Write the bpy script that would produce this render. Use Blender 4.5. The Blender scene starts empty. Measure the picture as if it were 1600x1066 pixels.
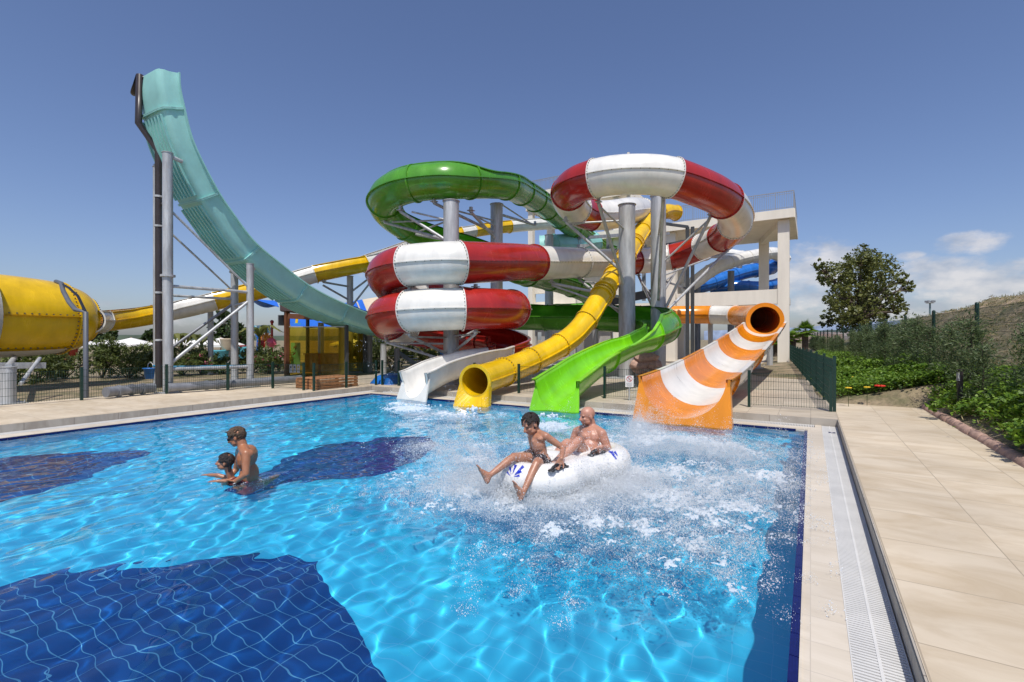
import bpy, bmesh, math, random
import numpy as np
from mathutils import Vector, Matrix, noise as mnoise

# ------------------------------------------------------------------ camera, sky, sun, exposure
S = bpy.context.scene
YAW = math.radians(31.7)
EYE = 1.6
cam = bpy.data.cameras.new('camera')
cam_o = bpy.data.objects.new('camera', cam)
S.collection.objects.link(cam_o)
cam_o.location = (0, 0, EYE)
cam_o.rotation_euler = (math.radians(90 - 0.15), 0, YAW)
cam.sensor_width = 36
cam.lens = 17.01
cam.clip_start = 0.05
cam.clip_end = 9000
S.camera = cam_o

SUN_DIR = Vector((.27, -.48, 1.0)).normalized()
sun_el = math.asin(SUN_DIR.z)
sun_az = math.atan2(SUN_DIR.x, SUN_DIR.y)
W = bpy.data.worlds.new('World')
S.world = W
W.use_nodes = True
wt = W.node_tree
bg = wt.nodes['Background']
bg.inputs[1].default_value = 0.10
sky = wt.nodes.new('ShaderNodeTexSky')
sky.sky_type = 'NISHITA'
sky.sun_disc = False
sky.sun_elevation = sun_el
sky.sun_rotation = sun_az
sky.air_density = 1.0
sky.dust_density = 1.3
sky.ozone_density = 2.0

sl = bpy.data.lights.new('sun', 'SUN')
sl.energy = 3.9
sl.angle = math.radians(.5)
sl.color = (1, .955, .88)
sun_o = bpy.data.objects.new('sun', sl)
S.collection.objects.link(sun_o)
sun_o.rotation_euler = SUN_DIR.to_track_quat('Z', 'Y').to_euler()
sl.cycles.is_caustics_light = True

S.view_settings.view_transform = 'Standard'
S.view_settings.look = 'None'
S.view_settings.exposure = 0.08
S.view_settings.gamma = 1
S.cycles.use_denoising = True
S.cycles.sample_clamp_indirect = 6
S.cycles.max_bounces = 10
S.cycles.transparent_max_bounces = 24

# ------------------------------------------------------------------ where things stand
# the survey of the place: R points to the viewer's right, F ahead
cR, sR = math.cos(YAW), math.sin(YAW)
FPX, UC, VH = 756.0, 800.0, 531.0

def RD(r, d, z=0.0):
    return Vector((r * cR - d * sR, r * sR + d * cR, z))

def K(u, v, d):
    return RD((u - UC) / FPX * d, d, EYE + (VH - v) / FPX * d)

def KZ(u, v, z):
    d = (EYE - z) * FPX / (v - VH)
    return RD((u - UC) / FPX * d, d, z)

RNG = np.random.RandomState(7)
random.seed(7)

# ------------------------------------------------------------------ materials
def mat(name, col, rough=.5, metal=0.0, coat=0.0, var=.08, vscale=3.0, bump=0.0, bscale=20.0, spec=.5, trans=None, streak=False):
    m = bpy.data.materials.new(name)
    m.use_nodes = True
    n = m.node_tree
    b = n.nodes['Principled BSDF']
    b.inputs['Roughness'].default_value = rough
    b.inputs['Metallic'].default_value = metal
    b.inputs['Specular IOR Level'].default_value = spec
    if coat:
        b.inputs['Coat Weight'].default_value = coat
        b.inputs['Coat Roughness'].default_value = .12
    tc = n.nodes.new('ShaderNodeTexCoord')
    if var > 0:
        nz = n.nodes.new('ShaderNodeTexNoise')
        nz.inputs['Scale'].default_value = vscale
        nz.inputs['Detail'].default_value = 7
        nz.inputs['Roughness'].default_value = .65
        mp = n.nodes.new('ShaderNodeMapping')
        if streak:
            mp.inputs['Scale'].default_value = (1, 1, .18)
        n.links.new(tc.outputs['Object'], mp.inputs[0])
        n.links.new(mp.outputs[0], nz.inputs[0])
        rp = n.nodes.new('ShaderNodeValToRGB')
        rp.color_ramp.elements[0].position = .32
        rp.color_ramp.elements[1].position = .68
        lo = [max(0, c * (1 - 2.2 * var)) for c in col[:3]]
        hi = [min(1, c * (1 + var)) for c in col[:3]]
        rp.color_ramp.elements[0].color = (*lo, 1)
        rp.color_ramp.elements[1].color = (*hi, 1)
        n.links.new(nz.outputs[0], rp.inputs[0])
        n.links.new(rp.outputs[0], b.inputs['Base Color'])
        rr = n.nodes.new('ShaderNodeMapRange')
        rr.inputs['To Min'].default_value = max(0, rough - .08)
        rr.inputs['To Max'].default_value = min(1, rough + .14)
        n.links.new(nz.outputs[0], rr.inputs[0])
        n.links.new(rr.outputs[0], b.inputs['Roughness'])
    else:
        b.inputs['Base Color'].default_value = (*col[:3], 1)
    if bump:
        bn = n.nodes.new('ShaderNodeTexNoise')
        bn.inputs['Scale'].default_value = bscale
        bn.inputs['Detail'].default_value = 5
        n.links.new(tc.outputs['Object'], bn.inputs[0])
        bp = n.nodes.new('ShaderNodeBump')
        bp.inputs['Strength'].default_value = bump
        bp.inputs['Distance'].default_value = .02
        n.links.new(bn.outputs[0], bp.inputs['Height'])
        n.links.new(bp.outputs[0], b.inputs['Normal'])
    if trans:
        b.inputs['Transmission Weight'].default_value = trans
    return m

def leaf_mat(name, c1, c2, tr=.35):
    m = bpy.data.materials.new(name)
    m.use_nodes = True
    n = m.node_tree
    b = n.nodes['Principled BSDF']
    b.inputs['Roughness'].default_value = .55
    g = n.nodes.new('ShaderNodeNewGeometry')
    rp = n.nodes.new('ShaderNodeValToRGB')
    rp.color_ramp.elements[0].color = (*c1, 1)
    rp.color_ramp.elements[1].color = (*c2, 1)
    n.links.new(g.outputs['Random Per Island'], rp.inputs[0])
    n.links.new(rp.outputs[0], b.inputs['Base Color'])
    t = n.nodes.new('ShaderNodeBsdfTranslucent')
    n.links.new(rp.outputs[0], t.inputs[0])
    mx = n.nodes.new('ShaderNodeMixShader')
    mx.inputs[0].default_value = tr
    n.links.new(b.outputs[0], mx.inputs[1])
    n.links.new(t.outputs[0], mx.inputs[2])
    n.links.new(mx.outputs[0], n.nodes['Material Output'].inputs[0])
    return m

M = {}
def gel(name, col, rough=.22, var=.07):
    M[name] = mat('gelcoat_' + name, col, rough, coat=.3, var=var * 1.35, vscale=2.2, streak=True)
gel('white', (.78, .76, .70), .28, .05)
gel('red', (.40, .023, .016))
gel('yellow', (.80, .50, .006))
gel('green', (.085, .30, .018))
gel('lime', (.20, .60, .010))
gel('orange', (.80, .265, .008))
M['teal'] = mat('gelcoat_teal', (.30, .61, .57), .5, coat=.06, var=.06, vscale=1.6)
gel('blue', (.02, .16, .55))
M['bolt'] = mat('bolt_steel', (.12, .11, .10), .5, .6, var=0)
M['galv'] = mat('galvanised_steel', (.50, .51, .51), .48, .35, var=.16, vscale=6, streak=True)
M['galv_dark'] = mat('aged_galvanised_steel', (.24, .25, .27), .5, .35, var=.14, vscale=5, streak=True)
M['pvc'] = mat('dark_brown_pipe', (.045, .035, .035), .35, var=.1)
M['concrete'] = mat('cream_painted_concrete', (.80, .745, .64), .8, var=.05, vscale=1.2, bump=.15, streak=True)
M['grey_wall'] = mat('grey_rendered_wall', (.42, .40, .37), .85, var=.08, vscale=1, bump=.15, streak=True)
M['dark_steel'] = mat('dark_painted_steel', (.06, .065, .07), .45, var=.1)
M['fence_green'] = mat('dark_green_coated_wire', (.006, .034, .024), .4, var=.05)
M['rail'] = mat('grey_railing_steel', (.30, .31, .33), .45, .3, var=0)
M['wood'] = mat('weathered_orange_wood', (.42, .19, .075), .65, var=.2, vscale=8, bump=.2)
M['brown'] = mat('brown_cladding', (.16, .06, .025), .5, var=.15)
M['bark'] = mat('bark', (.10, .075, .055), .9, var=.25, vscale=12, bump=.5)
M['soil'] = mat('soil', (.22, .16, .10), .95, var=.25, vscale=4, bump=.5, bscale=15)
M['canvas'] = mat('white_canvas', (.78, .76, .72), .85, var=.05)
M['sail_blue'] = mat('blue_shade_cloth', (.01, .13, .58), .7, var=.06)
M['sail_beige'] = mat('beige_shade_cloth', (.60, .50, .36), .8, var=.06)
M['rubber'] = mat('black_rubber', (.015, .015, .016), .45, var=0)
M['black'] = mat('black_plastic', (.012, .012, .014), .35, var=0)
M['paper'] = mat('white_sign_board', (.80, .79, .76), .5, var=.03)
M['ink'] = mat('dark_print', (.05, .06, .10), .6, var=0)
M['ink_red'] = mat('red_print', (.50, .02, .03), .6, var=0)
M['bluetarp'] = mat('blue_plastic', (.01, .14, .50), .35, var=.1)

# ------------------------------------------------------------------ mesh builder
class MB:
    def __init__(s):
        s.v = []; s.f = []; s.m = []; s.s = []
    def add(s, vs, fs, mi=0, smooth=False):
        o = len(s.v)
        s.v.extend([tuple(p) for p in vs])
        for f in fs:
            s.f.append(tuple(i + o for i in f)); s.m.append(mi); s.s.append(smooth)
    def box(s, c, sz, mi=0, rot=None, bev=0):
        x, y, z = sz[0] / 2, sz[1] / 2, sz[2] / 2
        P = [Vector((a, b, d)) for d in (-z, z) for b in (-y, y) for a in (-x, x)]
        if rot is not None:
            P = [rot @ p for p in P]
        c = Vector(c)
        s.add([p + c for p in P], [(0, 2, 3, 1), (4, 5, 7, 6), (0, 1, 5, 4), (2, 6, 7, 3), (0, 4, 6, 2), (1, 3, 7, 5)], mi)
    def bar(s, a, b, w, h=None, mi=0, up=None):
        # rectangular bar from a to b
        a = Vector(a); b = Vector(b); h = h or w
        T = (b - a).normalized()
        U = Vector(up) if up else (Vector((0, 0, 1)) if abs(T.z) < .95 else Vector((1, 0, 0)))
        X = T.cross(U).normalized() * (w / 2); Y = X.normalized().cross(T).normalized() * (h / 2)
        vs = [a - X - Y, a + X - Y, a + X + Y, a - X + Y, b - X - Y, b + X - Y, b + X + Y, b - X + Y]
        s.add(vs, [(0, 3, 2, 1), (4, 5, 6, 7), (0, 1, 5, 4), (1, 2, 6, 5), (2, 3, 7, 6), (3, 0, 4, 7)], mi)
    def tube(s, pts, r, n=12, mi=0, cap=True, smooth=True):
        pts = [Vector(p) for p in pts]
        rs = r if isinstance(r, (list, tuple)) else [r] * len(pts)
        vs = []; prevX = None
        for i, p in enumerate(pts):
            T = (pts[min(i + 1, len(pts) - 1)] - pts[max(i - 1, 0)]).normalized()
            if prevX is None:
                U = Vector((0, 0, 1)) if abs(T.z) < .9 else Vector((1, 0, 0))
                X = T.cross(U).normalized()
            else:
                X = (prevX - T * prevX.dot(T)).normalized()
            prevX = X
            Y = T.cross(X)
            for k in range(n):
                a = 2 * math.pi * k / n
                vs.append(p + X * (math.cos(a) * rs[i]) + Y * (math.sin(a) * rs[i]))
        fs = []
        for i in range(len(pts) - 1):
            for k in range(n):
                k2 = (k + 1) % n
                fs.append((i * n + k, i * n + k2, (i + 1) * n + k2, (i + 1) * n + k))
        s.add(vs, fs, mi, smooth)
        if cap:
            m = (len(pts) - 1) * n
            s.add(vs[:n], [tuple(range(n - 1, -1, -1))], mi)
            s.add(vs[m:], [tuple(range(n))], mi)
    def ball(s, c, r, n=8, mi=0, sc=(1, 1, 1)):
        c = Vector(c); vs = []; fs = []
        for i in range(n + 1):
            t = math.pi * i / n
            for k in range(2 * n):
                p = math.pi * k / n
                vs.append(c + Vector((r * sc[0] * math.sin(t) * math.cos(p), r * sc[1] * math.sin(t) * math.sin(p), r * sc[2] * math.cos(t))))
        for i in range(n):
            for k in range(2 * n):
                k2 = (k + 1) % (2 * n)
                fs.append((i * 2 * n + k, (i + 1) * 2 * n + k, (i + 1) * 2 * n + k2, i * 2 * n + k2))
        s.add(vs, fs, mi, True)
    def lathe(s, prof, n=24, o=(0, 0, 0), mi=0, smooth=True):
        o = Vector(o); vs = []; fs = []
        for r, z in prof:
            for k in range(n):
                a = 2 * math.pi * k / n
                vs.append(o + Vector((r * math.cos(a), r * math.sin(a), z)))
        for i in range(len(prof) - 1):
            for k in range(n):
                k2 = (k + 1) % n
                fs.append((i * n + k, i * n + k2, (i + 1) * n + k2, (i + 1) * n + k))
        s.add(vs, fs, mi, smooth)
    def grid(s, rows, mi=0, smooth=True, close=False):
        # rows: list of equal length lists of points
        n = len(rows[0]); vs = [p for r in rows for p in r]; fs = []
        for i in range(len(rows) - 1):
            for k in range(n if close else n - 1):
                k2 = (k + 1) % n
                fs.append((i * n + k, i * n + k2, (i + 1) * n + k2, (i + 1) * n + k))
        s.add(vs, fs, mi, smooth)
    def poly(s, pts, h=0.0, mi=0):
        # upward prism from outline, top at given points, h thickness down
        n = len(pts); top = [Vector(p) for p in pts]
        if h:
            bot = [p - Vector((0, 0, h)) for p in top]
            s.add(top + bot, [tuple(range(n))] + [(i, i + n, (i + 1) % n + n, (i + 1) % n) for i in range(n)] + [tuple(range(2 * n - 1, n - 1, -1))], mi)
        else:
            s.add(top, [tuple(range(n))], mi)
    def build(s, name, mats, parent=None):
        if not isinstance(mats, (list, tuple)):
            mats = [mats]
        off = Vector((0, 0, 0))
        if parent is not None:
            q = parent
            while q is not None:
                off += q.location; q = q.parent
        me = bpy.data.meshes.new(name)
        V = np.array(s.v, dtype=np.float64) - np.array(off)
        me.from_pydata(V.tolist(), [], s.f)
        for m in mats:
            me.materials.append(m)
        me.polygons.foreach_set('material_index', s.m)
        me.polygons.foreach_set('use_smooth', s.s)
        me.update()
        o = bpy.data.objects.new(name, me)
        S.collection.objects.link(o)
        o.parent = parent
        return o

def raw_mesh(name, V, F, mats, parent=None, smooth=False, mi=None, off=(0, 0, 0)):
    """fast mesh from arrays; F is (n,k) equal-sided faces"""
    V = np.asarray(V, dtype=np.float32) - np.asarray(off, dtype=np.float32)
    if parent is not None:
        V = V - np.array(parent.location, dtype=np.float32)
    F = np.asarray(F, dtype=np.int32)
    me = bpy.data.meshes.new(name)
    k = F.shape[1]
    me.vertices.add(len(V)); me.vertices.foreach_set('co', V.ravel())
    me.loops.add(F.size); me.loops.foreach_set('vertex_index', F.ravel())
    me.polygons.add(len(F)); me.polygons.foreach_set('loop_start', np.arange(len(F), dtype=np.int32) * k)
    for m in (mats if isinstance(mats, (list, tuple)) else [mats]):
        me.materials.append(m)
    if mi is not None:
        me.polygons.foreach_set('material_index', np.asarray(mi, dtype=np.int32))
    me.polygons.foreach_set('use_smooth', np.full(len(F), smooth, dtype=bool))
    me.update(calc_edges=True); me.validate()
    o = bpy.data.objects.new(name, me)
    S.collection.objects.link(o)
    o.parent = parent
    return o

def tag(o, label=None, cat=None, group=None, kind=None):
    if label: o['label'] = label
    if cat: o['category'] = cat
    if group: o['group'] = group
    if kind: o['kind'] = kind
    return o

def thing(name, label, cat, loc=(0, 0, 0), group=None, rz=0.0):
    o = bpy.data.objects.new(name, None)
    o.empty_display_size = .2
    S.collection.objects.link(o)
    o.location = loc; o.rotation_euler = (0, 0, rz)
    return tag(o, label, cat, group)

def dup(root, loc, rz=0.0, label=None, group=None, sc=None):
    r = root.copy(); S.collection.objects.link(r)
    r.location = loc; r.rotation_euler = (0, 0, rz)
    if sc is not None:
        r.scale = sc if isinstance(sc, (tuple, list)) else (sc, sc, sc)
    if label: r['label'] = label
    if group: r['group'] = group
    for ch in list(root.children):
        c = ch.copy(); S.collection.objects.link(c); c.parent = r
        for g in list(ch.children):
            d = g.copy(); S.collection.objects.link(d); d.parent = c
    return r

def catmull(P, per=10):
    P = [Vector(p) for p in P]
    Q = [P[0] * 2 - P[1]] + P + [P[-1] * 2 - P[-2]]
    out = []
    for i in range(1, len(Q) - 2):
        p0, p1, p2, p3 = Q[i - 1], Q[i], Q[i + 1], Q[i + 2]
        for k in range(per):
            t = k / per
            out.append(.5 * ((2 * p1) + (p2 - p0) * t + (2 * p0 - 5 * p1 + 4 * p2 - p3) * t * t + (3 * p1 - p0 - 3 * p2 + p3) * t ** 3))
    out.append(P[-1])
    return out

def resample(P, step):
    P = [Vector(p) for p in P]
    L = [0]
    for a, b in zip(P, P[1:]):
        L.append(L[-1] + (b - a).length)
    n = max(2, int(round(L[-1] / step)) + 1)
    out = []; j = 0
    for i in range(n):
        s = L[-1] * i / (n - 1)
        while j < len(L) - 2 and L[j + 1] < s:
            j += 1
        k = (s - L[j]) / max(1e-9, L[j + 1] - L[j])
        out.append(P[j].lerp(P[j + 1], min(1, k)))
    return out, L[-1]

def frames(P):
    out = []
    for i, p in enumerate(P):
        T = (P[min(i + 1, len(P) - 1)] - P[max(i - 1, 0)]).normalized()
        Sd = T.cross(Vector((0, 0, 1))).normalized()   # to the right of travel
        N = Sd.cross(T)
        out.append((p, T, Sd, N))
    return out
# ================================================================== SKY CLOUDS (in the world, by direction)
def setup_clouds():
    n = wt
    tc = n.nodes.new('ShaderNodeTexCoord')
    def vm(op, a, b=None):
        x = n.nodes.new('ShaderNodeVectorMath'); x.operation = op
        for i, q in enumerate((a, b)):
            if q is None: continue
            if isinstance(q, (tuple, Vector)): x.inputs[i].default_value = tuple(q)
            else: n.links.new(q, x.inputs[i])
        return x
    def mt(op, a, b=None, clamp=False):
        x = n.nodes.new('ShaderNodeMath'); x.operation = op; x.use_clamp = clamp
        for i, q in enumerate((a, b)):
            if q is None: continue
            if isinstance(q, (int, float)): x.inputs[i].default_value = q
            else: n.links.new(q, x.inputs[i])
        return x.outputs[0]
    dirv = vm('NORMALIZE', tc.outputs['Generated']).outputs[0]
    nz = n.nodes.new('ShaderNodeTexNoise'); nz.inputs['Scale'].default_value = 16; nz.inputs['Detail'].default_value = 9; nz.inputs['Roughness'].default_value = .62
    mp = n.nodes.new('ShaderNodeMapping'); mp.inputs['Scale'].default_value = (1, 1, 1.9)
    n.links.new(dirv, mp.inputs[0]); n.links.new(mp.outputs[0], nz.inputs[0])
    # blobs: u, v, half width px, half height px, weight
    blobs = [(1290, 420, 80, 42, 1), (1240, 440, 50, 36, .9), (1300, 470, 130, 36, .8), (1470, 430, 80, 30, 1), (1545, 440, 105, 28, 1), (1500, 468, 190, 26, .85), (1400, 490, 300, 20, .6), (300, 495, 260, 22, .5), (480, 470, 120, 30, .4),
             (1520, 380, 62, 18, .92), (1420, 400, 26, 8, .7), (1600, 420, 60, 22, .8), (1380, 455, 60, 16, .5), (600, 430, 40, 30, .45), (165, 478, 40, 10, .6), (720, 330, 20, 8, .2), (1720, 430, 90, 40, 1)]
    acc = None
    for (u, v, w, h, wt_) in blobs:
        c = (K(u, v, 1) - Vector((0, 0, EYE)))
        L = c.length; c = c / L
        # stretch: horizontal distance and vertical distance measured apart
        t = Vector((c.y, -c.x, 0)).normalized()
        cosv = FPX / math.hypot(FPX, u - UC)
        sw = w / FPX * cosv * cosv; sh = h / FPX * cosv
        dt = n.nodes.new('ShaderNodeVectorMath'); dt.operation = 'DOT_PRODUCT'; n.links.new(dirv, dt.inputs[0]); dt.inputs[1].default_value = tuple(t / sw)
        sp = n.nodes.new('ShaderNodeSeparateXYZ'); n.links.new(dirv, sp.inputs[0])
        dz = mt('MULTIPLY', mt('SUBTRACT', sp.outputs[2], c.z), 1 / sh)
        ff = n.nodes.new('ShaderNodeVectorMath'); ff.operation = 'DOT_PRODUCT'; n.links.new(dirv, ff.inputs[0]); ff.inputs[1].default_value = tuple(c)
        front = mt('GREATER_THAN', ff.outputs['Value'], .3)
        r2 = mt('ADD', mt('MULTIPLY', dt.outputs['Value'], dt.outputs['Value']), mt('MULTIPLY', dz, dz))
        g = mt('MULTIPLY', mt('MULTIPLY', mt('SUBTRACT', 1.0, mt('MULTIPLY', r2, .55), True), wt_), front)
        acc = g if acc is None else mt('MAXIMUM', acc, g)
    d1 = mt('ADD', acc, mt('MULTIPLY', mt('SUBTRACT', nz.outputs[0], .5), 1.9))
    rp = n.nodes.new('ShaderNodeMapRange'); rp.interpolation_type = 'SMOOTHSTEP'
    rp.inputs['From Min'].default_value = .30; rp.inputs['From Max'].default_value = .95
    n.links.new(d1, rp.inputs[0])
    dens = mt('MULTIPLY', rp.outputs[0], mt('MINIMUM', mt('MULTIPLY', acc, 3.0), 1.0))
    dens = mt('MULTIPLY', dens, .68)
    nz2 = n.nodes.new('ShaderNodeTexNoise'); nz2.inputs['Scale'].default_value = 22; nz2.inputs['Detail'].default_value = 6
    n.links.new(mp.outputs[0], nz2.inputs[0])
    cr = n.nodes.new('ShaderNodeValToRGB')
    cr.color_ramp.elements[0].position = .35; cr.color_ramp.elements[0].color = (4.3, 4.6, 5.3, 1)
    cr.color_ramp.elements[1].position = .65; cr.color_ramp.elements[1].color = (8.2, 7.7, 7.4, 1)
    n.links.new(nz2.outputs[0], cr.inputs[0])
    mx = n.nodes.new('ShaderNodeMix'); mx.data_type = 'RGBA'
    n.links.new(dens, mx.inputs[0]); n.links.new(SKYCOL, mx.inputs[6]); n.links.new(cr.outputs[0], mx.inputs[7])
    n.links.new(mx.outputs[2], bg.inputs[0])
hs = wt.nodes.new('ShaderNodeMix'); hs.data_type = 'RGBA'; hs.blend_type = 'MULTIPLY'; hs.inputs[0].default_value = 1
hs.inputs[7].default_value = (.97, .985, 1.17, 1)
wt.links.new(sky.outputs[0], hs.inputs[6])
SKYCOL = hs.outputs[2]
setup_clouds()

# ================================================================== GROUND, DECKS, POOL
PX0, PX1, PY0, PY1 = -12.25, -.05, -4.0, 11.05      # pool water plan
ZW, ZC, ZB = -.175, -.15, -1.28                     # water, coping, pool floor
SX0, SX1, SY1 = -12.95, .46, 11.72                  # the step around the coping

def fence_x(Y):                                      # big fence line beyond the planting bed
    return 3.5 - .061 * (Y - 16.25)
def small_fence_x(Y):
    return .45 - .063 * (Y - 12.96)

def ground_z(x, y):
    z = -.02
    fx = fence_x(y)
    if y > 15.1 and y < 90:
        a = small_fence_x(y) + .12
    else:
        a = 2.42
    if x > a and y > -8:
        t = min(1, max(0, (x - a) / max(.5, fx - .25 - a)))
        z = -.02 + .10 * min(1, t * 8) + .66 * t ** 1.3
        if y > 60:
            z *= max(.3, 1 - (y - 60) / 60)
    if x > fx - .1 and y > 2:
        s_ = x - fx
        t = min(1, max(0, (s_ - .3) / 6.8)); t = t * t * (3 - 2 * t)
        H = 3.15 - max(0, (y - 35)) * .036
        H = max(.2, H) * min(1, max(.0, (y - 2) / 22))
        z += t * H
        if 0 < s_:
            p = Vector((x * .55, y * .3, 0))
            z += (mnoise.noise(p) * .42 + mnoise.noise(p * 3.1) * .22 + mnoise.noise(p * 8) * .07) * min(1, s_ / 3) * (.35 if s_ < 4 else 1)
        if s_ > 14:
            z -= min(2.0, (s_ - 14) * .12)
    return z

def make_ground():
    xs = sorted(set([-4000, -1500, -600, -250, -120, -70, -45, -32, -24, -19, -16, SX0, SX1] + [round(.46 + .35 * i, 3) for i in range(0, 60)] + [24, 30, 40, 60, 90, 150, 400, 1200, 4000] + [-12, -9, -6, -3, 0]))
    ys = sorted(set([-600, -100, -30, -12, -8, -4, PY0, SY1] + [round(-1 + .6 * i, 3) for i in range(0, 140)] + [90, 100, 115, 140, 200, 350, 800, 2000, 6000]))
    V = []; idx = {}
    for j, y in enumerate(ys):
        for i, x in enumerate(xs):
            idx[i, j] = len(V); V.append((x, y, ground_z(x, y)))
    F = []
    for j in range(len(ys) - 1):
        for i in range(len(xs) - 1):
            cx, cy = (xs[i] + xs[i + 1]) / 2, (ys[j] + ys[j + 1]) / 2
            if SX0 < cx < SX1 and -4.1 < cy < SY1:
                continue
            F.append((idx[i, j], idx[i + 1, j], idx[i + 1, j + 1], idx[i, j + 1]))
    m = bpy.data.materials.new('dry_ground'); m.use_nodes = True
    n = m.node_tree; b = n.nodes['Principled BSDF']; b.inputs['Roughness'].default_value = .95
    g = n.nodes.new('ShaderNodeNewGeometry')
    n1 = n.nodes.new('ShaderNodeTexNoise'); n1.inputs['Scale'].default_value = .8; n1.inputs['Detail'].default_value = 10; n1.inputs['Roughness'].default_value = .7
    n2 = n.nodes.new('ShaderNodeTexNoise'); n2.inputs['Scale'].default_value = 7; n2.inputs['Detail'].default_value = 8
    n.links.new(g.outputs['Position'], n1.inputs[0]); n.links.new(g.outputs['Position'], n2.inputs[0])
    r = n.nodes.new('ShaderNodeValToRGB'); e = r.color_ramp
    e.elements[0].position = .36; e.elements[0].color = (.10, .105, .045, 1)
    e.elements[1].position = .66; e.elements[1].color = (.40, .30, .20, 1)
    k = e.elements.new(.48); k.color = (.20, .165, .095, 1)
    n.links.new(n1.outputs[0], r.inputs[0])
    mx = n.nodes.new('ShaderNodeMix'); mx.data_type = 'RGBA'; mx.blend_type = 'OVERLAY'; mx.inputs[0].default_value = .55
    n.links.new(r.outputs[0], mx.inputs[6]); n.links.new(n2.outputs[0], mx.inputs[7]); n.links.new(mx.outputs[2], b.inputs['Base Color'])
    bp = n.nodes.new('ShaderNodeBump'); bp.inputs['Strength'].default_value = .8; bp.inputs['Distance'].default_value = .12
    n.links.new(n2.outputs[0], bp.inputs['Height']); n.links.new(bp.outputs[0], b.inputs['Normal'])
    o = raw_mesh('ground', V, F, m, smooth=True)
    tag(o, kind='structure')
make_ground()

def stone_mat(name, base, dark, joint, tx, ty, ox=0, oy=0, vein=(.6, 3.2), jw=.006):
    m = bpy.data.materials.new(name); m.use_nodes = True
    n = m.node_tree; b = n.nodes['Principled BSDF']; b.inputs['Roughness'].default_value = .62
    g = n.nodes.new('ShaderNodeNewGeometry')
    mp = n.nodes.new('ShaderNodeMapping'); mp.inputs['Location'].default_value = (ox, oy, 0)
    n.links.new(g.outputs['Position'], mp.inputs[0])
    br = n.nodes.new('ShaderNodeTexBrick'); br.offset = 0; br.inputs['Scale'].default_value = 1
    br.inputs['Brick Width'].default_value = tx; br.inputs['Row Height'].default_value = ty
    br.inputs['Mortar Size'].default_value = jw; br.inputs['Mortar Smooth'].default_value = .3
    br.inputs['Color1'].default_value = (0, 0, 0, 1); br.inputs['Color2'].default_value = (1, 1, 1, 1); br.inputs['Mortar'].default_value = (.5, .5, .5, 1)
    n.links.new(mp.outputs[0], br.inputs[0])
    # veins shifted per slab
    off = n.nodes.new('ShaderNodeVectorMath'); off.operation = 'MULTIPLY'; off.inputs[1].default_value = (0, 0, 11)
    n.links.new(br.outputs['Color'], off.inputs[0])
    ad = n.nodes.new('ShaderNodeVectorMath'); ad.operation = 'ADD'; n.links.new(off.outputs[0], ad.inputs[0]); n.links.new(mp.outputs[0], ad.inputs[1])
    m2 = n.nodes.new('ShaderNodeMapping'); m2.inputs['Scale'].default_value = (vein[0], vein[1], 1)
    n.links.new(ad.outputs[0], m2.inputs[0])
    nz = n.nodes.new('ShaderNodeTexNoise'); nz.inputs['Scale'].default_value = 1.6; nz.inputs['Detail'].default_value = 9; nz.inputs['Roughness'].default_value = .62; nz.inputs['Distortion'].default_value = .7
    n.links.new(m2.outputs[0], nz.inputs[0])
    rp = n.nodes.new('ShaderNodeValToRGB')
    rp.color_ramp.elements[0].position = .33; rp.color_ramp.elements[0].color = (*dark, 1)
    rp.color_ramp.elements[1].position = .60; rp.color_ramp.elements[1].color = (*base, 1)
    n.links.new(nz.outputs[0], rp.inputs[0])
    n3 = n.nodes.new('ShaderNodeTexNoise'); n3.inputs['Scale'].default_value = .55; n3.inputs['Detail'].default_value = 6
    n.links.new(mp.outputs[0], n3.inputs[0])
    r3 = n.nodes.new('ShaderNodeMapRange'); r3.inputs['From Min'].default_value = .35; r3.inputs['From Max'].default_value = .65; r3.inputs['To Min'].default_value = .86; r3.inputs['To Max'].default_value = 1.06
    n.links.new(n3.outputs[0], r3.inputs[0])
    mu = n.nodes.new('ShaderNodeMix'); mu.data_type = 'RGBA'; mu.blend_type = 'MULTIPLY'; mu.inputs[0].default_value = 1
    n.links.new(rp.outputs[0], mu.inputs[6]); n.links.new(r3.outputs[0], mu.inputs[7])
    mx = n.nodes.new('ShaderNodeMix'); mx.data_type = 'RGBA'; n.links.new(br.outputs['Fac'], mx.inputs[0])
    n.links.new(mu.outputs[2], mx.inputs[6]); mx.inputs[7].default_value = (*joint, 1)
    n.links.new(mx.outputs[2], b.inputs['Base Color'])
    bp = n.nodes.new('ShaderNodeBump'); bp.inputs['Strength'].default_value = .4; bp.inputs['Distance'].default_value = .004; bp.invert = True
    n.links.new(br.outputs['Fac'], bp.inputs['Height']); n.links.new(bp.outputs[0], b.inputs['Normal'])
    return m
M['travertine'] = stone_mat('travertine_slabs', (.62, .525, .39), (.50, .40, .27), (.36, .295, .21), .75, .80, ox=.27, oy=.7, vein=(.8, 1.8), jw=.005)
M['paving'] = stone_mat('pale_paving_slabs', (.52, .45, .35), (.40, .335, .25), (.30, .25, .19), .6, .6)
M['step_face'] = stone_mat('step_face_stone', (.44, .40, .34), (.33, .29, .24), (.22, .19, .16), .75, .75)

ZD = 0.0
def deck(name, x0, x1, y0, y1, z, h, m, cuts=None):
    b = MB()
    b.box(((x0 + x1) / 2, (y0 + y1) / 2, z - h / 2), (x1 - x0, y1 - y0, h))
    o = b.build(name, m); tag(o, kind='structure'); return o
deck('pool_deck', SX1 + .012, 2.36, -5, 15.05, ZD, .10, M['travertine'])
deck('pool_deck', SX0 - 4.2, SX0 - .012, -5, 12.4, ZD, .10, M['travertine'])
deck('slide_apron', SX0 - 4.2, SX1 + .01, SY1 + .012, 46, ZD - .004, .10, M['paving'])
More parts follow.
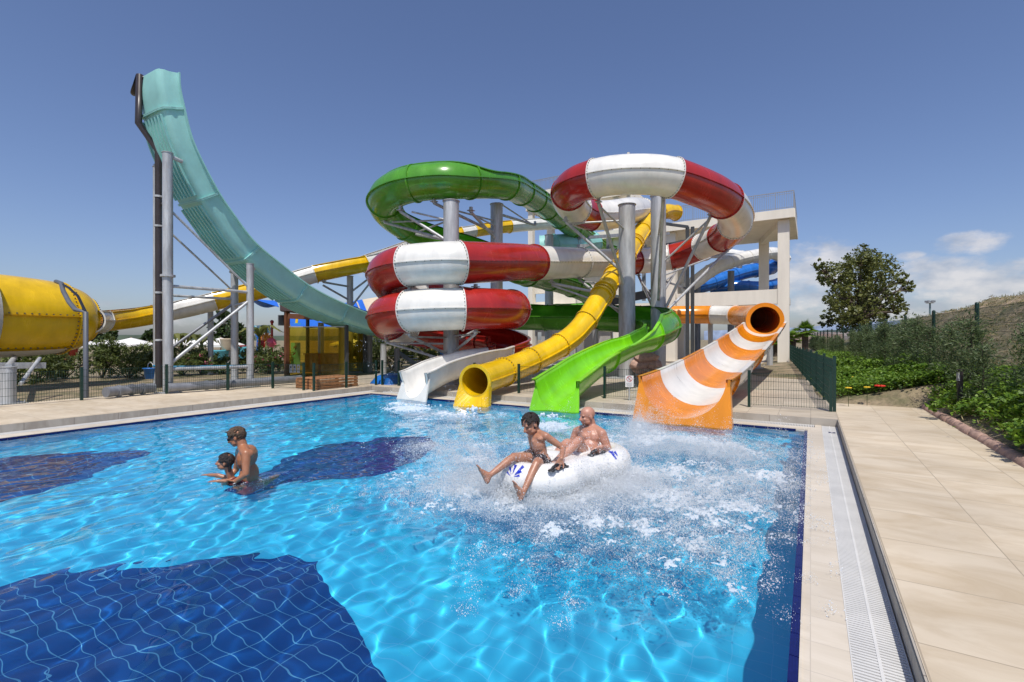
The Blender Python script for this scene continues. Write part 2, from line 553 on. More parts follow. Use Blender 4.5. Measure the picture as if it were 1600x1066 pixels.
# faces of the step down to the coping, proud nosing on top
b = MB()
b.box((SX1 + .006, (SY1 - 5) / 2, -.165), (.012, SY1 + 5, .32))
b.box((SX0 - .006, (SY1 - 5) / 2, -.165), (.012, SY1 + 5, .32))
b.box(((SX0 + SX1) / 2, SY1 + .006, -.165), (SX1 - SX0 - .002, .012, .32))
tag(b.build('deck_step', M['step_face']), kind='structure')
b = MB()
b.box((SX1 - .003, (SY1 - 5) / 2, -.0125), (.006, SY1 + 5, .006))
tag(b.build('step_trim', M['dark_steel']), kind='structure')

M['coping'] = stone_mat('grooved_coping', (.62, .55, .45), (.54, .47, .37), (.50, .44, .36), 2.4, .3, jw=.003)
# coping slabs
gx0, gx1 = .185, .452
b = MB()
b.box(((PX1 + gx0) / 2 + .006, (PY1 + PY0) / 2, ZC - .04), (gx0 - PX1 - .006, PY1 - PY0, .08))
b.box(((PX1 + .006) , (PY1 + PY0) / 2, ZC + .004 - .02), (.016, PY1 - PY0, .04))
b.box(((PX0 + SX0) / 2 + .15, (PY1 + PY0) / 2, ZC - .04), (abs(SX0 - PX0) - .3 - .006, PY1 - PY0, .08))
b.box(((PX0 + gx0) / 2, PY1 + .17 + .003, ZC - .04), (gx0 - PX0, .33, .08))
b.box(((PX0 + SX0) / 2 + .15, PY1 + .17 + .003, ZC - .04), (abs(SX0 - PX0) - .3 - .006, .33, .08))
tag(b.build('pool_coping', M['coping']), kind='structure')

# overflow gratings: slats across, with a middle rib
M['grate'] = mat('white_grating_plastic', (.64, .63, .60), .45, var=.05)
def grating(label, x0, x1, y0, y1, along):
    t = thing('drain_grating', label, 'drain grating', ((x0 + x1) / 2, (y0 + y1) / 2, ZC - .03), 'overflow gratings around the pool')
    s_ = MB()
    pitch = .028
    if along == 'y':
        n = int((y1 - y0) / pitch)
        for i in range(n):
            y = y0 + (i + .5) * pitch
            for (a, c) in ((x0 + .006, (x0 + x1) / 2 - .008), ((x0 + x1) / 2 + .008, x1 - .006)):
                s_.box(((a + c) / 2, y, ZC - .008), (c - a, .0165, .016))
        r = MB(); r.box(((x0 + x1) / 2, (y0 + y1) / 2, ZC - .009), (.016, y1 - y0, .022)); r.box((x0 + .003, (y0 + y1) / 2, ZC - .009), (.006, y1 - y0, .02)); r.box((x1 - .003, (y0 + y1) / 2, ZC - .009), (.006, y1 - y0, .02))
    else:
        n = int((x1 - x0) / pitch)
        for i in range(n):
            x = x0 + (i + .5) * pitch
            s_.box((x, (y0 + y1) / 2, ZC - .008), (.0165, y1 - y0 - .012, .016))
        r = MB(); r.box(((x0 + x1) / 2, y0 + .003, ZC - .009), (x1 - x0, .006, .02)); r.box(((x0 + x1) / 2, y1 - .003, ZC - .009), (x1 - x0, .006, .02))
    o = s_.build('slats', M['grate'], t)
    r.build('rib', M['grate'], t)
    c = MB(); c.box(((x0 + x1) / 2, (y0 + y1) / 2, ZC - .075), (x1 - x0 - .014, y1 - y0 - .014, .03)); c.build('channel', M['step_face'], t)
    return t
g1 = grating('long white slatted drain grating along the right side of the pool below the step', gx0 + .004, gx1, -4, 11.69, 'y')
g2 = grating('narrow white drain grating along the far pool edge below the slide fence', PX0 + .1, gx0 - .12, PY1 + .345, SY1 - .008, 'x')
g3 = grating('white drain grating along the left side of the pool beside the concrete deck', SX0 + .01, SX0 + .29, -4, 11.69, 'y')
b = MB(); b.box(((gx0 - .116 + gx0) / 2, PY1 + .51, ZC - .04), (.114, .33, .08)); tag(b.build('coping_corner', M['coping']), kind='structure')
# depth mark plates: blue with a white sign
M['navy'] = mat('navy_tile', (.007, .011, .105), .18, var=.1, vscale=30)
t = thing('depth_marker', 'small blue marker plate with white sign set in the grating near the far corner', 'marker', (.34, 10.9, ZC + .001))
b = MB(); b.box((.34, 10.9, ZC + .004), (.11, .085, .006)); b.build('plate', M['navy'], t)
b = MB()
b.bar((.325, 10.875, ZC + .0085), (.338, 10.925, ZC + .0085), .010, .002); b.bar((.338, 10.925, ZC + .0085), (.355, 10.875, ZC + .0085), .010, .002); b.bar((.330, 10.892, ZC + .009), (.350, 10.892, ZC + .009), .008, .002)
b.build('sign', M['paper'], t)

# pool basin
def basin_mat(name, c1, c2, joint, rough=.2):
    m = bpy.data.materials.new(name); m.use_nodes = True
    n = m.node_tree; b_ = n.nodes['Principled BSDF']; b_.inputs['Roughness'].default_value = rough
    g = n.nodes.new('ShaderNodeNewGeometry')
    br = n.nodes.new('ShaderNodeTexBrick'); br.offset = 0; br.inputs['Scale'].default_value = 1
    br.inputs['Brick Width'].default_value = .245; br.inputs['Row Height'].default_value = .122; br.inputs['Mortar Size'].default_value = .0038; br.inputs['Mortar Smooth'].default_value = .2
    br.inputs['Color1'].default_value = (*c1, 1); br.inputs['Color2'].default_value = (*c2, 1); br.inputs['Mortar'].default_value = (*joint, 1)
    n.links.new(g.outputs['Position'], br.inputs[0]); n.links.new(br.outputs[0], b_.inputs['Base Color'])
    return m
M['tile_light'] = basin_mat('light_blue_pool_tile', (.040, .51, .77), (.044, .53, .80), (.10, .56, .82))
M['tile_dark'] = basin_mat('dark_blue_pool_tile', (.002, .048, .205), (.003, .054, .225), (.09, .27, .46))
wall_m = mat('pool_wall_tile', (.03, .50, .76), .25, var=.05)
b = MB()
b.add([(PX0, PY0, ZB), (PX1, PY0, ZB), (PX1, PY1, ZB), (PX0, PY1, ZB)], [(0, 1, 2, 3)])
fl = b.build('pool_floor', M['tile_light']); tag(fl, kind='structure')
b = MB()
for (p, q) in (((PX0, PY0), (PX0, PY1)), ((PX0, PY1), (PX1, PY1)), ((PX1, PY1), (PX1, PY0)), ((PX1, PY0), (PX0, PY0))):
    b.add([(p[0], p[1], ZB), (q[0], q[1], ZB), (q[0], q[1], ZW - .12), (p[0], p[1], ZW - .12)], [(3, 2, 1, 0)])
wl = b.build('pool_wall', wall_m); tag(wl, kind='structure')
# band of navy edge tiles at the water line, tile by tile with pale joints
b = MB()
def edge_tiles(p, q, nrm):
    p = Vector(p); q = Vector(q); L = (q - p).length; T = (q - p) / L; nn = Vector(nrm)
    n = int(L / .245)
    for i in range(n):
        a = p + T * (i * .245 + .004); c = p + T * ((i + 1) * .245 - .004)
        m_ = (a + c) / 2
        ex = abs(T.x) * (c - a).length + abs(nn.x) * .05; ey = abs(T.y) * (c - a).length + abs(nn.y) * .05
        b.box((m_.x + nn.x * .025, m_.y + nn.y * .025, ZW - .055 + .0), (ex, ey, .145))
        # ribs
        for k in range(3):
            o2 = m_ + nn * (.012 + .014 * k)
            b.box((o2.x, o2.y, ZW + .0195), (abs(T.x) * (c - a).length + abs(nn.x) * .006, abs(T.y) * (c - a).length + abs(nn.y) * .006, .004))
edge_tiles((PX1 - .002, PY0, 0), (PX1 - .002, PY1, 0), (-1, 0, 0))
edge_tiles((PX0, PY1, 0), (PX1 - .05, PY1, 0), (0, -1, 0))
edge_tiles((PX0, PY0, 0), (PX0, PY1 - .05, 0), (1, 0, 0))
et = b.build('edge_tiles', M['navy']); tag(et, kind='structure')
b = MB()
b.box((PX1 - .022, (PY0 + PY1) / 2, ZW - .06), (.036, PY1 - PY0, .12)); b.box(((PX0 + PX1) / 2, PY1 - .022, ZW - .06), (PX1 - PX0 - .1, .036, .12)); b.box((PX0 + .022, (PY0 + PY1) / 2, ZW - .06), (.036, PY1 - PY0 - .1, .12))
tag(b.build('edge_grout', M['grate']), kind='structure')

# dark inlays on the floor: sight lines refracted at the surface
def refr(u, v):
    p = KZ(u, v, ZW); d = (p - Vector((0, 0, EYE))).normalized()
    n1 = 1 / 1.333; c = -d.z; k = 1 - n1 * n1 * (1 - c * c)
    t = n1 * d + Vector((0, 0, 1)) * (n1 * c - math.sqrt(k))
    s_ = (ZB - ZW) / t.z
    return p + t * s_
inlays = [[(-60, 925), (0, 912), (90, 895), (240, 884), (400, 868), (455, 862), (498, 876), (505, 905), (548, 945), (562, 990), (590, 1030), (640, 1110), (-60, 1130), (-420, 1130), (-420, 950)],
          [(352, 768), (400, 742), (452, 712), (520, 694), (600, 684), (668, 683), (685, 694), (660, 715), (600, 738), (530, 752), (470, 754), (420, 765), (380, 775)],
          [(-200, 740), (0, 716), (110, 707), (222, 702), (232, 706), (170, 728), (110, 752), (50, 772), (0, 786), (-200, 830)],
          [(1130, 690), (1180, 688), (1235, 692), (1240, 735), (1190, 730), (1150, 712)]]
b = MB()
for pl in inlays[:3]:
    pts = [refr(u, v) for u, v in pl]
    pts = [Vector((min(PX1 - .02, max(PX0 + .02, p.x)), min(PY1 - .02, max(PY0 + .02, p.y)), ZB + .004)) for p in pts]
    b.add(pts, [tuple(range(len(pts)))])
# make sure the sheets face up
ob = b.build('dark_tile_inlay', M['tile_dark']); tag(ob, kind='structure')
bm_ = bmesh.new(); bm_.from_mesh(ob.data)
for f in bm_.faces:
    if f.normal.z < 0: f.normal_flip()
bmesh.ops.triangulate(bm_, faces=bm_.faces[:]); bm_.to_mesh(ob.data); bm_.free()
for o in (fl, wl, ob):
    o.cycles.is_caustics_receiver = True

# ---- water surface
FOAM = [  # churned patches: u, v, radius m, strength
    (640, 640, .9, .8), (560, 650, .8, .35), (700, 648, .7, .7), (665, 655, 1.0, .45), (735, 660, .6, .6), (770, 650, .6, .5), (860, 668, .7, .9), (830, 690, .7, .6),
    (1010, 690, .8, 1), (960, 690, .7, .9), (1060, 690, .8, .9), (1110, 700, .8, .8), (1170, 712, .7, .6), (1210, 700, .6, .5), (1080, 730, .7, .7), (1000, 745, .6, .9), (1050, 780, .6, .75),
    (760, 745, .5, .9), (720, 770, .5, .8), (690, 790, .45, .55), (800, 790, .5, .9), (850, 780, .5, 1), (900, 780, .5, 1), (960, 765, .5, 1), (860, 830, .42, .8), (940, 820, .5, .8), (1010, 830, .5, .7), (1080, 850, .45, .62),
    (820, 870, .35, .45), (900, 880, .35, .4), (1000, 890, .35, .4), (1120, 880, .32, .45), (1150, 905, .28, .5), (760, 700, .5, .8), (740, 720, .5, .8), (1200, 760, .4, .4), (1235, 800, .3, .4), (1180, 830, .3, .3), (350, 752, .22, .5), (398, 750, .25, .5), (375, 756, .2, .45),
    (1130, 700, .8, .9), (1190, 745, .6, .8), (1120, 760, .7, .85), (1060, 740, .7, .8), (1160, 800, .5, .6), (1100, 810, .5, .7), (970, 860, .4, .55), (1050, 880, .35, .5), (640, 745, .5, .45), (620, 632, .5, .8), (960, 660, .6, .6), (720, 650, .5, .6)]
FPTS = np.array([[*(KZ(u, v, ZW))[:2], r, s_] for u, v, r, s_ in FOAM])
def foam_field(X, Y):
    out = np.zeros_like(X)
    for x, y, r, s_ in FPTS:
        g = s_ * np.exp(-((X - x) ** 2 + (Y - y) ** 2) / (r * r * .55))
        out = np.maximum(out, g)
    return out
def make_water():
    rng = np.random.RandomState(3)
    nx, ny = 820, 1000
    xs = np.linspace(PX0 + .002, PX1 - .052, nx); ys = np.linspace(PY0 + .002, PY1 - .002, ny)
    X, Y = np.meshgrid(xs, ys)
    D = np.hypot(X, Y)
    Z = X * 0
    for k in range(70):
        L = .16 * 2 ** (rng.rand() * 3.4); a = rng.rand() * 6.283
        if rng.rand() < .5: a = math.radians(35) + rng.randn() * .5
        A = L * .0017 * (1.2 if L < .45 else .95)
        Z += A * np.sin(6.283 / L * (X * math.cos(a) + Y * math.sin(a) + .06 * np.sin(X * 2.1 + k) + .05 * np.sin(Y * 1.7 - k)) + rng.rand() * 6.28)
    F = foam_field(X, Y)
    ch = X * 0
    for k in range(26):
        L = .08 * 2 ** (rng.rand() * 2.0); a = rng.rand() * 6.283
        ch += L * .010 * np.sin(6.283 / L * (X * math.cos(a) + Y * math.sin(a) + .03 * np.sin(X * 9 + k)) + rng.rand() * 6.28)
    Z = Z * .85 + ch * np.clip(F, 0, 1) * .12
    # slow swell
    Z += .012 * np.sin(X * 1.3 + Y * .9) + .010 * np.sin(-X * .8 + Y * 1.5)
    edge = np.minimum(np.minimum(X - PX0, PX1 - X), PY1 - Y); Z *= np.clip(edge / .3, .25, 1)
    V = np.stack([X, Y, Z + ZW], -1).reshape(-1, 3)
    i = np.arange(nx * ny).reshape(ny, nx)
    Fc = np.stack([i[:-1, :-1], i[:-1, 1:], i[1:, 1:], i[1:, :-1]], -1).reshape(-1, 4)
    m = bpy.data.materials.new('pool_water'); m.use_nodes = True
    n = m.node_tree; n.nodes.clear()
    g = n.nodes.new('ShaderNodeBsdfGlass'); g.inputs['IOR'].default_value = 1.333; g.inputs['Roughness'].default_value = 0; g.inputs['Color'].default_value = (.97, .995, 1, 1)
    out = n.nodes.new('ShaderNodeOutputMaterial'); n.links.new(g.outputs[0], out.inputs[0])
    o = raw_mesh('water', V, Fc, m, smooth=True)
    tag(o, kind='structure')
    o.cycles.is_caustics_caster = True
make_water()
# ================================================================== SLIDES
def ring_profile(r, a0=0, a1=360, n=36, seam=True, lip=.05):
    """closed tube profile in (side, up) with a bolted lip on both flanks"""
    P = []
    for k in range(n):
        a = 2 * math.pi * k / n
        P.append((r * math.cos(a), r * math.sin(a)))
    return P

def tube_section(b, fr, r, mi, n=36, open0=False, open1=False, bolts=True, inner=False):
    """one coloured length of closed tube with end flanges, flank lips and bolts"""
    rows = []
    nfr = len(fr)
    for (p, T, Sd, N) in fr:
        rows.append([p + Sd * (r * math.cos(2 * math.pi * k / n)) + N * (r * math.sin(2 * math.pi * k / n)) for k in range(n)])
    b.grid(rows, mi, True, True)
    if inner:
        rows2 = [[p + (q - p) * ((r - .03) / r) for q in row] for (p, T, Sd, N), row in zip(fr, rows)]
        rows2 = [list(reversed(r_)) for r_ in rows2]
        b.grid(rows2, mi, True, True)
    # end flanges: short collars
    fw, fh = .03, .045
    for end in (0, -1):
        p, T, Sd, N = fr[end]
        s_ = 1 if end == 0 else -1
        prof = [(r - .001, 0), (r + fh, 0), (r + fh, fw), (r - .001, fw)]
        rr = []
        for (rad, h) in prof:
            rr.append([p + T * (s_ * (h + .001)) + Sd * (rad * math.cos(2 * math.pi * k / n)) + N * (rad * math.sin(2 * math.pi * k / n)) for k in range(n)])
        if s_ < 0: rr = [list(reversed(x)) for x in rr]
        b.grid(rr, mi, False, True)
        if bolts:
            for k in range(0, n, 1):
                a = 2 * math.pi * (k + .5) / n
                c = p + T * (s_ * .042) + Sd * ((r + .022) * math.cos(a)) + N * ((r + .022) * math.sin(a))
                b.box(c, (.022, .022, .022), 1)
    # flank lips
    for sgn in (1, -1):
        rr = []
        for (p, T, Sd, N) in fr:
            c = p + Sd * (sgn * (r - .002)) + N * .0
            rr.append([c + N * .016, c + N * .016 + Sd * (sgn * .05), c - N * .016 + Sd * (sgn * .05), c - N * .016])
        if sgn < 0: rr = [list(reversed(x)) for x in rr]
        b.grid(rr, mi, False)
        if bolts:
            acc = 0
            for i in range(1, nfr - 1):
                acc += (fr[i][0] - fr[i - 1][0]).length
                if acc > .26:
                    acc = 0
                    p, T, Sd, N = fr[i]
                    b.box(p + Sd * (sgn * (r + .026)) - N * .022, (.022, .022, .022), 1)

def cut_sections(P, cuts):
    """split resampled path by fractions"""
    n = len(P)
    out = []
    for a, c in zip(cuts, cuts[1:]):
        i, j = int(round(a * (n - 1))), int(round(c * (n - 1)))
        if j > i: out.append((i, j))
    return out

def frac_near(P, q):
    q = Vector(q)
    return min(range(len(P)), key=lambda i: (P[i] - q).length) / (len(P) - 1)

def tube_slide(root, pts, r, colours, cuts, step=.14, inner_last=False, per=10, fscale=None):
    P, L = resample(catmull(pts, per), step)
    fr = frames(P)
    for (i, j), col in zip(cut_sections(P, cuts), colours):
        b = MB()
        tube_section(b, fr[i:j + 1], r, 0, inner=inner_last and j == len(P) - 1)
        b.build(col[0], [M[col[1]], M['bolt']], root)
    return P, fr

def trough_profile(w, h, n=18, lip=.07, th=.035):
    """open U: half width w, depth h; returns (inner, outer) lists of (side, up) from left rim to right rim"""
    inner = []; outer = []
    for k in range(n + 1):
        a = math.pi + math.pi * k / n
        x = w * math.cos(a); z = h * math.sin(a)
        inner.append((x, z + h))
        outer.append((x * (1 + th / w), (z * (1 + th / h)) + h - .0))
    return inner, outer

def trough_sweep(b, fr, sizes, mi=0, n=18, lip=.075, banks=None, flange_ends=True, bolts=True):
    """fr frames at the trough floor line; sizes: list of (halfwidth, depth, left_extra, right_extra)"""
    ri, ro, rlL, rlR, rmL, rmR = [], [], [], [], [], []
    for (p, T, Sd, N), (w, h, eL, eR) in zip(fr, sizes):
        inner, outer = trough_profile(w, h, n)
        def W_(q): return p + Sd * q[0] + N * q[1]
        L = [W_(q) for q in inner]; O = [W_(q) for q in outer]
        def arc(e, sg, rad):
            top = math.asin(min(.97, e / w)) if e > 0 else 0
            return [W_((sg * (rad) * math.cos(top * k / 4), h + (rad) * math.sin(top * k / 4))) for k in (1, 2, 3, 4)]
        mL, mR = O[0], O[-1]
        L = list(reversed(arc(eL, -1, w))) + L + arc(eR, 1, w)
        O = list(reversed(arc(eL, -1, w + .035))) + O + arc(eR, 1, w + .035)
        ri.append(L); ro.append([q for q in reversed(O)])
        for lst, sgn, e, q0 in ((rlL, -1, eL, O[0]), (rlR, 1, eR, O[-1]), (rmL, -1, eL, mL), (rmR, 1, eR, mR)):
            c = q0
            lst.append([c + N * .012 - Sd * (sgn * .04), c + N * .012 + Sd * (sgn * lip), c - N * .022 + Sd * (sgn * lip), c - N * .022 - Sd * (sgn * .0)])
    b.grid(ri, mi, True); b.grid(ro, mi, True)
    b.grid([list(reversed(x)) for x in rlL], mi, False); b.grid(rlR, mi, False)
    if max(z[2] for z in sizes) > .1: b.grid([list(reversed(x)) for x in rmL], mi, False)
    if max(z[3] for z in sizes) > .1: b.grid(rmR, mi, False)
    if flange_ends:
        for end in (0, -1):
            p, T, Sd, N = fr[end]; w, h, eL, eR = sizes[end]
            s_ = 1 if end == 0 else -1
            O = list(reversed(ro[end]))
            c0 = p + N * h
            A = []; B2 = []
            for q in O:
                d = (q - c0); d = d - T * d.dot(T); d = d.normalized()
                A.append(q + T * (.002 * s_)); B2.append(q + d * .05 + T * (.002 * s_))
            A2 = [q + T * (.03 * s_) for q in A]; B3 = [q + T * (.03 * s_) for q in B2]
            rr = [A, B2, B3, A2]
            if s_ < 0: rr = [list(reversed(x)) for x in rr]
            b.grid(rr, mi, False)
            if bolts:
                for q1, q2 in zip(A[1::1], B2[1::1]):
                    b.box((q1 + q2) / 2 + T * (.038 * s_), (.02, .02, .02), 1)

def end_plate(b, fr_end, size, drop, mi=0, wide=.10, fwd=.25, n=18, ret=.05):
    """the splash end: flat face between the U of the trough and a straight sided outline that reaches the water"""
    p, T, Sd, N = fr_end
    w, h, eL, eR = size
    inner, outer = trough_profile(w, h, n)
    H = Vector((T.x, T.y, 0)).normalized()
    U = [p + Sd * q[0] + N * q[1] for q in inner]
    zt = max(q.z for q in U)
    # outline: outer points go from the top corner down the side and along the bottom
    Out = []
    for k, q in enumerate(inner):
        f = k / n
        if f < .36:
            g = f / .36; x = -(w + wide + .10 * g); z = zt - g * (zt - drop)
        elif f > .64:
            g = (1 - f) / .36; x = (w + wide + .10 * g); z = zt - g * (zt - drop)
        else:
            g = (f - .36) / .28; x = (w + wide + .10) * (2 * g - 1); z = drop
        f2 = fwd * (zt - z) / (zt - drop)
        base = p + Sd * x + H * f2
        Out.append(Vector((base.x, base.y, z)))
    # bulge the U forwards towards the bottom so the face leans out
    U2 = []
    for k, q in enumerate(U):
        g = min(1, max(0, (zt - q.z) / max(.05, zt - drop)))
        q0 = p + Sd * (q - p).dot(Sd); U2.append(Vector((q0.x, q0.y, q.z)) + H * (fwd * g + .0))
    b.grid([U, U2], mi, True)
    b.grid([U2, Out], mi, False)
    # side returns and top
    back = [q - H * ret for q in Out]
    for k, q in enumerate(back):
        q2 = Vector(q); 
        back[k] = q2
    idx = [k for k in range(n + 1) if k / n < .37]
    b.grid([[Out[k] for k in idx], [back[k] for k in idx]], mi, False)
    idx = [k for k in range(n + 1) if k / n > .63]
    b.grid([[Out[k] for k in idx], [back[k] for k in idx]], mi, False)
    # tops of the two cheeks
    for (u0, o0, o1) in ((U[0], Out[0], back[0]), (U[-1], Out[-1], back[-1])):
        ub = u0 - H * ret
        b.add([u0, o0, o1, ub], [(0, 1, 2, 3)], mi)

# ------------------------------------------------------------------ red and white tube slide
rw = thing('water_slide', 'red and white striped tube slide with stacked loops at left, ending in a white chute', 'water slide', KZ(706, 600, 0))
RWPTS = [K(1003, 330, 28), K(985, 330, 25.6), K(960, 335, 24.0), K(935, 337, 23.2), K(912, 334, 22.6), K(893, 320, 21.3), K(888, 303, 19.9), K(904, 288, 18.6), K(942, 277, 17.8), K(988, 273, 17.4), K(1040, 276, 17.4),
         K(1085, 290, 17.9), K(1122, 307, 18.8), K(1144, 327, 20.2), K(1149, 346, 21.8), K(1136, 365, 23.5), K(1108, 382, 25.2), K(1072, 396, 26.6), K(1030, 405, 27.2), K(985, 409, 26.6),
         K(940, 411, 24.6), K(895, 411, 22.3), K(850, 411, 20.2), K(805, 410, 18.3)]
CL = (-2.33, 18.35); RL = 2.36
def loopL(th, z, R=RL, c=CL):
    return RD(c[0] + R * math.cos(math.radians(th)), c[1] + R * math.sin(math.radians(th)), z)
# theta -90 is the near side; travel towards the left
RWPTS += [loopL(-72, 4.16, 2.36), loopL(-95, 4.12), loopL(-125, 4.08), loopL(-155, 3.98), loopL(-185, 3.80), loopL(-215, 3.60), loopL(-245, 3.38), loopL(-275, 3.18), loopL(-305, 3.0), loopL(-335, 2.84), loopL(-365, 2.74),
          loopL(-395, 2.68), loopL(-425, 2.64), loopL(-455, 2.60), loopL(-485, 2.54), loopL(-515, 2.44), loopL(-545, 2.30), loopL(-575, 2.1), loopL(-600, 1.95)]
P, L = resample(catmull(RWPTS, 10), .13)
fr = frames(P)
def fn(q): return frac_near(P, q)
marks = [0, fn(K(925, 336, 23)), fn(K(898, 328, 22)), fn(K(889, 300, 19.8)) , fn(K(928, 280, 18.0)), fn(K(1050, 277, 17.4)), fn(K(1132, 314, 19.3)), fn(K(1148, 350, 22.1)), fn(K(1128, 371, 24.2)), fn(K(1098, 386, 25.7)), fn(K(1048, 402, 27)), fn(K(990, 409, 26.8)), fn(K(957, 410, 25.3))]
n_ = len(P)
def near_after(q, k0):
    q = Vector(q); return min(range(k0, n_), key=lambda i: (P[i] - q).length)
k0 = int(marks[-1] * (n_ - 1)) + 4
i1 = near_after(K(868, 411, 21), k0); i2 = near_after(K(835, 411, 19.4), k0)
def th_idx(th):
    q = loopL(th, 0); best = None
    zt = np.interp(-th, [72, 185, 305, 425, 545, 600], [4.16, 3.8, 3.0, 2.64, 2.3, 1.95])
    return near_after(loopL(th, zt), k0)
ids = [int(round(m * (n_ - 1))) for m in marks]
ids += [near_after(K(905, 411, 22.8), k0), i2, th_idx(-76), th_idx(-118), th_idx(-188), th_idx(-228), th_idx(-300), th_idx(-372), th_idx(-434), th_idx(-476), th_idx(-545), th_idx(-575), n_ - 1]
cols = ['white', 'red', 'white', 'red', 'white', 'red', 'white', 'red', 'white', 'red', 'white', 'red', 'white', 'white', 'red', 'white', 'red', 'white', 'red', 'white', 'red', 'white', 'red', 'white', 'red']
# from index 2 to 3 the run turns at the left edge
for (i, j, c) in zip(ids, ids[1:], cols):
    if j - i < 2: continue
    b = MB()
    tube_section(b, fr[i:j + 1], .70, 0)
    b.build(c + '_section', [M[c], M['bolt']], rw)
# open lower run: out of the tube, round the right and down to the pool
lowp = [loopL(-596, 1.30), loopL(-622, 1.14), loopL(-648, 1.0), loopL(-672, .94, 2.3), loopL(-700, .88, 2.25), loopL(-730, .76, 2.35), K(752, 577, 16.7), K(722, 587, 16.0), K(690, 600, 15.3), K(664, 615, 14.75), K(652, 621, 14.5)]
P2, L2 = resample(catmull(lowp, 8), .13)
f2 = frames(P2)
n2 = len(P2)
def lowsize(i):
    t = i / (n2 - 1)
    s = .62 + (.50 - .62) * max(0, (t - .55) / .45)
    e = max(0, .55 * (1 - max(0, t - .30) / .35)); 
    return (s, .62 if t < .6 else .62 + .16 * (t - .6) / .4, max(0, e), .18 if t < .4 else 0)
for a, c_, col in ((0, .25, 'red'), (.25, .37, 'red'), (.37, .62, 'red'), (.62, 1, 'white')):
    i, j = int(a * (n2 - 1)), int(c_ * (n2 - 1))
    b = MB(); trough_sweep(b, f2[i:j + 1], [lowsize(k) for k in range(i, j + 1)])
    if c_ == 1:
        end_plate(b, f2[-1], lowsize(n2 - 1), ZW - .12, wide=.04, fwd=.30)
    b.build(('open_' + col + '_section') if c_ < 1 else 'white_chute', [M[col], M['bolt']], rw)

# ------------------------------------------------------------------ yellow body tube
ys_ = thing('water_slide', 'narrow yellow tube slide dropping steeply from the tower between the white and green chutes', 'water slide', KZ(742, 625, 0))
YP = [K(1056, 333, 28.6), K(1040, 331, 28), K(1020, 341, 27), K(1003, 362, 25.5), K(985, 390, 23.5), K(968, 418, 21.8), K(950, 446, 20.5), K(932, 475, 19.5), K(916, 501, 18.8), K(896, 524, 18.3), K(868, 544, 17.6), K(835, 561, 16.7), K(798, 577, 15.4), K(768, 588, 14.2), K(743, 596, 13.2)]
P, L = resample(catmull(YP, 10), .10); fr = frames(P); n_ = len(P)
cuts = [0, .08, .15, .22, .31, .40, .485, .57, .66, .745, .83, .915, 1]
for a, c_ in zip(cuts, cuts[1:]):
    i, j = int(a * (n_ - 1)), int(c_ * (n_ - 1))
    b = MB(); tube_section(b, fr[i:j + 1], .425, 0, n=28, bolts=(a > .5), inner=(c_ == 1 or a == 0))
    b.build('yellow_section', [M['yellow'], M['bolt']], ys_)
# half round saddle shells clamped over the joints of the steep run
for a in (.31, .40, .485, .57):
    i = int(a * (n_ - 1))
    b = MB()
    for q, rad in ((-2, .47), (2, .47)):
        p, T, Sd, N = fr[i + q]
        rr = [[p + T * h + Sd * (rd * math.cos(2 * math.pi * k / 28)) + N * (rd * math.sin(2 * math.pi * k / 28)) for k in range(28)] for rd, h in ((.43, -.05), (.49, -.05), (.49, .05), (.43, .05))]
        b.grid(rr, 0, False, True)
    b.build('joint_collar', [M['yellow']], ys_)
# mouth and splash plate
b = MB()
p, T, Sd, N = fr[-1]
H = Vector((T.x, T.y, 0)).normalized()
rr = [[p + T * h + Sd * (rd * math.cos(2 * math.pi * k / 32)) + N * (rd * math.sin(2 * math.pi * k / 32)) for k in range(32)] for rd, h in ((.39, .0), (.39, .05), (.475, .05), (.475, -.02), (.43, -.02))]
b.grid(rr, 0, False, True)
nn = 16
U = []; Out = []
for k in range(nn + 1):
    a = math.pi * (1.0 + k / nn)
    U.append(p + T * .05 + Sd * (.43 * math.cos(a)) + N * (.43 * math.sin(a)))
    f = k / nn
    if f < .3: g = f / .3; x, z = -(.44 + .10 * g), (p.z + .0) - g * (p.z - ZW + .12); f2_ = .3 * g
    elif f > .7: g = (1 - f) / .3; x, z = (.44 + .10 * g), (p.z + .0) - g * (p.z - ZW + .12); f2_ = .3 * g
    else: x, z = .54 * (2 * (f - .3) / .4 - 1), ZW - .12; f2_ = .3
    q = p + T * .05 + Sd * x + H * f2_; Out.append(Vector((q.x, q.y, z)))
b.grid([U, Out], 0, False)
for idx in ([k for k in range(nn + 1) if k / nn <= .31], [k for k in range(nn + 1) if k / nn >= .69]):
    b.grid([[Out[k] for k in idx], [Out[k] - H * .16 for k in idx]], 0, False)
b.build('splash_plate', [M['yellow'], M['bolt']], ys_)

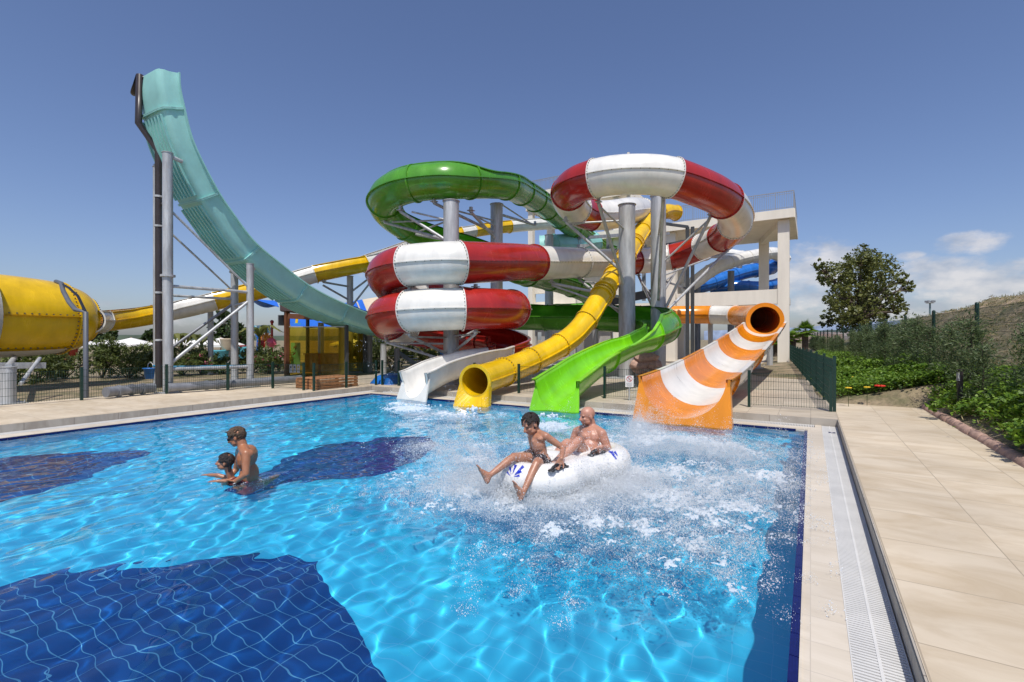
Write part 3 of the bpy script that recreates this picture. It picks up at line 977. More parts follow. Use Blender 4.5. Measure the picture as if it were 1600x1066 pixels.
# ------------------------------------------------------------------ green open slide
gs = thing('water_slide', 'green open spiral slide circling high at left and ending in a lime green chute', 'water slide', KZ(876, 630, 0))
CG = (-2.85, 20.8); RG = 2.55
def loopG(th, z, R=RG): return RD(CG[0] + R * math.cos(math.radians(th)), CG[1] + R * math.sin(math.radians(th)), z)
GP = [K(965, 408, 40), K(935, 398, 37), K(905, 378, 33), K(872, 354, 29.3), K(842, 333, 25.8), K(812, 318, 22.6), K(786, 310, 20.4), loopG(-72, 6.98), loopG(-95, 6.92), loopG(-120, 6.86), loopG(-147, 6.76), loopG(-175, 6.60), loopG(-203, 6.36), loopG(-230, 6.05), loopG(-258, 5.7), loopG(-285, 5.3),
      K(800, 440, 22.5), K(840, 449, 24.5), K(885, 460, 27.0), K(925, 478, 29.5), K(930, 500, 32.5), K(880, 505, 33), K(810, 505, 30), K(760, 508, 26.8), K(778, 514, 24.4), K(830, 515, 23.6), K(885, 516, 23), K(940, 517, 22.3), K(995, 521, 21.2), K(1028, 527, 20.0), K(1035, 535, 18.7), K(1018, 545, 17.4), K(985, 556, 16.3), K(955, 572, 15.3), K(925, 592, 14.3), K(900, 613, 13.4), K(881, 630, 12.6), K(871, 639, 12.2)]
P, L = resample(catmull(GP, 10), .14); fr = frames(P); n_ = len(P)
iE = near_i = min(range(n_), key=lambda i: (P[i] - loopG(-72, 6.98)).length)
i_bend = min(range(n_), key=lambda i: (P[i] - K(1028, 527, 20.0)).length)
i_lime = min(range(n_), key=lambda i: (P[i] - K(1010, 548, 17.1)).length)
i_back = min(range(n_), key=lambda i: (P[i] - K(760, 508, 26.8)).length)
def gsize(i):
    w = .64; h = .64; eL = 0; eR = 0
    if i < i_back:
        # clockwise from above: outer bank is on the left of travel towards the tower run, then on the left round the loop
        k = min(1, max(0, (i - iE + 14) / 14))
        eL = .0 + .62 * k if i < iE + 200 else .5
        if i < iE - 10: eL = .25; eR = .25; w = .6
    elif i < i_lime:
        eL = .55; eR = .0; w = .62; h = .62
        if i > i_bend - 16: pass
    else:
        t = (i - i_lime) / (n_ - 1 - i_lime)
        eL = max(0, .35 * (1 - t * 4)); w = .62 - .08 * t; h = .52 + .22 * t
    return (w, h, eL, eR)
# smooth the sizes
SZ = np.array([gsize(i) for i in range(n_)])
ker = np.ones(9) / 9
for c in range(4):
    SZ[:, c] = np.convolve(np.pad(SZ[:, c], 4, mode='edge'), ker, 'valid')
SZ = [tuple(x) for x in SZ]
secs = list(range(0, i_lime, 17)) + [i_lime]
for i, j in zip(secs, secs[1:]):
    b = MB(); trough_sweep(b, fr[i:j + 1], SZ[i:j + 1], bolts=False); b.build('green_section', [M['green'], M['bolt']], gs)
mid = (i_lime + n_ - 1) // 2
b = MB(); trough_sweep(b, fr[i_lime:mid + 1], SZ[i_lime:mid + 1], bolts=False); b.build('lime_section', [M['lime'], M['bolt']], gs)
b = MB(); trough_sweep(b, fr[mid:], SZ[mid:], bolts=False, flange_ends=False); end_plate(b, fr[-1], SZ[-1], ZW - .12, wide=.03, fwd=.32); b.build('lime_chute', [M['lime'], M['bolt']], gs)

# ------------------------------------------------------------------ orange and white slide
os_ = thing('water_slide', 'wide orange and white striped chute coming out of an orange tube at the right', 'water slide', KZ(1060, 640, 0))
OP = [K(1000, 492, 33.5), K(1060, 492, 33.3), K(1110, 492, 32.6), K(1150, 493, 31), K(1178, 495, 28.4), K(1192, 498, 25.6), K(1195, 500, 24.2)]
P, L = resample(catmull(OP, 10), .2); fr = frames(P); n_ = len(P)
ids = [0, min(range(n_), key=lambda i: (P[i] - K(1112, 492, 32.6)).length), min(range(n_), key=lambda i: (P[i] - K(1149, 493, 31)).length)]
for (i, j, c) in ((0, ids[1], 'orange'), (ids[1], ids[2], 'white')):
    b = MB(); tube_section(b, fr[i:j + 1], .61, 0, n=32); b.build(c + '_section', [M[c], M['bolt']], os_)
# flared mouth piece
b = MB()
rows = []; rows_i = []
for k, (p, T, Sd, N) in enumerate(fr[ids[2]:]):
    t = k / (len(fr) - 1 - ids[2]); r_ = .61 + .17 * t
    rows.append([p + Sd * (r_ * math.cos(2 * math.pi * q / 36)) + N * (r_ * math.sin(2 * math.pi * q / 36)) for q in range(36)])
    rows_i.append([p + Sd * ((r_ - .08) * math.cos(-2 * math.pi * q / 36)) + N * ((r_ - .08) * math.sin(-2 * math.pi * q / 36)) for q in range(36)])
b.grid(rows, 0, True, True); b.grid(rows_i, 0, True, True)
p, T, Sd, N = fr[-1]
rr = [[p + T * h + Sd * (rd * math.cos(2 * math.pi * k / 36)) + N * (rd * math.sin(2 * math.pi * k / 36)) for k in range(36)] for rd, h in ((.66, -.02), (.66, .04), (.86, .04), (.86, -.04), (.77, -.04))]
b.grid(rr, 0, False, True)
b.build('orange_mouth', [M['orange'], M['bolt']], os_)
# the open chute
mz = P[-1].z - .72
mx_, my_ = P[-1].x, P[-1].y
TP = []
x1, y1 = KZ(1058, 666, ZW).x, 10.75
for t in [i / 10 for i in range(11)]:
    x = mx_ + (x1 - mx_) * t; y = my_ + (y1 - my_) * t
    z = mz + (-.06 - mz) * (1 - (1 - t) ** 1.28) if t < 1 else -.06
    TP.append(Vector((x, y, z)))
P, L = resample(catmull(TP, 8), .16); fr = frames(P); n_ = len(P)
stripes = 10
bnd = [0, .05, .165, .295, .455, .606, .765, .915, 1.0]
colz = ['white', 'orange', 'white', 'orange', 'white', 'orange', 'white', 'orange']
def osz(i):
    t = i / (n_ - 1)
    st = .0
    return (.87, .62 + .22 * t, 0, 0)
for a, c_, col in zip(bnd, bnd[1:], colz):
    i, j = int(round(a * (n_ - 1))), int(round(c_ * (n_ - 1)))
    b = MB(); trough_sweep(b, fr[i:j + 1], [osz(k) for k in range(i, j + 1)], flange_ends=True)
    if c_ == 1.0:
        end_plate(b, fr[-1], osz(n_ - 1), ZW - .15, wide=.06, fwd=.30, ret=.18)
    b.build(col + ('_section' if c_ < 1 else '_chute_end'), [M[col], M['bolt']], os_)

# ------------------------------------------------------------------ teal half pipe
ts = thing('water_slide', 'tall steep teal half pipe slide with a ribbed underside rising at left on grey posts', 'water slide', KZ(330, 610, 0))
e_ = Vector((.5, .866)); s_ = Vector((.866, -.5)); A0 = Vector((-10.9, 15.1))
TF = [(-.38, 9.68), (-.36, 9.25), (-.27, 8.77), (.05, 7.57), (.70, 6.3), (1.25, 5.52), (2.03, 4.6), (3.1, 3.84), (4.55, 3.05), (6.38, 2.45), (8.6, 1.98), (11.5, 1.8), (14.5, 1.75)]
TP = catmull([Vector((t, 0, z)) for t, z in TF], 12)
TP, L = resample(TP, .16)
TP_TEAL = list(TP)
HW = .70
def tw(t, z, s, nx, nz, off):   # path point plus side offset s plus normal offset
    q = A0 + e_ * (t + nx * off) + s_ * s
    return RD(q.x, q.y, z + nz * off)
prof = [(-HW - .14, .62), (-HW - .02, .34), (-HW - .01, .16), (-HW + .08, .03), (-HW + .22, .0), (0, -.0), (HW - .22, 0), (HW - .08, .03), (HW + .01, .16), (HW + .02, .34), (HW + .14, .62)]
secT = [0]
acc = 0
marksT = []
cutsT = [0, 7, 24, 38, 53, 67, 82, 96, len(TP) - 1]
for a, c_ in zip(cutsT, cutsT[1:]):
    b = MB()
    ri, ro, ll, lr, fl_ = [], [], [], [], []
    seg = list(range(a, c_ + 1))
    for i in seg:
        p = TP[i]; q0 = TP[max(0, i - 1)]; q1 = TP[min(len(TP) - 1, i + 1)]
        d = (q1 - q0).normalized(); nx, nz = -d.z, d.x    # normal to the inner side
        wallh = .42 + .18 * min(1, max(0, p.x / 3))
        tp_ = max(0, 1 - i / 7)     # the top end tapers in from the far side
        def nar(sx): return sx * (1 - .62 * tp_) if sx < 0 else sx
        ri.append([tw(p.x, p.z, nar(sx), nx, nz, o * wallh / .62) for sx, o in prof])
        po = []
        for sx, o in prof:
            po.append((sx + (.035 if sx > 0 else -.035 if sx < 0 else 0), o * wallh / .62 - (.035 if o < .1 else 0)))
        ro.append([tw(p.x, p.z, nar(sx), nx, nz, o) for sx, o in reversed(po)])
        lr.append([tw(p.x, p.z, HW + .13, nx, nz, wallh + .02), tw(p.x, p.z, HW + .26, nx, nz, wallh + .02), tw(p.x, p.z, HW + .26, nx, nz, wallh - .02), tw(p.x, p.z, HW + .14, nx, nz, wallh - .02)])
        ll.append([tw(p.x, p.z, nar(-HW - .14), nx, nz, wallh - .02), tw(p.x, p.z, nar(-HW - .14) - .10, nx, nz, wallh - .02), tw(p.x, p.z, nar(-HW - .14) - .10, nx, nz, wallh + .02), tw(p.x, p.z, nar(-HW - .14) + .01, nx, nz, wallh + .02)])
    b.grid(ri, 0, True); b.grid(ro, 0, True); b.grid(lr, 0, False); b.grid(ll, 0, False)
    # ribs under the floor
    for sx in ((-.62, -.43, -.24, -.05, .14, .33, .52) if a > 0 else ()):
        rr = []
        for i in seg[1:-1]:
            p = TP[i]; d = (TP[min(len(TP) - 1, i + 1)] - TP[i - 1]).normalized(); nx, nz = -d.z, d.x
            rr.append([tw(p.x, p.z, sx - .022, nx, nz, -.03), tw(p.x, p.z, sx - .026, nx, nz, -.10), tw(p.x, p.z, sx + .026, nx, nz, -.10), tw(p.x, p.z, sx + .022, nx, nz, -.03)])
        if len(rr) > 1: b.grid([list(reversed(x)) for x in rr], 0, False)
    # end flanges
    for i in (a, c_):
        p = TP[i]; d = (TP[min(len(TP) - 1, i + 1)] - TP[max(0, i - 1)]).normalized(); nx, nz = -d.z, d.x
        sg = 1 if i == a else -1
        def at_(sx, o, dt): 
            q = A0 + e_ * (p.x + nx * o + d.x * dt) + s_ * sx
            return RD(q.x, q.y, p.z + nz * o + d.z * dt)
        k_ = max(0, 1 - i / 7)
        oo = []
        for sx, o in prof:
            oo.append((sx * (1 - .62 * k_) if sx < 0 else sx, o * (.42 + .18 * min(1, max(0, p.x / 3))) / .62))
        inn = [(sx * 1.0, o) for sx, o in oo]; ex = []
        for sx, o in oo:
            if k_ > .01: ex.append((sx, o - .03))
            elif abs(sx) >= HW - .04: ex.append((sx + math.copysign(.10, sx), o))
            elif abs(sx) > HW - .1: ex.append((sx + math.copysign(.08, sx), o - .08))
            else: ex.append((sx, o - .11))
        r1 = [at_(sx, o, .004 * sg) for sx, o in inn]; r2 = [at_(sx, o, .004 * sg) for sx, o in ex]; r3 = [at_(sx, o, .034 * sg) for sx, o in ex]; r4 = [at_(sx, o, .034 * sg) for sx, o in inn]
        rr = [r1, r2, r3, r4]
        if sg < 0: rr = [list(reversed(x)) for x in rr]
        b.grid(rr, 0, False)
    b.build('teal_section', [M['teal'], M['bolt']], ts)

# ------------------------------------------------------------------ yellow and white flume and funnel at the left
fs = thing('water_slide', 'long yellow and white flume running down into the big yellow funnel at far left', 'water slide', KZ(333, 590, 0))
FP = [K(870, 348, 36), K(812, 352, 34), K(763, 357, 32.5), K(725, 363, 31), K(680, 372, 29.2), K(607, 398, 26), K(568, 411, 24.5), K(530, 419, 23.8), K(493, 427, 23.3), K(450, 440, 22.9), K(407, 452, 22.5), K(367, 462, 22.2), K(333, 470, 21.8), K(300, 478, 21.4), K(270, 484, 21), K(239, 490, 20.4), K(200, 496, 19.6), K(160, 500, 18.4), K(141, 500, 17.3), K(136, 500, 16.9)]
P, L = resample(catmull(FP, 10), .2); fr = frames(P); n_ = len(P)
def ix(q): return min(range(n_), key=lambda i: (P[i] - q).length)
ids = [0, ix(K(795, 354, 33.6)), ix(K(738, 361, 31.4)), ix(K(713, 365, 30.7)), ix(K(665, 377, 28.4)), ix(K(568, 411, 24.5)), ix(K(494, 427, 23.3)), ix(K(415, 450, 22.6)), ix(K(333, 470, 21.8)), ix(K(252, 488, 20.6)), ix(K(157, 500, 18.2)), n_ - 1]
cl_ = ['white', 'yellow', 'white', 'yellow', 'white', 'yellow', 'white', 'yellow', 'white', 'yellow', 'white']
for i, j, c in zip(ids, ids[1:], cl_):
    b = MB()
    sz = [(.44, .42, .0, .36)] * (j - i + 1)
    ff = [(p - N * .42, T, Sd, N) for (p, T, Sd, N) in fr[i:j + 1]]
    trough_sweep(b, ff, [(.43, .42, .30, .30)] * (j - i + 1), bolts=False)
    b.build(c + '_section', [M[c], M['bolt']], fs)

fu = thing('funnel_slide', 'huge bulging yellow funnel with white rim and belly at the left edge', 'funnel slide', KZ(12, 630, 0))
ax0 = K(139, 499, 17.5); axd = RD(-.34, -.94, 0).normalized()
axs = axd.cross(Vector((0, 0, 1))).normalized(); axn = Vector((0, 0, 1))
FRr = 1.36
prof = [(0.0, .43), (.03, .62), (.12, .80), (.30, .98), (.55, 1.10), (.9, 1.20), (1.3, 1.26), (1.9, 1.30), (2.6, 1.32), (3.4, 1.33), (4.6, 1.33)]
def fpt(h, r, a): return ax0 + axd * h + axs * (r * math.cos(a)) + axn * (r * math.sin(a))
def lathe_range(b, pr, a0, a1, n, mi=0, close=False):
    rows = [[fpt(h, r, math.radians(a0 + (a1 - a0) * k / n)) for k in range(n + 1)] for h, r in pr]
    b.grid(rows, mi, True)
prof_s = []
for q in catmull([Vector((h, r, 0)) for h, r in prof], 4): prof_s.append((q.x, q.y))
k1 = next(i for i, q in enumerate(prof_s) if q[0] > .88)
b = MB(); lathe_range(b, prof_s[:k1 + 1], 0, 360, 64)
# bolts round the ring joint and lips
for (h, r) in ((.90, 1.21), (.10, .76)):
    rr = [[fpt(h + dh, rd, 2 * math.pi * k / 64) for k in range(64)] for rd, dh in ((r - .02, -.02), (r + .05, -.02), (r + .05, .02), (r - .02, .02))]
    b.grid(rr, 0, False, True)
    for k in range(56):
        b.box(fpt(h - .06, r + .005, 2 * math.pi * k / 56), (.035, .035, .035), 1)
        b.box(fpt(h + .07, r + .02, 2 * math.pi * k / 56), (.035, .035, .035), 1)
b.build('yellow_nose', [M['yellow'], M['bolt']], fu)
b = MB(); lathe_range(b, prof_s[k1:], -52, 232, 56)
for a in (-52, 232, 0, 180):
    rr = [[fpt(h, r - .01, math.radians(a) - .012), fpt(h, r + .06, math.radians(a) - .012), fpt(h, r + .06, math.radians(a) + .012), fpt(h, r - .01, math.radians(a) + .012)] for h, r in prof_s[k1:]]
    b.grid(rr, 0, False); b.grid([list(reversed(x)) for x in rr], 0, False)
    for q in range(14):
        b.box(fpt(.98 + q * .18, 1.33, math.radians(a) - .05), (.035, .035, .035), 1)
b.build('yellow_shell', [M['yellow'], M['bolt']], fu)
b = MB(); lathe_range(b, [(h, r - .012) for h, r in prof_s[k1:]], 232, 308, 20)
# flat white cradle under the belly
b.build('white_belly', [M['white'], M['bolt']], fu)
b = MB()
rr = [[fpt(h, rd, 2 * math.pi * k / 64) for k in range(64)] for rd, h in ((1.32, 3.0), (1.53, 3.0), (1.53, 3.1), (1.37, 3.1), (1.37, 4.6))]
b.grid([list(reversed(x)) for x in rr], 0, False, True); b.grid(rr, 0, False, True)
for k in range(60):
    b.box(fpt(2.99, 1.38, 2 * math.pi * k / 60), (.035, .035, .035), 1); b.box(fpt(2.99, 1.47, 2 * math.pi * (k + .5) / 60), (.035, .035, .035), 1)
b.build('white_rim', [M['white'], M['bolt']], fu)

# ------------------------------------------------------------------ blue and white slides behind the tower frame
def back_slide(label, pts, r, col, name='water_slide'):
    t = thing(name, label, 'water slide', Vector((pts[-1].x, pts[-1].y, 0)))
    P, L = resample(catmull(pts, 8), .3); f = frames(P)
    k = 8
    for i in range(0, len(P) - 1, k):
        b = MB(); tube_section(b, f[i:min(len(P), i + k + 1)], r, 0, n=20, bolts=False)
        b.build(col + '_section', [M[col], M['bolt']], t)
    return t
back_slide('white tube slide seen through the right concrete frame of the tower, above the blue one', [K(1225, 405, 47), K(1208, 396, 44.5), K(1174, 401, 43), K(1143, 409, 42), K(1114, 421, 41), K(1090, 438, 41), K(1070, 452, 42)], .56, 'white')
back_slide('white tube slide farther back, its top just showing behind the front white tube', [K(1212, 410, 50), K(1170, 402, 48.5), K(1125, 396, 48), K(1080, 400, 50), K(1060, 412, 53)], .5, 'white')
back_slide('bright blue tube slide seen through the tower frame under the white tube', [K(1216, 410, 49), K(1200, 420, 47), K(1170, 424, 46), K(1140, 433, 45.5), K(1100, 446, 45), K(1060, 454, 45), K(1020, 450, 46)], .66, 'blue')
back_slide('blue tube slide lowest in the tower frame just above the concrete beam', [K(1216, 443, 47), K(1190, 448, 45), K(1150, 447, 45), K(1110, 452, 46)], .5, 'blue')
back_slide('teal covered flume end beside the tower behind the green slide', [K(925, 380, 35), K(890, 384, 32.5), K(865, 386, 31.5), K(845, 388, 31.5)], .8, 'teal')
# ================================================================== SUPPORT POSTS
def post(label, base, top, r, group=None, m='galv', flange=None, name='support_post', base_plate=True):
    base = Vector(base); t = thing(name, label, 'support post', (base.x, base.y, 0), group)
    b = MB(); b.tube([(base.x, base.y, 0), (base.x, base.y, top)], r, 20); 
    b.tube([(base.x, base.y, top), (base.x, base.y, top + .02)], r * 1.12, 20)
    if flange:
        for z in flange: b.tube([(base.x, base.y, z - .03), (base.x, base.y, z + .03)], r * 1.45, 20)
    b.build('column', M[m], t)
    if base_plate:
        b = MB(); b.box((base.x, base.y, .012), (r * 4, r * 4, .022))
        for dx in (-1, 1):
            for dy in (-1, 1):
                b.tube([(base.x + dx * r * 1.6, base.y + dy * r * 1.6, .02), (base.x + dx * r * 1.6, base.y + dy * r * 1.6, .09)], .014, 8)
        b.build('base_plate', M[m], t)
    return t
def arm(t, a, c, r=.055, m='galv', saddle=None, name='arm'):
    b = MB(); b.tube([a, c], r, 10)
    if saddle is not None:
        c = Vector(c); b.box(c + Vector((0, 0, .06)), (.22, .22, .03)); b.bar(c, c + Vector((0, 0, saddle)), .10, .10)
    b.build(name, M[m], t)

# big pillar in the left loops
pl = KZ(705, 598, 0)
t = post('thick grey pillar standing inside the stacked red and white loops at left', pl, 6.75, .29, 'big slide pillars')
for th, z in ((-62, 3.42), (-118, 3.30), (-165, 3.10), (-62, 1.90), (-118, 1.82), (-170, 1.6), (-300, 2.3)):
    q = loopL(th, z); base = Vector((pl.x, pl.y, z - .62)); d = (q - base); d.z = 0; d.normalize()
    arm(t, Vector((pl.x, pl.y, z - .75)) + d * .25, q - Vector((0, 0, .10)), .05, saddle=.15)
    arm(t, Vector((pl.x, pl.y, z - .15)) + d * .25, q - Vector((0, 0, .12)), .035, name='brace')
for th in (-80, -125, -172, -225):
    q = loopG(th, 6.55)
    d = (q - pl); d.z = 0; d.normalize()
    arm(t, Vector((pl.x, pl.y, 5.35)) + d * .25, q, .06, saddle=.22)
    arm(t, Vector((pl.x, pl.y, 6.1)) + d * .25, q - Vector((0, 0, .05)) - d * .5, .035, name='brace')
p2 = K(776, 531, 21.3); p2.z = 0
t = post('grey pillar behind the red and white loops holding the right side of the green spiral', p2, 1.6 + 211 / 756 * 21.3, .27, 'big slide pillars')
for q in (K(836, 352, 25.5), loopG(-60, 6.5), loopG(-92, 6.75)):
    d = (q - p2); d.z = 0; d.normalize()
    arm(t, Vector((p2.x, p2.y, q.z - .45)) + d * .25, q, .06, saddle=.2)
    arm(t, Vector((p2.x, p2.y, q.z + .05)) + d * .25, q - d * .3 - Vector((0, 0, .05)), .035, name='brace')
# two big pillars in the right loop
p3 = K(979.5, 531, 20.3); p3.z = 0
t = post('foremost thick grey pillar rising beside the yellow tube, its top open under the high loop', p3, 1.6 + 210 / 756 * 20.3, .34, 'big slide pillars')
for (q, zb, zc) in ((K(935, 318, 18.4), 3.9, 6.2), (K(884, 347, 20.6), 4.55, 6.6), (K(905, 437, 22.5), 2.7, 3.9), (K(862, 443, 20.9), 3.4, 2.9)):
    d = (q - p3); d.z = 0; d.normalize()
    arm(t, Vector((p3.x, p3.y, zb)) + d * .3, q, .065, saddle=.22)
    arm(t, Vector((p3.x, p3.y, zc)) + d * .3, q - Vector((0, 0, .08)), .04, name='brace')
p4 = K(1028.5, 531, 21.0); p4.z = 0
t = post('tall grey pillar standing behind the lime chute and meeting the underside of the high loop', p4, 1.6 + 224 / 756 * 21, .32, 'big slide pillars')
for (q, zb, zc) in ((K(1036, 309, 18.0), 3.3, 6.1), (K(1110, 338, 19.6), 2.9, 5.0), (K(1138, 390, 24.0), 2.7, 4.4), (K(1055, 425, 26.9), 3.4, 4.0), (K(998, 432, 26.8), 2.6, 3.2)):
    d = (q - p4); d.z = 0; d.normalize()
    arm(t, Vector((p4.x, p4.y, zb)) + d * .3, q, .065, saddle=.22)
    arm(t, Vector((p4.x, p4.y, zc)) + d * .3, q - Vector((0, 0, .08)), .04, name='brace')
# slimmer pillars carrying the runs towards the tower
for (u, d_, vt, r, lab) in ((858, 30.5, 368, .27, 'grey pillar between the loops carrying the descending green trough'), (893, 28.0, 520, .14, 'short grey post under the long level green trough'),
                            (930, 22.0, 515, .13, 'slim grey post under the level green trough near the yellow tube'), (1142, 42, 424, .27, 'grey pillar left of two under the blue slides behind the tower frame'),
                            (1155, 45.5, 415, .25, 'slender grey pillar farthest back under the white slide'), (1196, 41.5, 404, .25, 'right grey pillar under the blue slides behind the tower frame'), (1090, 44, 440, .25, 'grey pillar behind the dark steel posts under the white slide'),
                            (1013, 24.8, 540, .16, 'short dark post under the bend of the green slide'), (1110, 33, 506, .16, 'post under the left end of the orange tube'), (1152, 31.2, 507, .16, 'post under the white ring of the orange tube'),
                            (1166, 24.6, 535, .15, 'post nearest the pool under the orange mouth'), (1184, 27, 520, .16, 'middle post under the orange mouth'), (1203, 29.5, 512, .17, 'post farthest right under the orange tube beside the concrete column')):
    q = K(u, 531, d_); q.z = 0
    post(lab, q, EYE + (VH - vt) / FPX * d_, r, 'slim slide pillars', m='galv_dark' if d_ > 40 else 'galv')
# dark twin steel post by the tower
q = K(1078, 531, 30); q.z = 0
t = thing('steel_mast', 'dark steel twin post rising past the beam in front of the concrete tower frame', 'mast', (q.x, q.y, 0))
for dx in (-.16, .16):
    b = MB(); b.bar((q.x + dx * .85, q.y + dx * .5, 0), (q.x + dx * .85, q.y + dx * .5, 8.6), .14, .2); b.build('post', M['dark_steel'], t)
b = MB(); b.bar((q.x - .12, q.y - .05, 8.6), K(1040, 350, 29.5), .12, .16); b.build('bracket', M['dark_steel'], t)

# posts of the teal half pipe
def teal_xy(t_, s): 
    p_ = A0 + e_ * t_ + s_ * s
    return p_
tp = [('front tall post under the top of the teal half pipe', 262.5, 614, 240, .135, (7.4 / 2.1,)), ('rear tall post under the top of the teal half pipe behind the dark pipe', 246, 604, 262, .12, None),
      ('front post at the middle of the teal half pipe', 391, 604, 413, .115, None), ('rear grey post at the middle of the teal half pipe', 366.5, 596.5, 424, .13, None)]
tb = []
def TPT(z, s):
    p = min(TP_TEAL, key=lambda q: abs(q.z - z)); return tw(p.x, p.z, s, 0, -1, .14)
for lab, u, v, vt, r, fl_ in tp:
    q = KZ(u, v, 0); d_ = EYE * FPX / (v - VH)
    top = EYE + (VH - vt) / FPX * d_
    tb.append((q, top, post(lab, q, top, r, 'teal slide posts', flange=fl_)))
(qa, ta, oa), (qb, tbz, obb), (qc, tcz, oc), (qd, tdz, od) = tb
def up(q, z): return Vector((q.x, q.y, z))
arm(oa, up(qa, EYE + (VH - 447) / FPX * 14.6), up(qc, EYE + (VH - 457) / FPX * 16.6), .05, name='crossbar')
arm(oa, up(qa, EYE + (VH - 577) / FPX * 14.6), up(qc, EYE + (VH - 573) / FPX * 16.6), .055, name='crossbar')
arm(oa, up(qa, EYE + (VH - 571) / FPX * 14.6), up(qc, EYE + (VH - 469) / FPX * 16.6), .05, name='diagonal')
arm(oa, up(qa, EYE + (VH - 325) / FPX * 14.6), up(qc, EYE + (VH - 452) / FPX * 16.6), .035, name='diagonal')
arm(obb, up(qb, EYE + (VH - 338) / FPX * 16), up(qd, EYE + (VH - 455) / FPX * 18), .035, name='diagonal')
arm(obb, up(qb, EYE + (VH - 458) / FPX * 16), up(qd, EYE + (VH - 466) / FPX * 18), .045, name='crossbar')
arm(obb, up(qb, EYE + (VH - 560) / FPX * 16), up(qd, EYE + (VH - 472) / FPX * 18), .05, m='galv_dark', name='diagonal')
arm(oa, up(qa, 5.9), up(qb, 5.9), .05, name='crossbar'); arm(oc, up(qc, 2.9), up(qd, 2.9), .05, name='crossbar')
arm(oa, up(qa, ta - .05), TPT(7.2, .75), .06, name='bracket')
arm(obb, up(qb, tbz - .05), TPT(7.3, -.75), .06, name='bracket')
arm(oc, up(qc, tcz - .02), TPT(4.2, .7), .06, name='bracket'); arm(od, up(qd, tdz - .02), TPT(4.2, -.7), .06, name='bracket')
for (u, v, vt, r, m_, lab) in ((501.5, 585, 505, .13, 'galv', 'grey post in front of the amber booth under the teal slide'), (534, 587, 505, .13, 'galv', 'grey post at the right corner of the amber booth under the teal slide'),
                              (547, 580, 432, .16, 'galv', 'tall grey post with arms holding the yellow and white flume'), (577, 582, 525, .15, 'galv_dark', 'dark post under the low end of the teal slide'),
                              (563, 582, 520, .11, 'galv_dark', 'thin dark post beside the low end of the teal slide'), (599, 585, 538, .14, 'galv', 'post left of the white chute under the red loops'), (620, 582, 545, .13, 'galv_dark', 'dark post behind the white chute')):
    q = KZ(u, v, 0); d_ = EYE * FPX / (v - VH)
    t = post(lab, q, EYE + (VH - vt) / FPX * d_, r, 'posts near the booth', m=m_)
    if u == 547:
        arm(t, up(q, 4.3), K(505, 441, 23.3), .05, saddle=.2); arm(t, up(q, 3.6), K(505, 446, 23.3), .05); arm(t, up(q, 4.0), K(590, 425, 25), .05); arm(t, up(q, 3.2), K(590, 427, 25), .05)
for (u, d_, vt) in ((245, 20.8, 508), (329, 22.4, 486)):
    q = K(u, 531, d_); q.z = 0
    post('slim post under the yellow flume %s' % ('behind the tall teal slide posts' if u < 300 else 'between the teal slide posts'), q, EYE + (VH - vt) / FPX * d_, .12, 'posts near the booth')

# dark water pipe feeding the half pipe
t = thing('water_pipe', 'dark brown water pipe climbing beside the tall post to the top of the teal slide', 'pipe', (qb.x, qb.y, 0))
D_ = 15.3
b = MB(); b.tube([K(248, 606, D_), K(248, 238, D_), K(217, 193, D_ - .3), K(219, 118, D_ - .4), K(212, 140, D_ - .3), K(210, 146, D_ + .1)], .095, 14)
b.tube([K(219, 122, D_ - .4), K(232, 122, D_ - .3)], .05, 10); b.build('riser', M['pvc'], t)
b = MB()
for v in (306, 352, 456, 530):
    b.tube([K(248, v, D_), K(248, v + 3, D_)], .115, 14)
    b.bar(K(248, v + 1, D_), K(262, v + 1, 14.8), .03, .03)
b.build('clamp', M['galv'], t)
# blue bucket and thin blue pipe
t = thing('bucket', 'blue plastic bucket hanging beside the dark water pipe', 'bucket', K(235, 592, 16.5))
b = MB(); c = K(235, 592, 16.5); b.lathe([(.0, 0), (.15, 0), (.20, .34), (.22, .34), (.22, .37), (.18, .37), (.14, .02), (0, .02)], 20, c); b.build('pail', M['bluetarp'], t)
b = MB(); b.tube([c + Vector((.2, 0, .35)), c + Vector((.17, 0, .5)), c + Vector((0, 0, .57)), c + Vector((-.17, 0, .5)), c + Vector((-.2, 0, .35))], .012, 6); b.build('handle', M['galv'], t)
b = MB(); b.tube([K(240, 572, 15.6), K(268, 573.5, 15.2), K(385, 571.5, 16.9)], .035, 8); tag(b.build('blue_pipe', mat('turquoise_pipe', (.02, .22, .38), .4)), 'thin turquoise pipe lying along the crossbar under the teal slide', 'pipe')
# big grey pipes on the ground behind the fence
for lab, pts, r in (('thick grey water pipe lying on the ground from the tall posts towards the booth', [KZ(262, 606, .18), KZ(340, 601, .18), KZ(470, 592, .18)], .13),
                    ('thick grey water pipe lying on the ground left of the tall posts', [KZ(165, 613, .18), KZ(205, 609, .18), KZ(240, 606, .18)], .14)):
    b = MB(); b.tube(pts, r, 16)
    for q in pts[1:-1] + [pts[0].lerp(pts[-1], .25), pts[0].lerp(pts[-1], .75)]: 
        dd = (pts[-1] - pts[0]).normalized() * .04; b.tube([q - dd, q + dd], r * 1.14, 16)
    tag(b.build('ground_pipe', M['galv_dark']), lab, 'pipe')

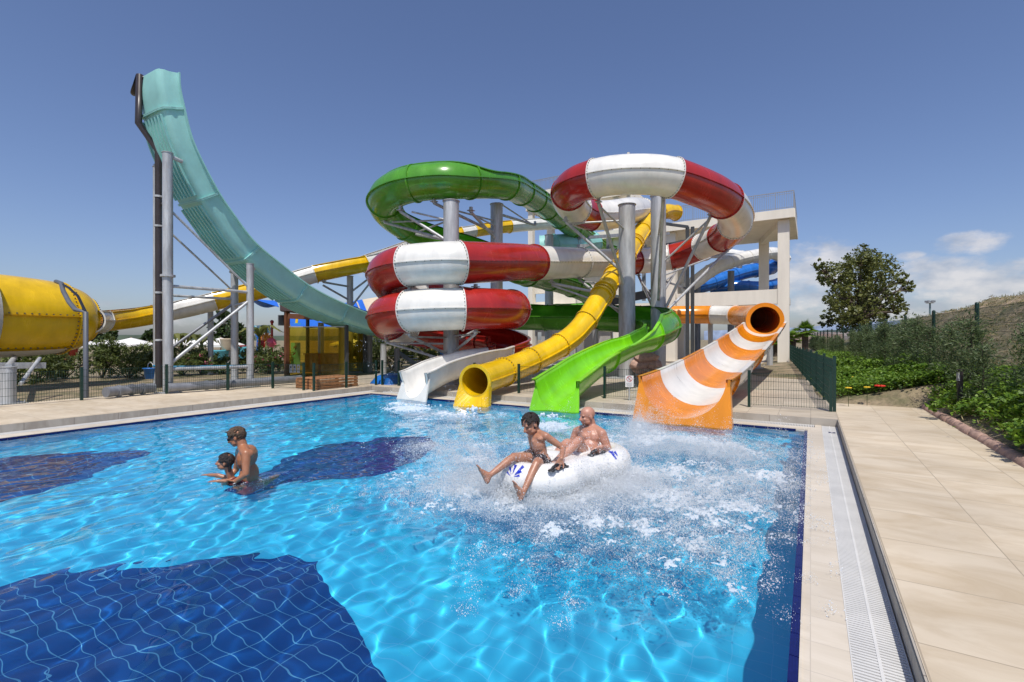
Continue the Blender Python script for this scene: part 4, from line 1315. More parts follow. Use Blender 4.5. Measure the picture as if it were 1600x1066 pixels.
# funnel supports
q = KZ(13, 631, 0); t = post('short thick grey post carrying the yellow funnel', q, EYE + (VH - 574) / FPX * 12.1, .15)
arm(t, up(q, .93), fpt(2.0, 1.3, math.radians(-85)), .07, name='bracket'); arm(t, K(32, 600, 12.2), K(62, 560, 13.6), .045, name='brace')
b = MB(); b.bar(K(-60, 572, 12.2), K(70, 571, 13.6), .16, .16); b.build('beam', M['galv'], t)
q = KZ(134, 622, 0)
t = thing('water_pipe', 'dark pipe standing at the nose of the yellow funnel and bending over it', 'pipe', (q.x, q.y, 0))
D_ = 13.3
b = MB(); b.tube([K(134, 622, D_), K(134, 488, D_), K(118, 484, D_ + .2), K(108, 472, D_ + .5), K(99, 455, D_ + .9), K(96, 443, D_ + 1.2), K(88, 440, D_ + 1.5)], .06, 12); b.build('riser', mat('slate_grey_pipe', (.10, .11, .13), .5), t)
b = MB(); b.tube([K(134, 488, D_), K(122, 463, D_ + .35), K(108, 450, D_ + .8), K(97, 444, D_ + 1.2)], .035, 10); b.build('hose', M['black'], t)

# ================================================================== TOWER
TY = 37.0
def XY(u, Y):   # world x where the sight line u meets the plane y = Y
    r = (u - UC) / FPX
    return Y * (r * cR - sR) / (r * sR + cR)
def zat(u, v, Y):
    r = (u - UC) / FPX; d = Y / (r * sR + cR); return EYE + (VH - v) / FPX * d
tw_ = thing('slide_tower', 'cream concrete slide tower with open frames, two platforms and grey railings behind the slides', 'tower', (XY(1100, TY), TY, 0))
xr = XY(1224, TY); z1 = zat(1224, 463, TY); z2 = zat(1224, 328, TY)
def tbox(name, x0, x1, y0, y1, za, zb, m='concrete'):
    b = MB(); b.box(((x0 + x1) / 2, (y0 + y1) / 2, (za + zb) / 2), (x1 - x0, y1 - y0, zb - za)); return b.build(name, M[m], tw_)
xl = XY(1050, TY)
CW = .34
for x in (xr, xl - .1):
    tbox('column', x - CW, x + CW, TY, TY + .7, 0, z2 - .65)
xrc = XY(1193, TY + 6.5)
tbox('column', xrc - .35, xrc + .35, TY + 6.5, TY + 7.1, 0, z2 - .65)
tbox('column', XY(1062, TY + 6.5) - .35, XY(1062, TY + 6.5) + .35, TY + 6.5, TY + 7.1, 0, z2 - .65)
tbox('beam', xl + .31, xr - CW - .002, TY + .05, TY + .62, z1 - .48, z1 + .50)
tbox('beam', xr - .2, xr + .2, TY + .702, TY + 7, z1 - .2, z1 + .30)
tbox('beam', xl - 8, xrc - .36, TY + 6.55, TY + 7.05, z1 - .3, z1 + .3)
XL0 = XY(905, TY)
tbox('floor_slab', XL0, xr + .55, TY - .3, TY + 8, z2 - .62, z2 - .30)
tbox('fascia', XL0 - .05, xr + .62, TY - .42, TY - .302, z2 - .64, z2 - .05)
tbox('fascia', xr + .552, xr + .67, TY - .30, TY + 8, z2 - .64, z2 - .05)
b = MB()   # diagonal haunch under the slab between rear and front columns
b.bar((xrc, TY + 6.4, z2 - .85), (xr - .2, TY + .72, z2 - .80), .45, .42); b.build('haunch', M['concrete'], tw_)
def railing(name, a, c, z, h=1.05, step=.13, m='rail'):
    a = Vector(a); c = Vector(c); L = (c - a).length; b = MB()
    n = int(L / step)
    for i in range(n + 1):
        p = a.lerp(c, i / n)
        w = .045 if i % 10 == 0 else .02
        b.bar((p.x, p.y, z), (p.x, p.y, z + h), w, w, up=(1, 0, 0))
    b.bar((a.x, a.y, z + h), (c.x, c.y, z + h), .05, .05); b.bar((a.x, a.y, z + h * .87), (c.x, c.y, z + h * .87), .025, .025); b.bar((a.x, a.y, z + .1), (c.x, c.y, z + .1), .03, .03)
    return b.build(name, M[m], tw_)
railing('railing', (XY(975, TY), TY - .35, 0), (xr + .58, TY - .35, 0), z2 - .05, 1.15)
railing('railing', (xr + .60, TY - .3, 0), (xr + .60, TY + 7.8, 0), z2 - .05, 1.15)
railing('railing', (XY(1000, TY + 7.8), TY + 7.8, 0), (xr + .5, TY + 7.8, 0), z2 - .05, 1.15)
# upper block at the left
zu = zat(825, 303, TY); xa = XY(824, TY); xb = XY(985, TY)
tbox('floor_slab', xa, xb, TY, TY + 6, zu - 1.4, zu - .9)
tbox('parapet', xa - .02, xb + .02, TY - .16, TY - .002, zu - 1.5, zu)
tbox('parapet', xa - .16, xa - .022, TY, TY + 6, zu - 1.5, zu)
railing('railing', (xa, TY - .08, 0), (xb, TY - .08, 0), zu, 1.0)
railing('railing', (xa - .08, TY, 0), (xa - .08, TY + 6, 0), zu, 1.0)
for u in (828, 905, 962, 983):
    x = XY(u, TY); tbox('column', x - .22, x + .22, TY + .05, TY + .5, 0, zu - 1.5)
for u in (860, 912, 950):
    x = XY(u, TY + 5.4); tbox('column', x - .3, x + .3, TY + 5.2, TY + 5.8, 0, zu - 1.4)
# walls of the stair core and ground floor, with openings
zf1 = zat(900, 478, TY)
def wall_with_holes(x0, x1, y, th, za, zb, holes, m):
    xs = sorted({x0, x1} | {h[0] for h in holes} | {h[1] for h in holes}); zs = sorted({za, zb} | {h[2] for h in holes} | {h[3] for h in holes})
    b = MB()
    for i in range(len(xs) - 1):
        for j in range(len(zs) - 1):
            cx, cz = (xs[i] + xs[i + 1]) / 2, (zs[j] + zs[j + 1]) / 2
            if any(h[0] < cx < h[1] and h[2] < cz < h[3] for h in holes): continue
            b.box((cx, y + th / 2, cz), (xs[i + 1] - xs[i], th, zs[j + 1] - zs[j]))
    return b.build('wall', M[m], tw_)
Yc = TY + 1.2
def hx(u): return XY(u, Yc)
def hz(v, u): return zat(u, v, Yc)
wall_with_holes(hx(833), hx(955), Yc, .25, 0, hz(482, 900), [(hx(838), hx(846), hz(560, 842), hz(519, 842)), ], 'grey_wall')
wall_with_holes(hx(826), hx(955), Yc + .02, .25, hz(482, 900) + .01, hz(430, 900), [(hx(835), hx(852), hz(472, 842), hz(459, 842)), (hx(905), hx(925), hz(474, 915), hz(456, 915))], 'concrete')
wall_with_holes(hx(880), hx(990), Yc - .5, .25, hz(418, 900), hz(384, 900), [], 'concrete')
wall_with_holes(hx(950), hx(1030), Yc + 3, .25, 0, hz(495, 990), [], 'grey_wall')
wall_with_holes(hx(1005), hx(1052), Yc - .7, .25, zat(1030, 372, TY), zat(1030, 350, TY), [], 'concrete')
tbox('floor_slab', XY(826, TY), XY(1040, TY), TY + .1, TY + 8, zat(900, 482, TY) , zat(900, 478, TY))
# dark steel starting platform and stair stringers
b = MB()
b.bar(K(905, 412, 31), K(1075, 377, 29.5), .12, .26); b.bar(K(905, 427, 31), K(945, 420, 31), .12, .3); b.bar(K(925, 400, 31.5), K(1010, 385, 31.5), .1, .2)
b.bar(K(880, 431, 31), K(905, 412, 31), .12, .24); b.bar(K(905, 428, 31), K(905, 412, 31), .12, .12)
b.build('steel_platform', M['dark_steel'], tw_)
b = MB(); b.bar(K(940, 474, 29), K(1020, 458, 29), .14, .5); b.bar(K(940, 482, 29), K(1020, 479, 29), .14, .12); b.bar(K(1020, 458, 29), K(1020, 487, 29), .14, .14)
b.build('steel_canopy', M['dark_steel'], tw_)
b = MB()
for (u0, v0, u1, v1, dd, w_) in ((862, 392, 908, 372, 32, .10), (866, 406, 912, 386, 32, .10), (855, 376, 990, 366, 33, .14), (990, 372, 1046, 365, 31.5, .12), (940, 398, 1000, 398, 31, .10), (905, 398, 940, 414, 31, .08), (1006, 385, 1006, 470, 33, .16), (950, 372, 950, 440, 33.5, .14), (870, 376, 870, 440, 34, .14), (1040, 420, 1075, 405, 30.5, .08), (1040, 440, 1075, 452, 30.5, .08)):
    b = MB(); b.bar(K(u0, v0, dd), K(u1, v1, dd), w_, w_ * 1.4); b.build('steel_beam', M['galv_dark'], tw_)
b = MB()
for k in range(14):
    p0 = K(866 + 3.2 * k, 402 - 1.45 * k, 31.9); b.box(p0, (1.3, .3, .04), rot=Matrix.Rotation(YAW, 3, 'Z')); b.bar(p0, p0 + Vector((0, 0, .95)), .03, .03)
b.bar(K(866, 379, 31.9), K(908, 360, 31.9), .05, .05); b.build('stair_flight', M['galv'], tw_)
# small top posts seen inside the high loop
for u in (961, 983):
    x = XY(u, TY + .5); b = MB(); b.box((x, TY + .3, zu + .2), (.16, .16, 3.4)); b.build('roof_post', M['concrete'], tw_)
# ================================================================== FENCES
def mesh_fence(label, segs, h, group=None, z0=lambda x, y: 0.0, post_h=None, pr=.03, wire=.05, base=None, roundp=False, mat_='fence_green', gap=.05, first_post=True):
    """segs: list of polylines of post feet; a panel of welded wire between each two posts"""
    f0 = segs[0][0]
    t = thing('mesh_fence', label, 'fence', (f0[0], f0[1], z0(*f0)), group)
    for line in segs:
        for i, (x, y) in enumerate(line):
            z = z0(x, y); b = MB(); ph = post_h or h + .04
            if roundp:
                b.tube([(x, y, z - .1), (x, y, z + ph)], pr, 10)
                b.ball((x, y, z + ph), pr * 1.05, 5)
            else:
                b.box((x, y, z + ph / 2), (pr * 2, pr * 2, ph)); b.box((x, y, z + ph + .008), (pr * 2.2, pr * 2.2, .016))
            b.build('post', M[mat_], t)
        for (xa, ya), (xb, yb) in zip(line, line[1:]):
            a = Vector((xa, ya, z0(xa, ya))); c = Vector((xb, yb, z0(xb, yb))); L = (c - a).length; b = MB()
            n = max(2, int(L / (wire if (a - Vector((0, 0, 0))).length < 32 else wire * 3)))
            d = (c - a).normalized(); nn = Vector((-d.y, d.x, 0)) * .004
            for k in range(1, n):
                p = a.lerp(c, k / n)
                b.bar(p + Vector((0, 0, gap)), p + Vector((0, 0, h)), .0055, .0055)
            m = max(2, int(round(h / .2)))
            for k in range(m + 1):
                z = gap + .02 + (h - gap - .04) * k / m
                b.bar(a + Vector((0, 0, z)) + nn, c + Vector((0, 0, z)) + nn, .0075, .0075)
            b.build('mesh_panel', M[mat_], t)
    return t
mesh_fence('low dark green mesh fence along the left deck, below the yellow funnel', [[(-16.1, 1.2), (-16.25, 3.0), (-16.4, 4.9), (-16.2, 6.8), (-15.7, 8.3), (-15.05, 9.4), (-13.65, 9.56)]], .82)
mesh_fence('low green mesh fence turning the corner beside the wooden platform', [[(-13.2, 9.6), (-13.15, 10.8), (-13.05, 12.0)], [(-12.95, 12.2), (-12.2, 12.25), (-10.75, 12.3)]], .82)
mesh_fence('short green mesh fence between the white chute and the yellow tube', [[(-9.02, 12.35), (-8.66, 12.35)]], .82)
mesh_fence('short green mesh fence between the yellow tube and the lime chute', [[(-7.45, 12.45), (-6.3, 12.5)]], .82)
mesh_fence('short green mesh fence with a sign between the lime and orange chutes', [[(-4.8, 12.6), (-3.35, 12.68)]], .82)
mesh_fence('low green mesh fence right of the orange chute above the pool corner', [[(-1.25, 12.78), (.38, 12.92)]], .82)
rf = [(small_fence_x(y), y) for y in [12.96 + 2.35 * k for k in range(13)]]
mesh_fence('waist high dark green fence running back along the planting towards the tower', [rf], 1.17, post_h=1.22, pr=.032)
bf = [(fence_x(y), y) for y in [16.25 - 3.62 * 2 + 3.62 * k for k in range(18)]]
def bz(x, y): return ground_z(x - .3, y) + .04
mesh_fence('tall green mesh fence with round posts in front of the bare dirt hill', [bf], 1.62, z0=bz, post_h=1.72, pr=.045, roundp=True, wire=.055)
b = MB()
for (xa, ya), (xb, yb) in zip(bf, bf[1:]):
    b.bar((xa, ya, bz(xa, ya) - .12), (xb, yb, bz(xb, yb) - .12), .22, .30)
tag(b.build('low_wall', M['concrete']), 'low pale concrete wall at the foot of the tall green fence', 'wall')

# no entry sign on the fence
t = thing('warning_sign', 'small white warning sign with a red ring hung between lime and orange chutes', 'sign', KZ(986, 625, 0))
D_ = 12.75
c = K(983.5, 596, D_); n_s = (Vector((0, 0, EYE)) - c); n_s.z = 0; n_s.normalize(); sx = Vector((-n_s.y, n_s.x, 0))
def on(a, z, o=0): return c + sx * a + Vector((0, 0, z)) + n_s * o
b = MB(); b.add([on(-.105, -.15), on(.105, -.15), on(.105, .15), on(-.105, .15), on(-.105, -.15, -.006), on(.105, -.15, -.006), on(.105, .15, -.006), on(-.105, .15, -.006)], [(0, 1, 2, 3), (7, 6, 5, 4), (0, 4, 5, 1), (1, 5, 6, 2), (2, 6, 7, 3), (3, 7, 4, 0)]); b.build('board', M['paper'], t)
b = MB(); N_ = 28
rr = [[on(math.cos(2 * math.pi * k / N_) * r_, .062 + math.sin(2 * math.pi * k / N_) * r_, .003) for k in range(N_)] for r_ in (.062, .075)]
b.grid(rr, 0, False, True)
b.add([on(-.052, .108, .004), on(-.042, .118, .004), on(.052, .016, .004), on(.042, .006, .004)], [(0, 1, 2, 3)]); b.build('red_ring', M['ink_red'], t)
b = MB()
for q in (-.022, .02):
    b.ball(on(q, .095, .001), .011, 4); b.bar(on(q, .085, .002), on(q * .8, .048, .002), .018, .002); b.bar(on(q * .8, .05, .002), on(q * .8 + .012, .022, .002), .009, .002); b.bar(on(q * .8, .05, .002), on(q * .8 - .012, .022, .002), .009, .002)
for k in range(5):
    w_ = (.075, .08, .06, .078, .05)[k]
    x = -w_
    random.seed(k)
    while x < w_ - .012:
        l = random.uniform(.01, .028); b.bar(on(x, -.045 - .021 * k, .002), on(min(w_, x + l), -.045 - .021 * k, .002), .006, .002, up=(0, 0, 1)); x += l + .007
b.build('print', M['ink'], t)
b = MB(); b.bar(on(0, -.15, -.02), on(0, -.62, -.02), .03, .03); b.build('post', M['galv'], t)

# wooden platform
t = thing('wooden_platform', 'low slatted wooden platform behind the fence at the pool corner', 'platform', (-13.93, 10.65, 0))
b = MB()
for k in range(14): b.box((-13.93, 9.90 + .118 * k, .335), (1.08, .104, .028))
b.build('top_boards', M['wood'], t)
b = MB()
for k in range(3):
    z = .06 + .10 * k
    b.box((-13.93, 9.835, z), (1.06, .024, .082)); b.box((-13.385, 10.66, z), (.024, 1.62, .082)); b.box((-14.475, 10.66, z), (.024, 1.62, .082))
b.build('side_boards', M['wood'], t)
b = MB()
for x in (-14.43, -13.43):
    for y in (9.89, 10.66, 11.42): b.box((x, y, .16), (.07, .07, .31))
b.build('frame', M['wood'], t)

# amber lifeguard booth
amber = bpy.data.materials.new('amber_glass'); amber.use_nodes = True
n = amber.node_tree; n.nodes.clear(); o_ = n.nodes.new('ShaderNodeOutputMaterial')
tr_ = n.nodes.new('ShaderNodeBsdfTransparent'); tr_.inputs[0].default_value = (.80, .62, .08, 1)
df = n.nodes.new('ShaderNodeBsdfDiffuse'); df.inputs[0].default_value = (.22, .15, .012, 1)
gl = n.nodes.new('ShaderNodeBsdfGlossy'); gl.inputs['Roughness'].default_value = .06; gl.inputs[0].default_value = (1, .9, .6, 1)
m1 = n.nodes.new('ShaderNodeMixShader'); m1.inputs[0].default_value = .30; n.links.new(tr_.outputs[0], m1.inputs[1]); n.links.new(df.outputs[0], m1.inputs[2])
lw = n.nodes.new('ShaderNodeFresnel'); lw.inputs[0].default_value = 1.5
m2 = n.nodes.new('ShaderNodeMixShader'); n.links.new(lw.outputs[0], m2.inputs[0]); n.links.new(m1.outputs[0], m2.inputs[1]); n.links.new(gl.outputs[0], m2.inputs[2]); n.links.new(m2.outputs[0], o_.inputs[0])
D0 = 20.9
def bp_(u, dd=0.0, z=0.0):
    d = D0 + dd; return RD((u - UC) / FPX * D0, d, z)
t = thing('booth', 'amber glass booth with brown frame and flat roof beside the wooden platform', 'booth', bp_(490))
for (u0, u1, d0, d1) in ((452, 497, 0, 0), (501, 540, 0, 0)):
    b = MB(); a = bp_(u0, d0, .06); c = bp_(u1, d1, .06); b.add([a, c, c + Vector((0, 0, 2.08)), a + Vector((0, 0, 2.08))], [(0, 1, 2, 3)]); b.build('amber_panel', amber, t)
a = bp_(431, .9, .06); c = bp_(445, .1, .06); b = MB(); b.add([a, c, c + Vector((0, 0, 2.1)), a + Vector((0, 0, 2.1))], [(0, 1, 2, 3)]); b.build('amber_panel', amber, t)
a = bp_(441, 2.6, .06); c = bp_(541, 2.6, .06); b = MB(); b.add([a, c, c + Vector((0, 0, 2.08)), a + Vector((0, 0, 2.08))], [(0, 1, 2, 3)]); b.build('amber_panel', amber, t)
b = MB(); b.bar(bp_(448.5, 0, 0), bp_(448.5, 0, 2.95), .19, .14); b.build('corner_post', M['brown'], t)
for u, dd in ((541.5, 0), (433, 1.0), (541, 2.6), (441, 2.6)):
    b = MB(); b.bar(bp_(u, dd, 0), bp_(u, dd, 2.95), .12, .12); b.build('frame_post', M['dark_steel'], t)
b = MB()
pts = [bp_(428, .7, 3.15), bp_(440, -.15, 3.15), bp_(546, -.15, 3.0), bp_(546, 2.8, 3.0), bp_(430, 2.8, 3.15)]
b.poly([Vector(p) for p in pts], .30); b.build('roof', mat('dark_violet_brown_fascia', (.075, .05, .05), .6), t)
b = MB(); b.bar(bp_(452, -.05, 2.62), bp_(541, -.05, 2.50), .12, .22); b.build('fascia', M['brown'], t)
b = MB(); b.bar(bp_(452, 0, 2.16), bp_(541, 0, 2.16), .05, .04); b.build('top_rail', M['galv'], t)
b = MB(); b.box(bp_(490, 1.5, .95), (1.9, .7, .05), rot=Matrix.Rotation(YAW, 3, 'Z')); b.box(bp_(490, 1.5, .5), (1.8, .6, .85), rot=Matrix.Rotation(YAW, 3, 'Z')); b.build('counter', M['wood'], t)
t2 = thing('speaker', 'grey loudspeaker on the left side of the amber booth under its roof', 'speaker', bp_(436, .2, 2.2))
b = MB(); b.box(bp_(436, .25, 2.45), (.30, .22, .46), rot=Matrix.Rotation(YAW + .5, 3, 'Z')); b.build('cabinet', M['galv_dark'], t2)
b = MB(); b.box(bp_(438.5, .10, 2.45), (.24, .02, .40), rot=Matrix.Rotation(YAW + .5, 3, 'Z')); b.build('grille', M['black'], t2)
for k, lab in enumerate(('leftmost of three small white notices at the foot of the amber booth', 'middle one of three small white notices at the foot of the amber booth', 'rightmost of three small white notices, with a yellow mark, on the amber booth')):
    u = 455.5 + 5.7 * k; t = thing('notice', lab, 'notice', bp_(u, -.06, .05)); b = MB(); b.box(bp_(u, -.05, .36), (.12, .012, .36), rot=Matrix.Rotation(YAW, 3, 'Z')); b.build('card', M['paper'], t)
    b = MB(); b.box(bp_(u, -.06, .42), (.05, .006, .08), rot=Matrix.Rotation(YAW, 3, 'Z')); b.box(bp_(u, -.06, .30), (.07, .006, .015), rot=Matrix.Rotation(YAW, 3, 'Z')); b.build('mark', M['yellow'] if k == 2 else M['ink'], t)

# crumpled blue covers beside the white chute
c = KZ(618, 598, 0); b = MB()
rows = []
for i in range(13):
    row = []
    for j in range(13):
        x, y = (i / 12 - .5) * 1.0, (j / 12 - .5) * 1.6
        e = max(0, 1 - max(abs(x) / .5, abs(y) / .8) ** 4)
        row.append(c + Vector((x, y, e * (.34 + .10 * mnoise.noise(Vector((x * 5, y * 4, 1)))))))
    rows.append(row)
b.grid(rows, 0, True); tag(b.build('folded_cover', M['bluetarp']), 'crumpled bright blue cover lying on the ground left of the white chute', 'cover')

# bollard light
q = KZ(1500, 651.5, .04); q.z = ground_z(q.x, q.y)
t = thing('bollard_light', 'dark bollard light with white louvres standing in the planting by the path', 'bollard light', q)
b = MB(); b.box(q + Vector((0, 0, .40)), (.085, .085, .86)); b.build('body', M['pvc'], t)
b = MB(); b.box(q + Vector((0, 0, .86)), (.10, .10, .02)); b.build('cap', M['pvc'], t)
b = MB()
for k in range(6): b.box(q + Vector((-.025, -.044, .79 - .028 * k)), (.03, .006, .014)); 
for k in range(6): b.box(q + Vector((-.044, -.0, .79 - .028 * k)), (.006, .06, .014))
b.build('louvre', M['paper'], t)

# rounded pink kerb stones
M['kerb'] = mat('pinkish_kerb_stone', (.46, .30, .235), .85, var=.16, vscale=9, bump=.3)
kp = [(.72, 15.15), (2.28, 14.95), (2.36, 8.3), (2.38, -3)]
t = thing('kerb', 'row of rounded pinkish kerb stones edging the planting bed', 'kerb', (2.36, 10, 0))
def kerb_run(a, c, L_):
    a = Vector((*a, 0)); c = Vector((*c, 0)); d = (c - a).normalized(); n = int((c - a).length / L_); s_ = Vector((-d.y, d.x, 0))
    for k in range(n):
        p = a + d * (k * L_ + .006); q = a + d * ((k + 1) * L_ - .006); b = MB()
        rr = []
        off = s_ * random.uniform(-.012, .012) + Vector((0, 0, random.uniform(-.008, .006)))
        for m_, sc in ((p, .90), (p + d * .02, 1), (q - d * .02, 1), (q, .90)):
            rr.append([m_ + off + s_ * (.095 * sc * math.cos(math.pi * j / 10)) + Vector((0, 0, .0 + .10 * sc * math.sin(math.pi * j / 10))) for j in range(11)])
        b.grid(rr, 0, True); b.add(rr[0], [tuple(range(11))]); b.add(rr[-1], [tuple(range(10, -1, -1))])
        b.build('kerb_stone', M['kerb'], t)
random.seed(4)
kerb_run(kp[0], kp[1], .5); kerb_run(kp[1], kp[2], .5); kerb_run(kp[2], kp[3], .5)

# flood light mast far away
q = K(1453, 531, 150); q.z = 0
t = thing('floodlight_mast', 'distant floodlight mast rising above the dirt hill', 'light mast', q)
zt = EYE + (VH - 474) / FPX * 150
b = MB(); b.tube([(q.x, q.y, 0), (q.x, q.y, zt)], [.45, .22], 10); b.build('pole', mat('teal_grey_mast', (.16, .24, .26), .5), t)
b = MB(); b.lathe([(0, 0), (1.0, 0), (1.1, .15), (0, .2)], 14, (q.x, q.y, zt)); b.build('platform', M['galv'], t)
for k in range(6):
    a = k * math.pi / 3; c = Vector((q.x + 1.0 * math.cos(a), q.y + 1.0 * math.sin(a), zt + .55)); b = MB(); b.box(c, (.55, .55, .55)); b.build('lamp', M['galv_dark'], t)

# sails, parasols and the play area at the back left
def sail(label, pts, m):
    b = MB(); n = 8; rows = []
    A, B_, C_, D2 = [Vector(p) for p in pts]
    for i in range(n + 1):
        row = []
        for j in range(n + 1):
            s1, t1 = i / n, j / n
            p = A * (1 - s1) * (1 - t1) + B_ * s1 * (1 - t1) + C_ * s1 * t1 + D2 * (1 - s1) * t1
            p.z -= .35 * math.sin(math.pi * s1) * math.sin(math.pi * t1); row.append(p)
        rows.append(row)
    b.grid(rows, 0, True)
    b.grid([[p - Vector((0, 0, .015)) for p in reversed(r_)] for r_ in rows], 0, True)
    tag(b.build('shade_sail', M[m]), label, 'shade sail')
sail('blue shade sail stretched left of the booth roof', [K(385, 467, 31), K(398, 468, 27), K(436, 480, 27), K(432, 470, 32)], 'sail_blue')
sail('blue shade sail peeping between the teal slide and the red loops', [K(536, 474, 36), K(556, 479, 30), K(574, 488, 30), K(566, 468, 36)], 'sail_blue')
sail('beige shade sail tucked behind the red loops', [K(556, 470, 36), K(564, 490, 31), K(600, 492, 31), K(590, 464, 37)], 'sail_beige')
sail('blue shade sail over the back of the amber booth', [K(448, 497, 33), K(455, 510, 28), K(520, 510, 28), K(520, 495, 34)], 'sail_blue')

par = None
random.seed(12)
plist = [(116, 30, 1.45, 'leftmost white parasol behind the hedge under the yellow funnel'), (205, 33, 1.5, 'white parasol behind the hedge just left of the tall teal slide posts'), (322, 36, 1.55, 'white parasol behind the hedge between the teal slide posts'),
         (345, 31, 1.5, 'nearest white parasol between the teal slide posts'), (280, 39, 1.5, 'white parasol right behind the foot of the tall post'), (170, 41, 1.4, 'small far white parasol seen under the yellow flume'), (545, 38, 1.5, 'white parasol right of the amber booth'), (575, 34, 1.6, 'white parasol behind the dark posts right of the booth'), (668, 40, 1.6, 'white parasol under the red loops')]
for (u, d_, h_, lab) in plist:
    q = K(u, 531, d_); q.z = -.02
    if par is None:
        par = thing('parasol', lab, 'parasol', q, 'white parasols behind the hedge')
        b = MB(); n = 8
        rows = [[q + Vector((r_ * math.cos(2 * math.pi * k / n), r_ * math.sin(2 * math.pi * k / n), z)) for k in range(n)] for r_, z in ((.03, 1.75), (.7, 1.56), (1.45, 1.30), (1.46, 1.16))]
        b.grid(rows, 0, False, True); b.build('canopy', M['canvas'], par)
        b = MB(); b.tube([q, q + Vector((0, 0, 1.8))], .03, 8); b.build('pole', M['wood'], par)
    else:
        dup(par, q, random.uniform(0, 1), lab, sc=h_ / 1.5)
# play sign panel, wheels and slides of the splash park
def flat_panel(b, pts, th=.04, mi=0):
    a = [Vector(p) for p in pts]; nrm = (a[1] - a[0]).cross(a[2] - a[0]).normalized() * th; n = len(a)
    b.add(a + [p + nrm for p in a], [tuple(range(n)), tuple(range(2 * n - 1, n - 1, -1))] + [(i, (i + 1) % n, (i + 1) % n + n, i + n) for i in range(n)], mi)
M['sky_blue'] = mat('light_turquoise_panel', (.12, .50, .62), .5, var=.05)
M['pink'] = mat('pink_plastic', (.70, .10, .18), .4); M['magenta'] = mat('magenta_plastic', (.35, .01, .12), .4)
q = K(410, 531, 31); q.z = 0
t = thing('play_sign', 'turquoise slanted panel with wavy pattern above the hedge left of the booth', 'play panel', q)
b = MB(); flat_panel(b, [K(397, 509, 31), K(421, 508, 31), K(425, 521, 31), K(401, 520.5, 31)]); b.build('panel', M['sky_blue'], t)
b = MB()
for k in range(5):
    v = 510.3 + 2.2 * k
    rr = [K(399 + j * 1.1 + k * .5, v + .5 * math.sin(j * 1.5 + k), 30.9) for j in range(20)]
    for p_, q_ in list(zip(rr, rr[1:]))[::1]:
        if (random.random() < .82): b.bar(p_, q_, .02, .03)
b.build('waves', M['paper'], t)
b = MB(); b.tube([K(403, 520, 31.1), K(401, 565, 31.1)], .06, 8); b.tube([K(397, 510, 31.1), K(402, 527, 31.1)], .08, 8); b.build('post', M['blue'], t)
q = K(425, 531, 30); q.z = 0
t = thing('play_post', 'thin dark red post beside the turquoise panel', 'post', q); b = MB(); b.tube([q, K(425, 503, 30)], .07, 8); b.ball(K(425, 503, 30), .12, 5); b.build('pole', M['red'], t)
def ray_wheel(name, label, u, v, d_, R_, m, m2):
    c = K(u, v, d_); t = thing(name, label, 'play figure', Vector((c.x, c.y, 0)))
    b = MB()
    for k in range(16):
        a = 2 * math.pi * k / 16
        p = c + Vector((cR, sR, 0)) * (R_ * math.cos(a)) + Vector((0, 0, R_ * math.sin(a)))
        b.tube([c, p], [.12, .03], 6)
    b.ball(c, R_ * .55, 7); b.build('petals', M[m], t)
    b = MB(); b.tube([(c.x, c.y, 0), (c.x, c.y, c.z)], .05, 8); b.build('stalk', M[m2], t)
ray_wheel('play_flower', 'orange spiky play figure above the hedge beside the booth', 415, 531, 29, .45, 'orange', 'green')
ray_wheel('play_flower', 'pink round play figure just below the orange one', 424, 536, 28, .32, 'pink', 'green')
ray_wheel('play_flower', 'red play figure left of the pink one above the hedge', 409, 538, 28.5, .25, 'red', 'green')
ray_wheel('play_flower', 'magenta ball figure low in the hedge beside the booth', 416, 567, 26, .22, 'magenta', 'green')
for (u, v, m, lab, w_) in ((344, 554, 'sky_blue', 'turquoise play tub behind the hedge left of the front post', 1.1), (382, 549, 'sky_blue', 'tilted turquoise board behind the right pair of teal slide posts', .8), (376, 547, 'red', 'red board behind the teal slide posts', .6), (358, 536, 'sail_beige', 'yellowish roof of a play hut between the teal slide posts', .9),
                           (108, 551, 'red', 'reddish hut front seen under the yellow funnel', .8), (696, 553, 'bluetarp', 'blue play tub under the stacked loops', .9), (676, 553, 'yellow', 'yellow play figure under the stacked loops', .5), (662, 548, 'orange', 'orange play slide behind the stairs under the loops', .8), (842, 568, 'orange', 'orange ring by the doorway of the grey wall', .6)):
    d_ = 30 if u != 842 else 33
    q = K(u, 531, d_); q.z = 0; zc = EYE + (VH - v) / FPX * d_
    t = thing('play_tub', lab, 'play equipment', q); b = MB()
    b.lathe([(w_ * .35, -.45), (w_ * .5, -.2), (w_ * .55, .2), (w_ * .6, .28), (w_ * .5, .28), (w_ * .45, .1), (0, .05)], 12, (q.x, q.y, zc)); b.build('tub', M[m], t)
    b = MB(); b.tube([(q.x, q.y, 0), (q.x, q.y, max(.05, zc - .4))], .08, 8); b.build('leg', M['galv'], t)
# yellow play lever behind the booth
q = K(463, 531, 31); q.z = 0; t = thing('play_lever', 'yellow play lever seen above the glass of the amber booth', 'play figure', q)
b = MB(); b.tube([K(463, 510, 31), K(464, 497, 31), K(460, 496, 31)], .09, 8); b.build('lever', M['yellow'], t); b = MB(); b.box(K(462, 508, 31), (.5, .4, .25)); b.box(K(462, 560, 31), (.4, .4, 2.0)); b.build('box', M['sky_blue'], t)
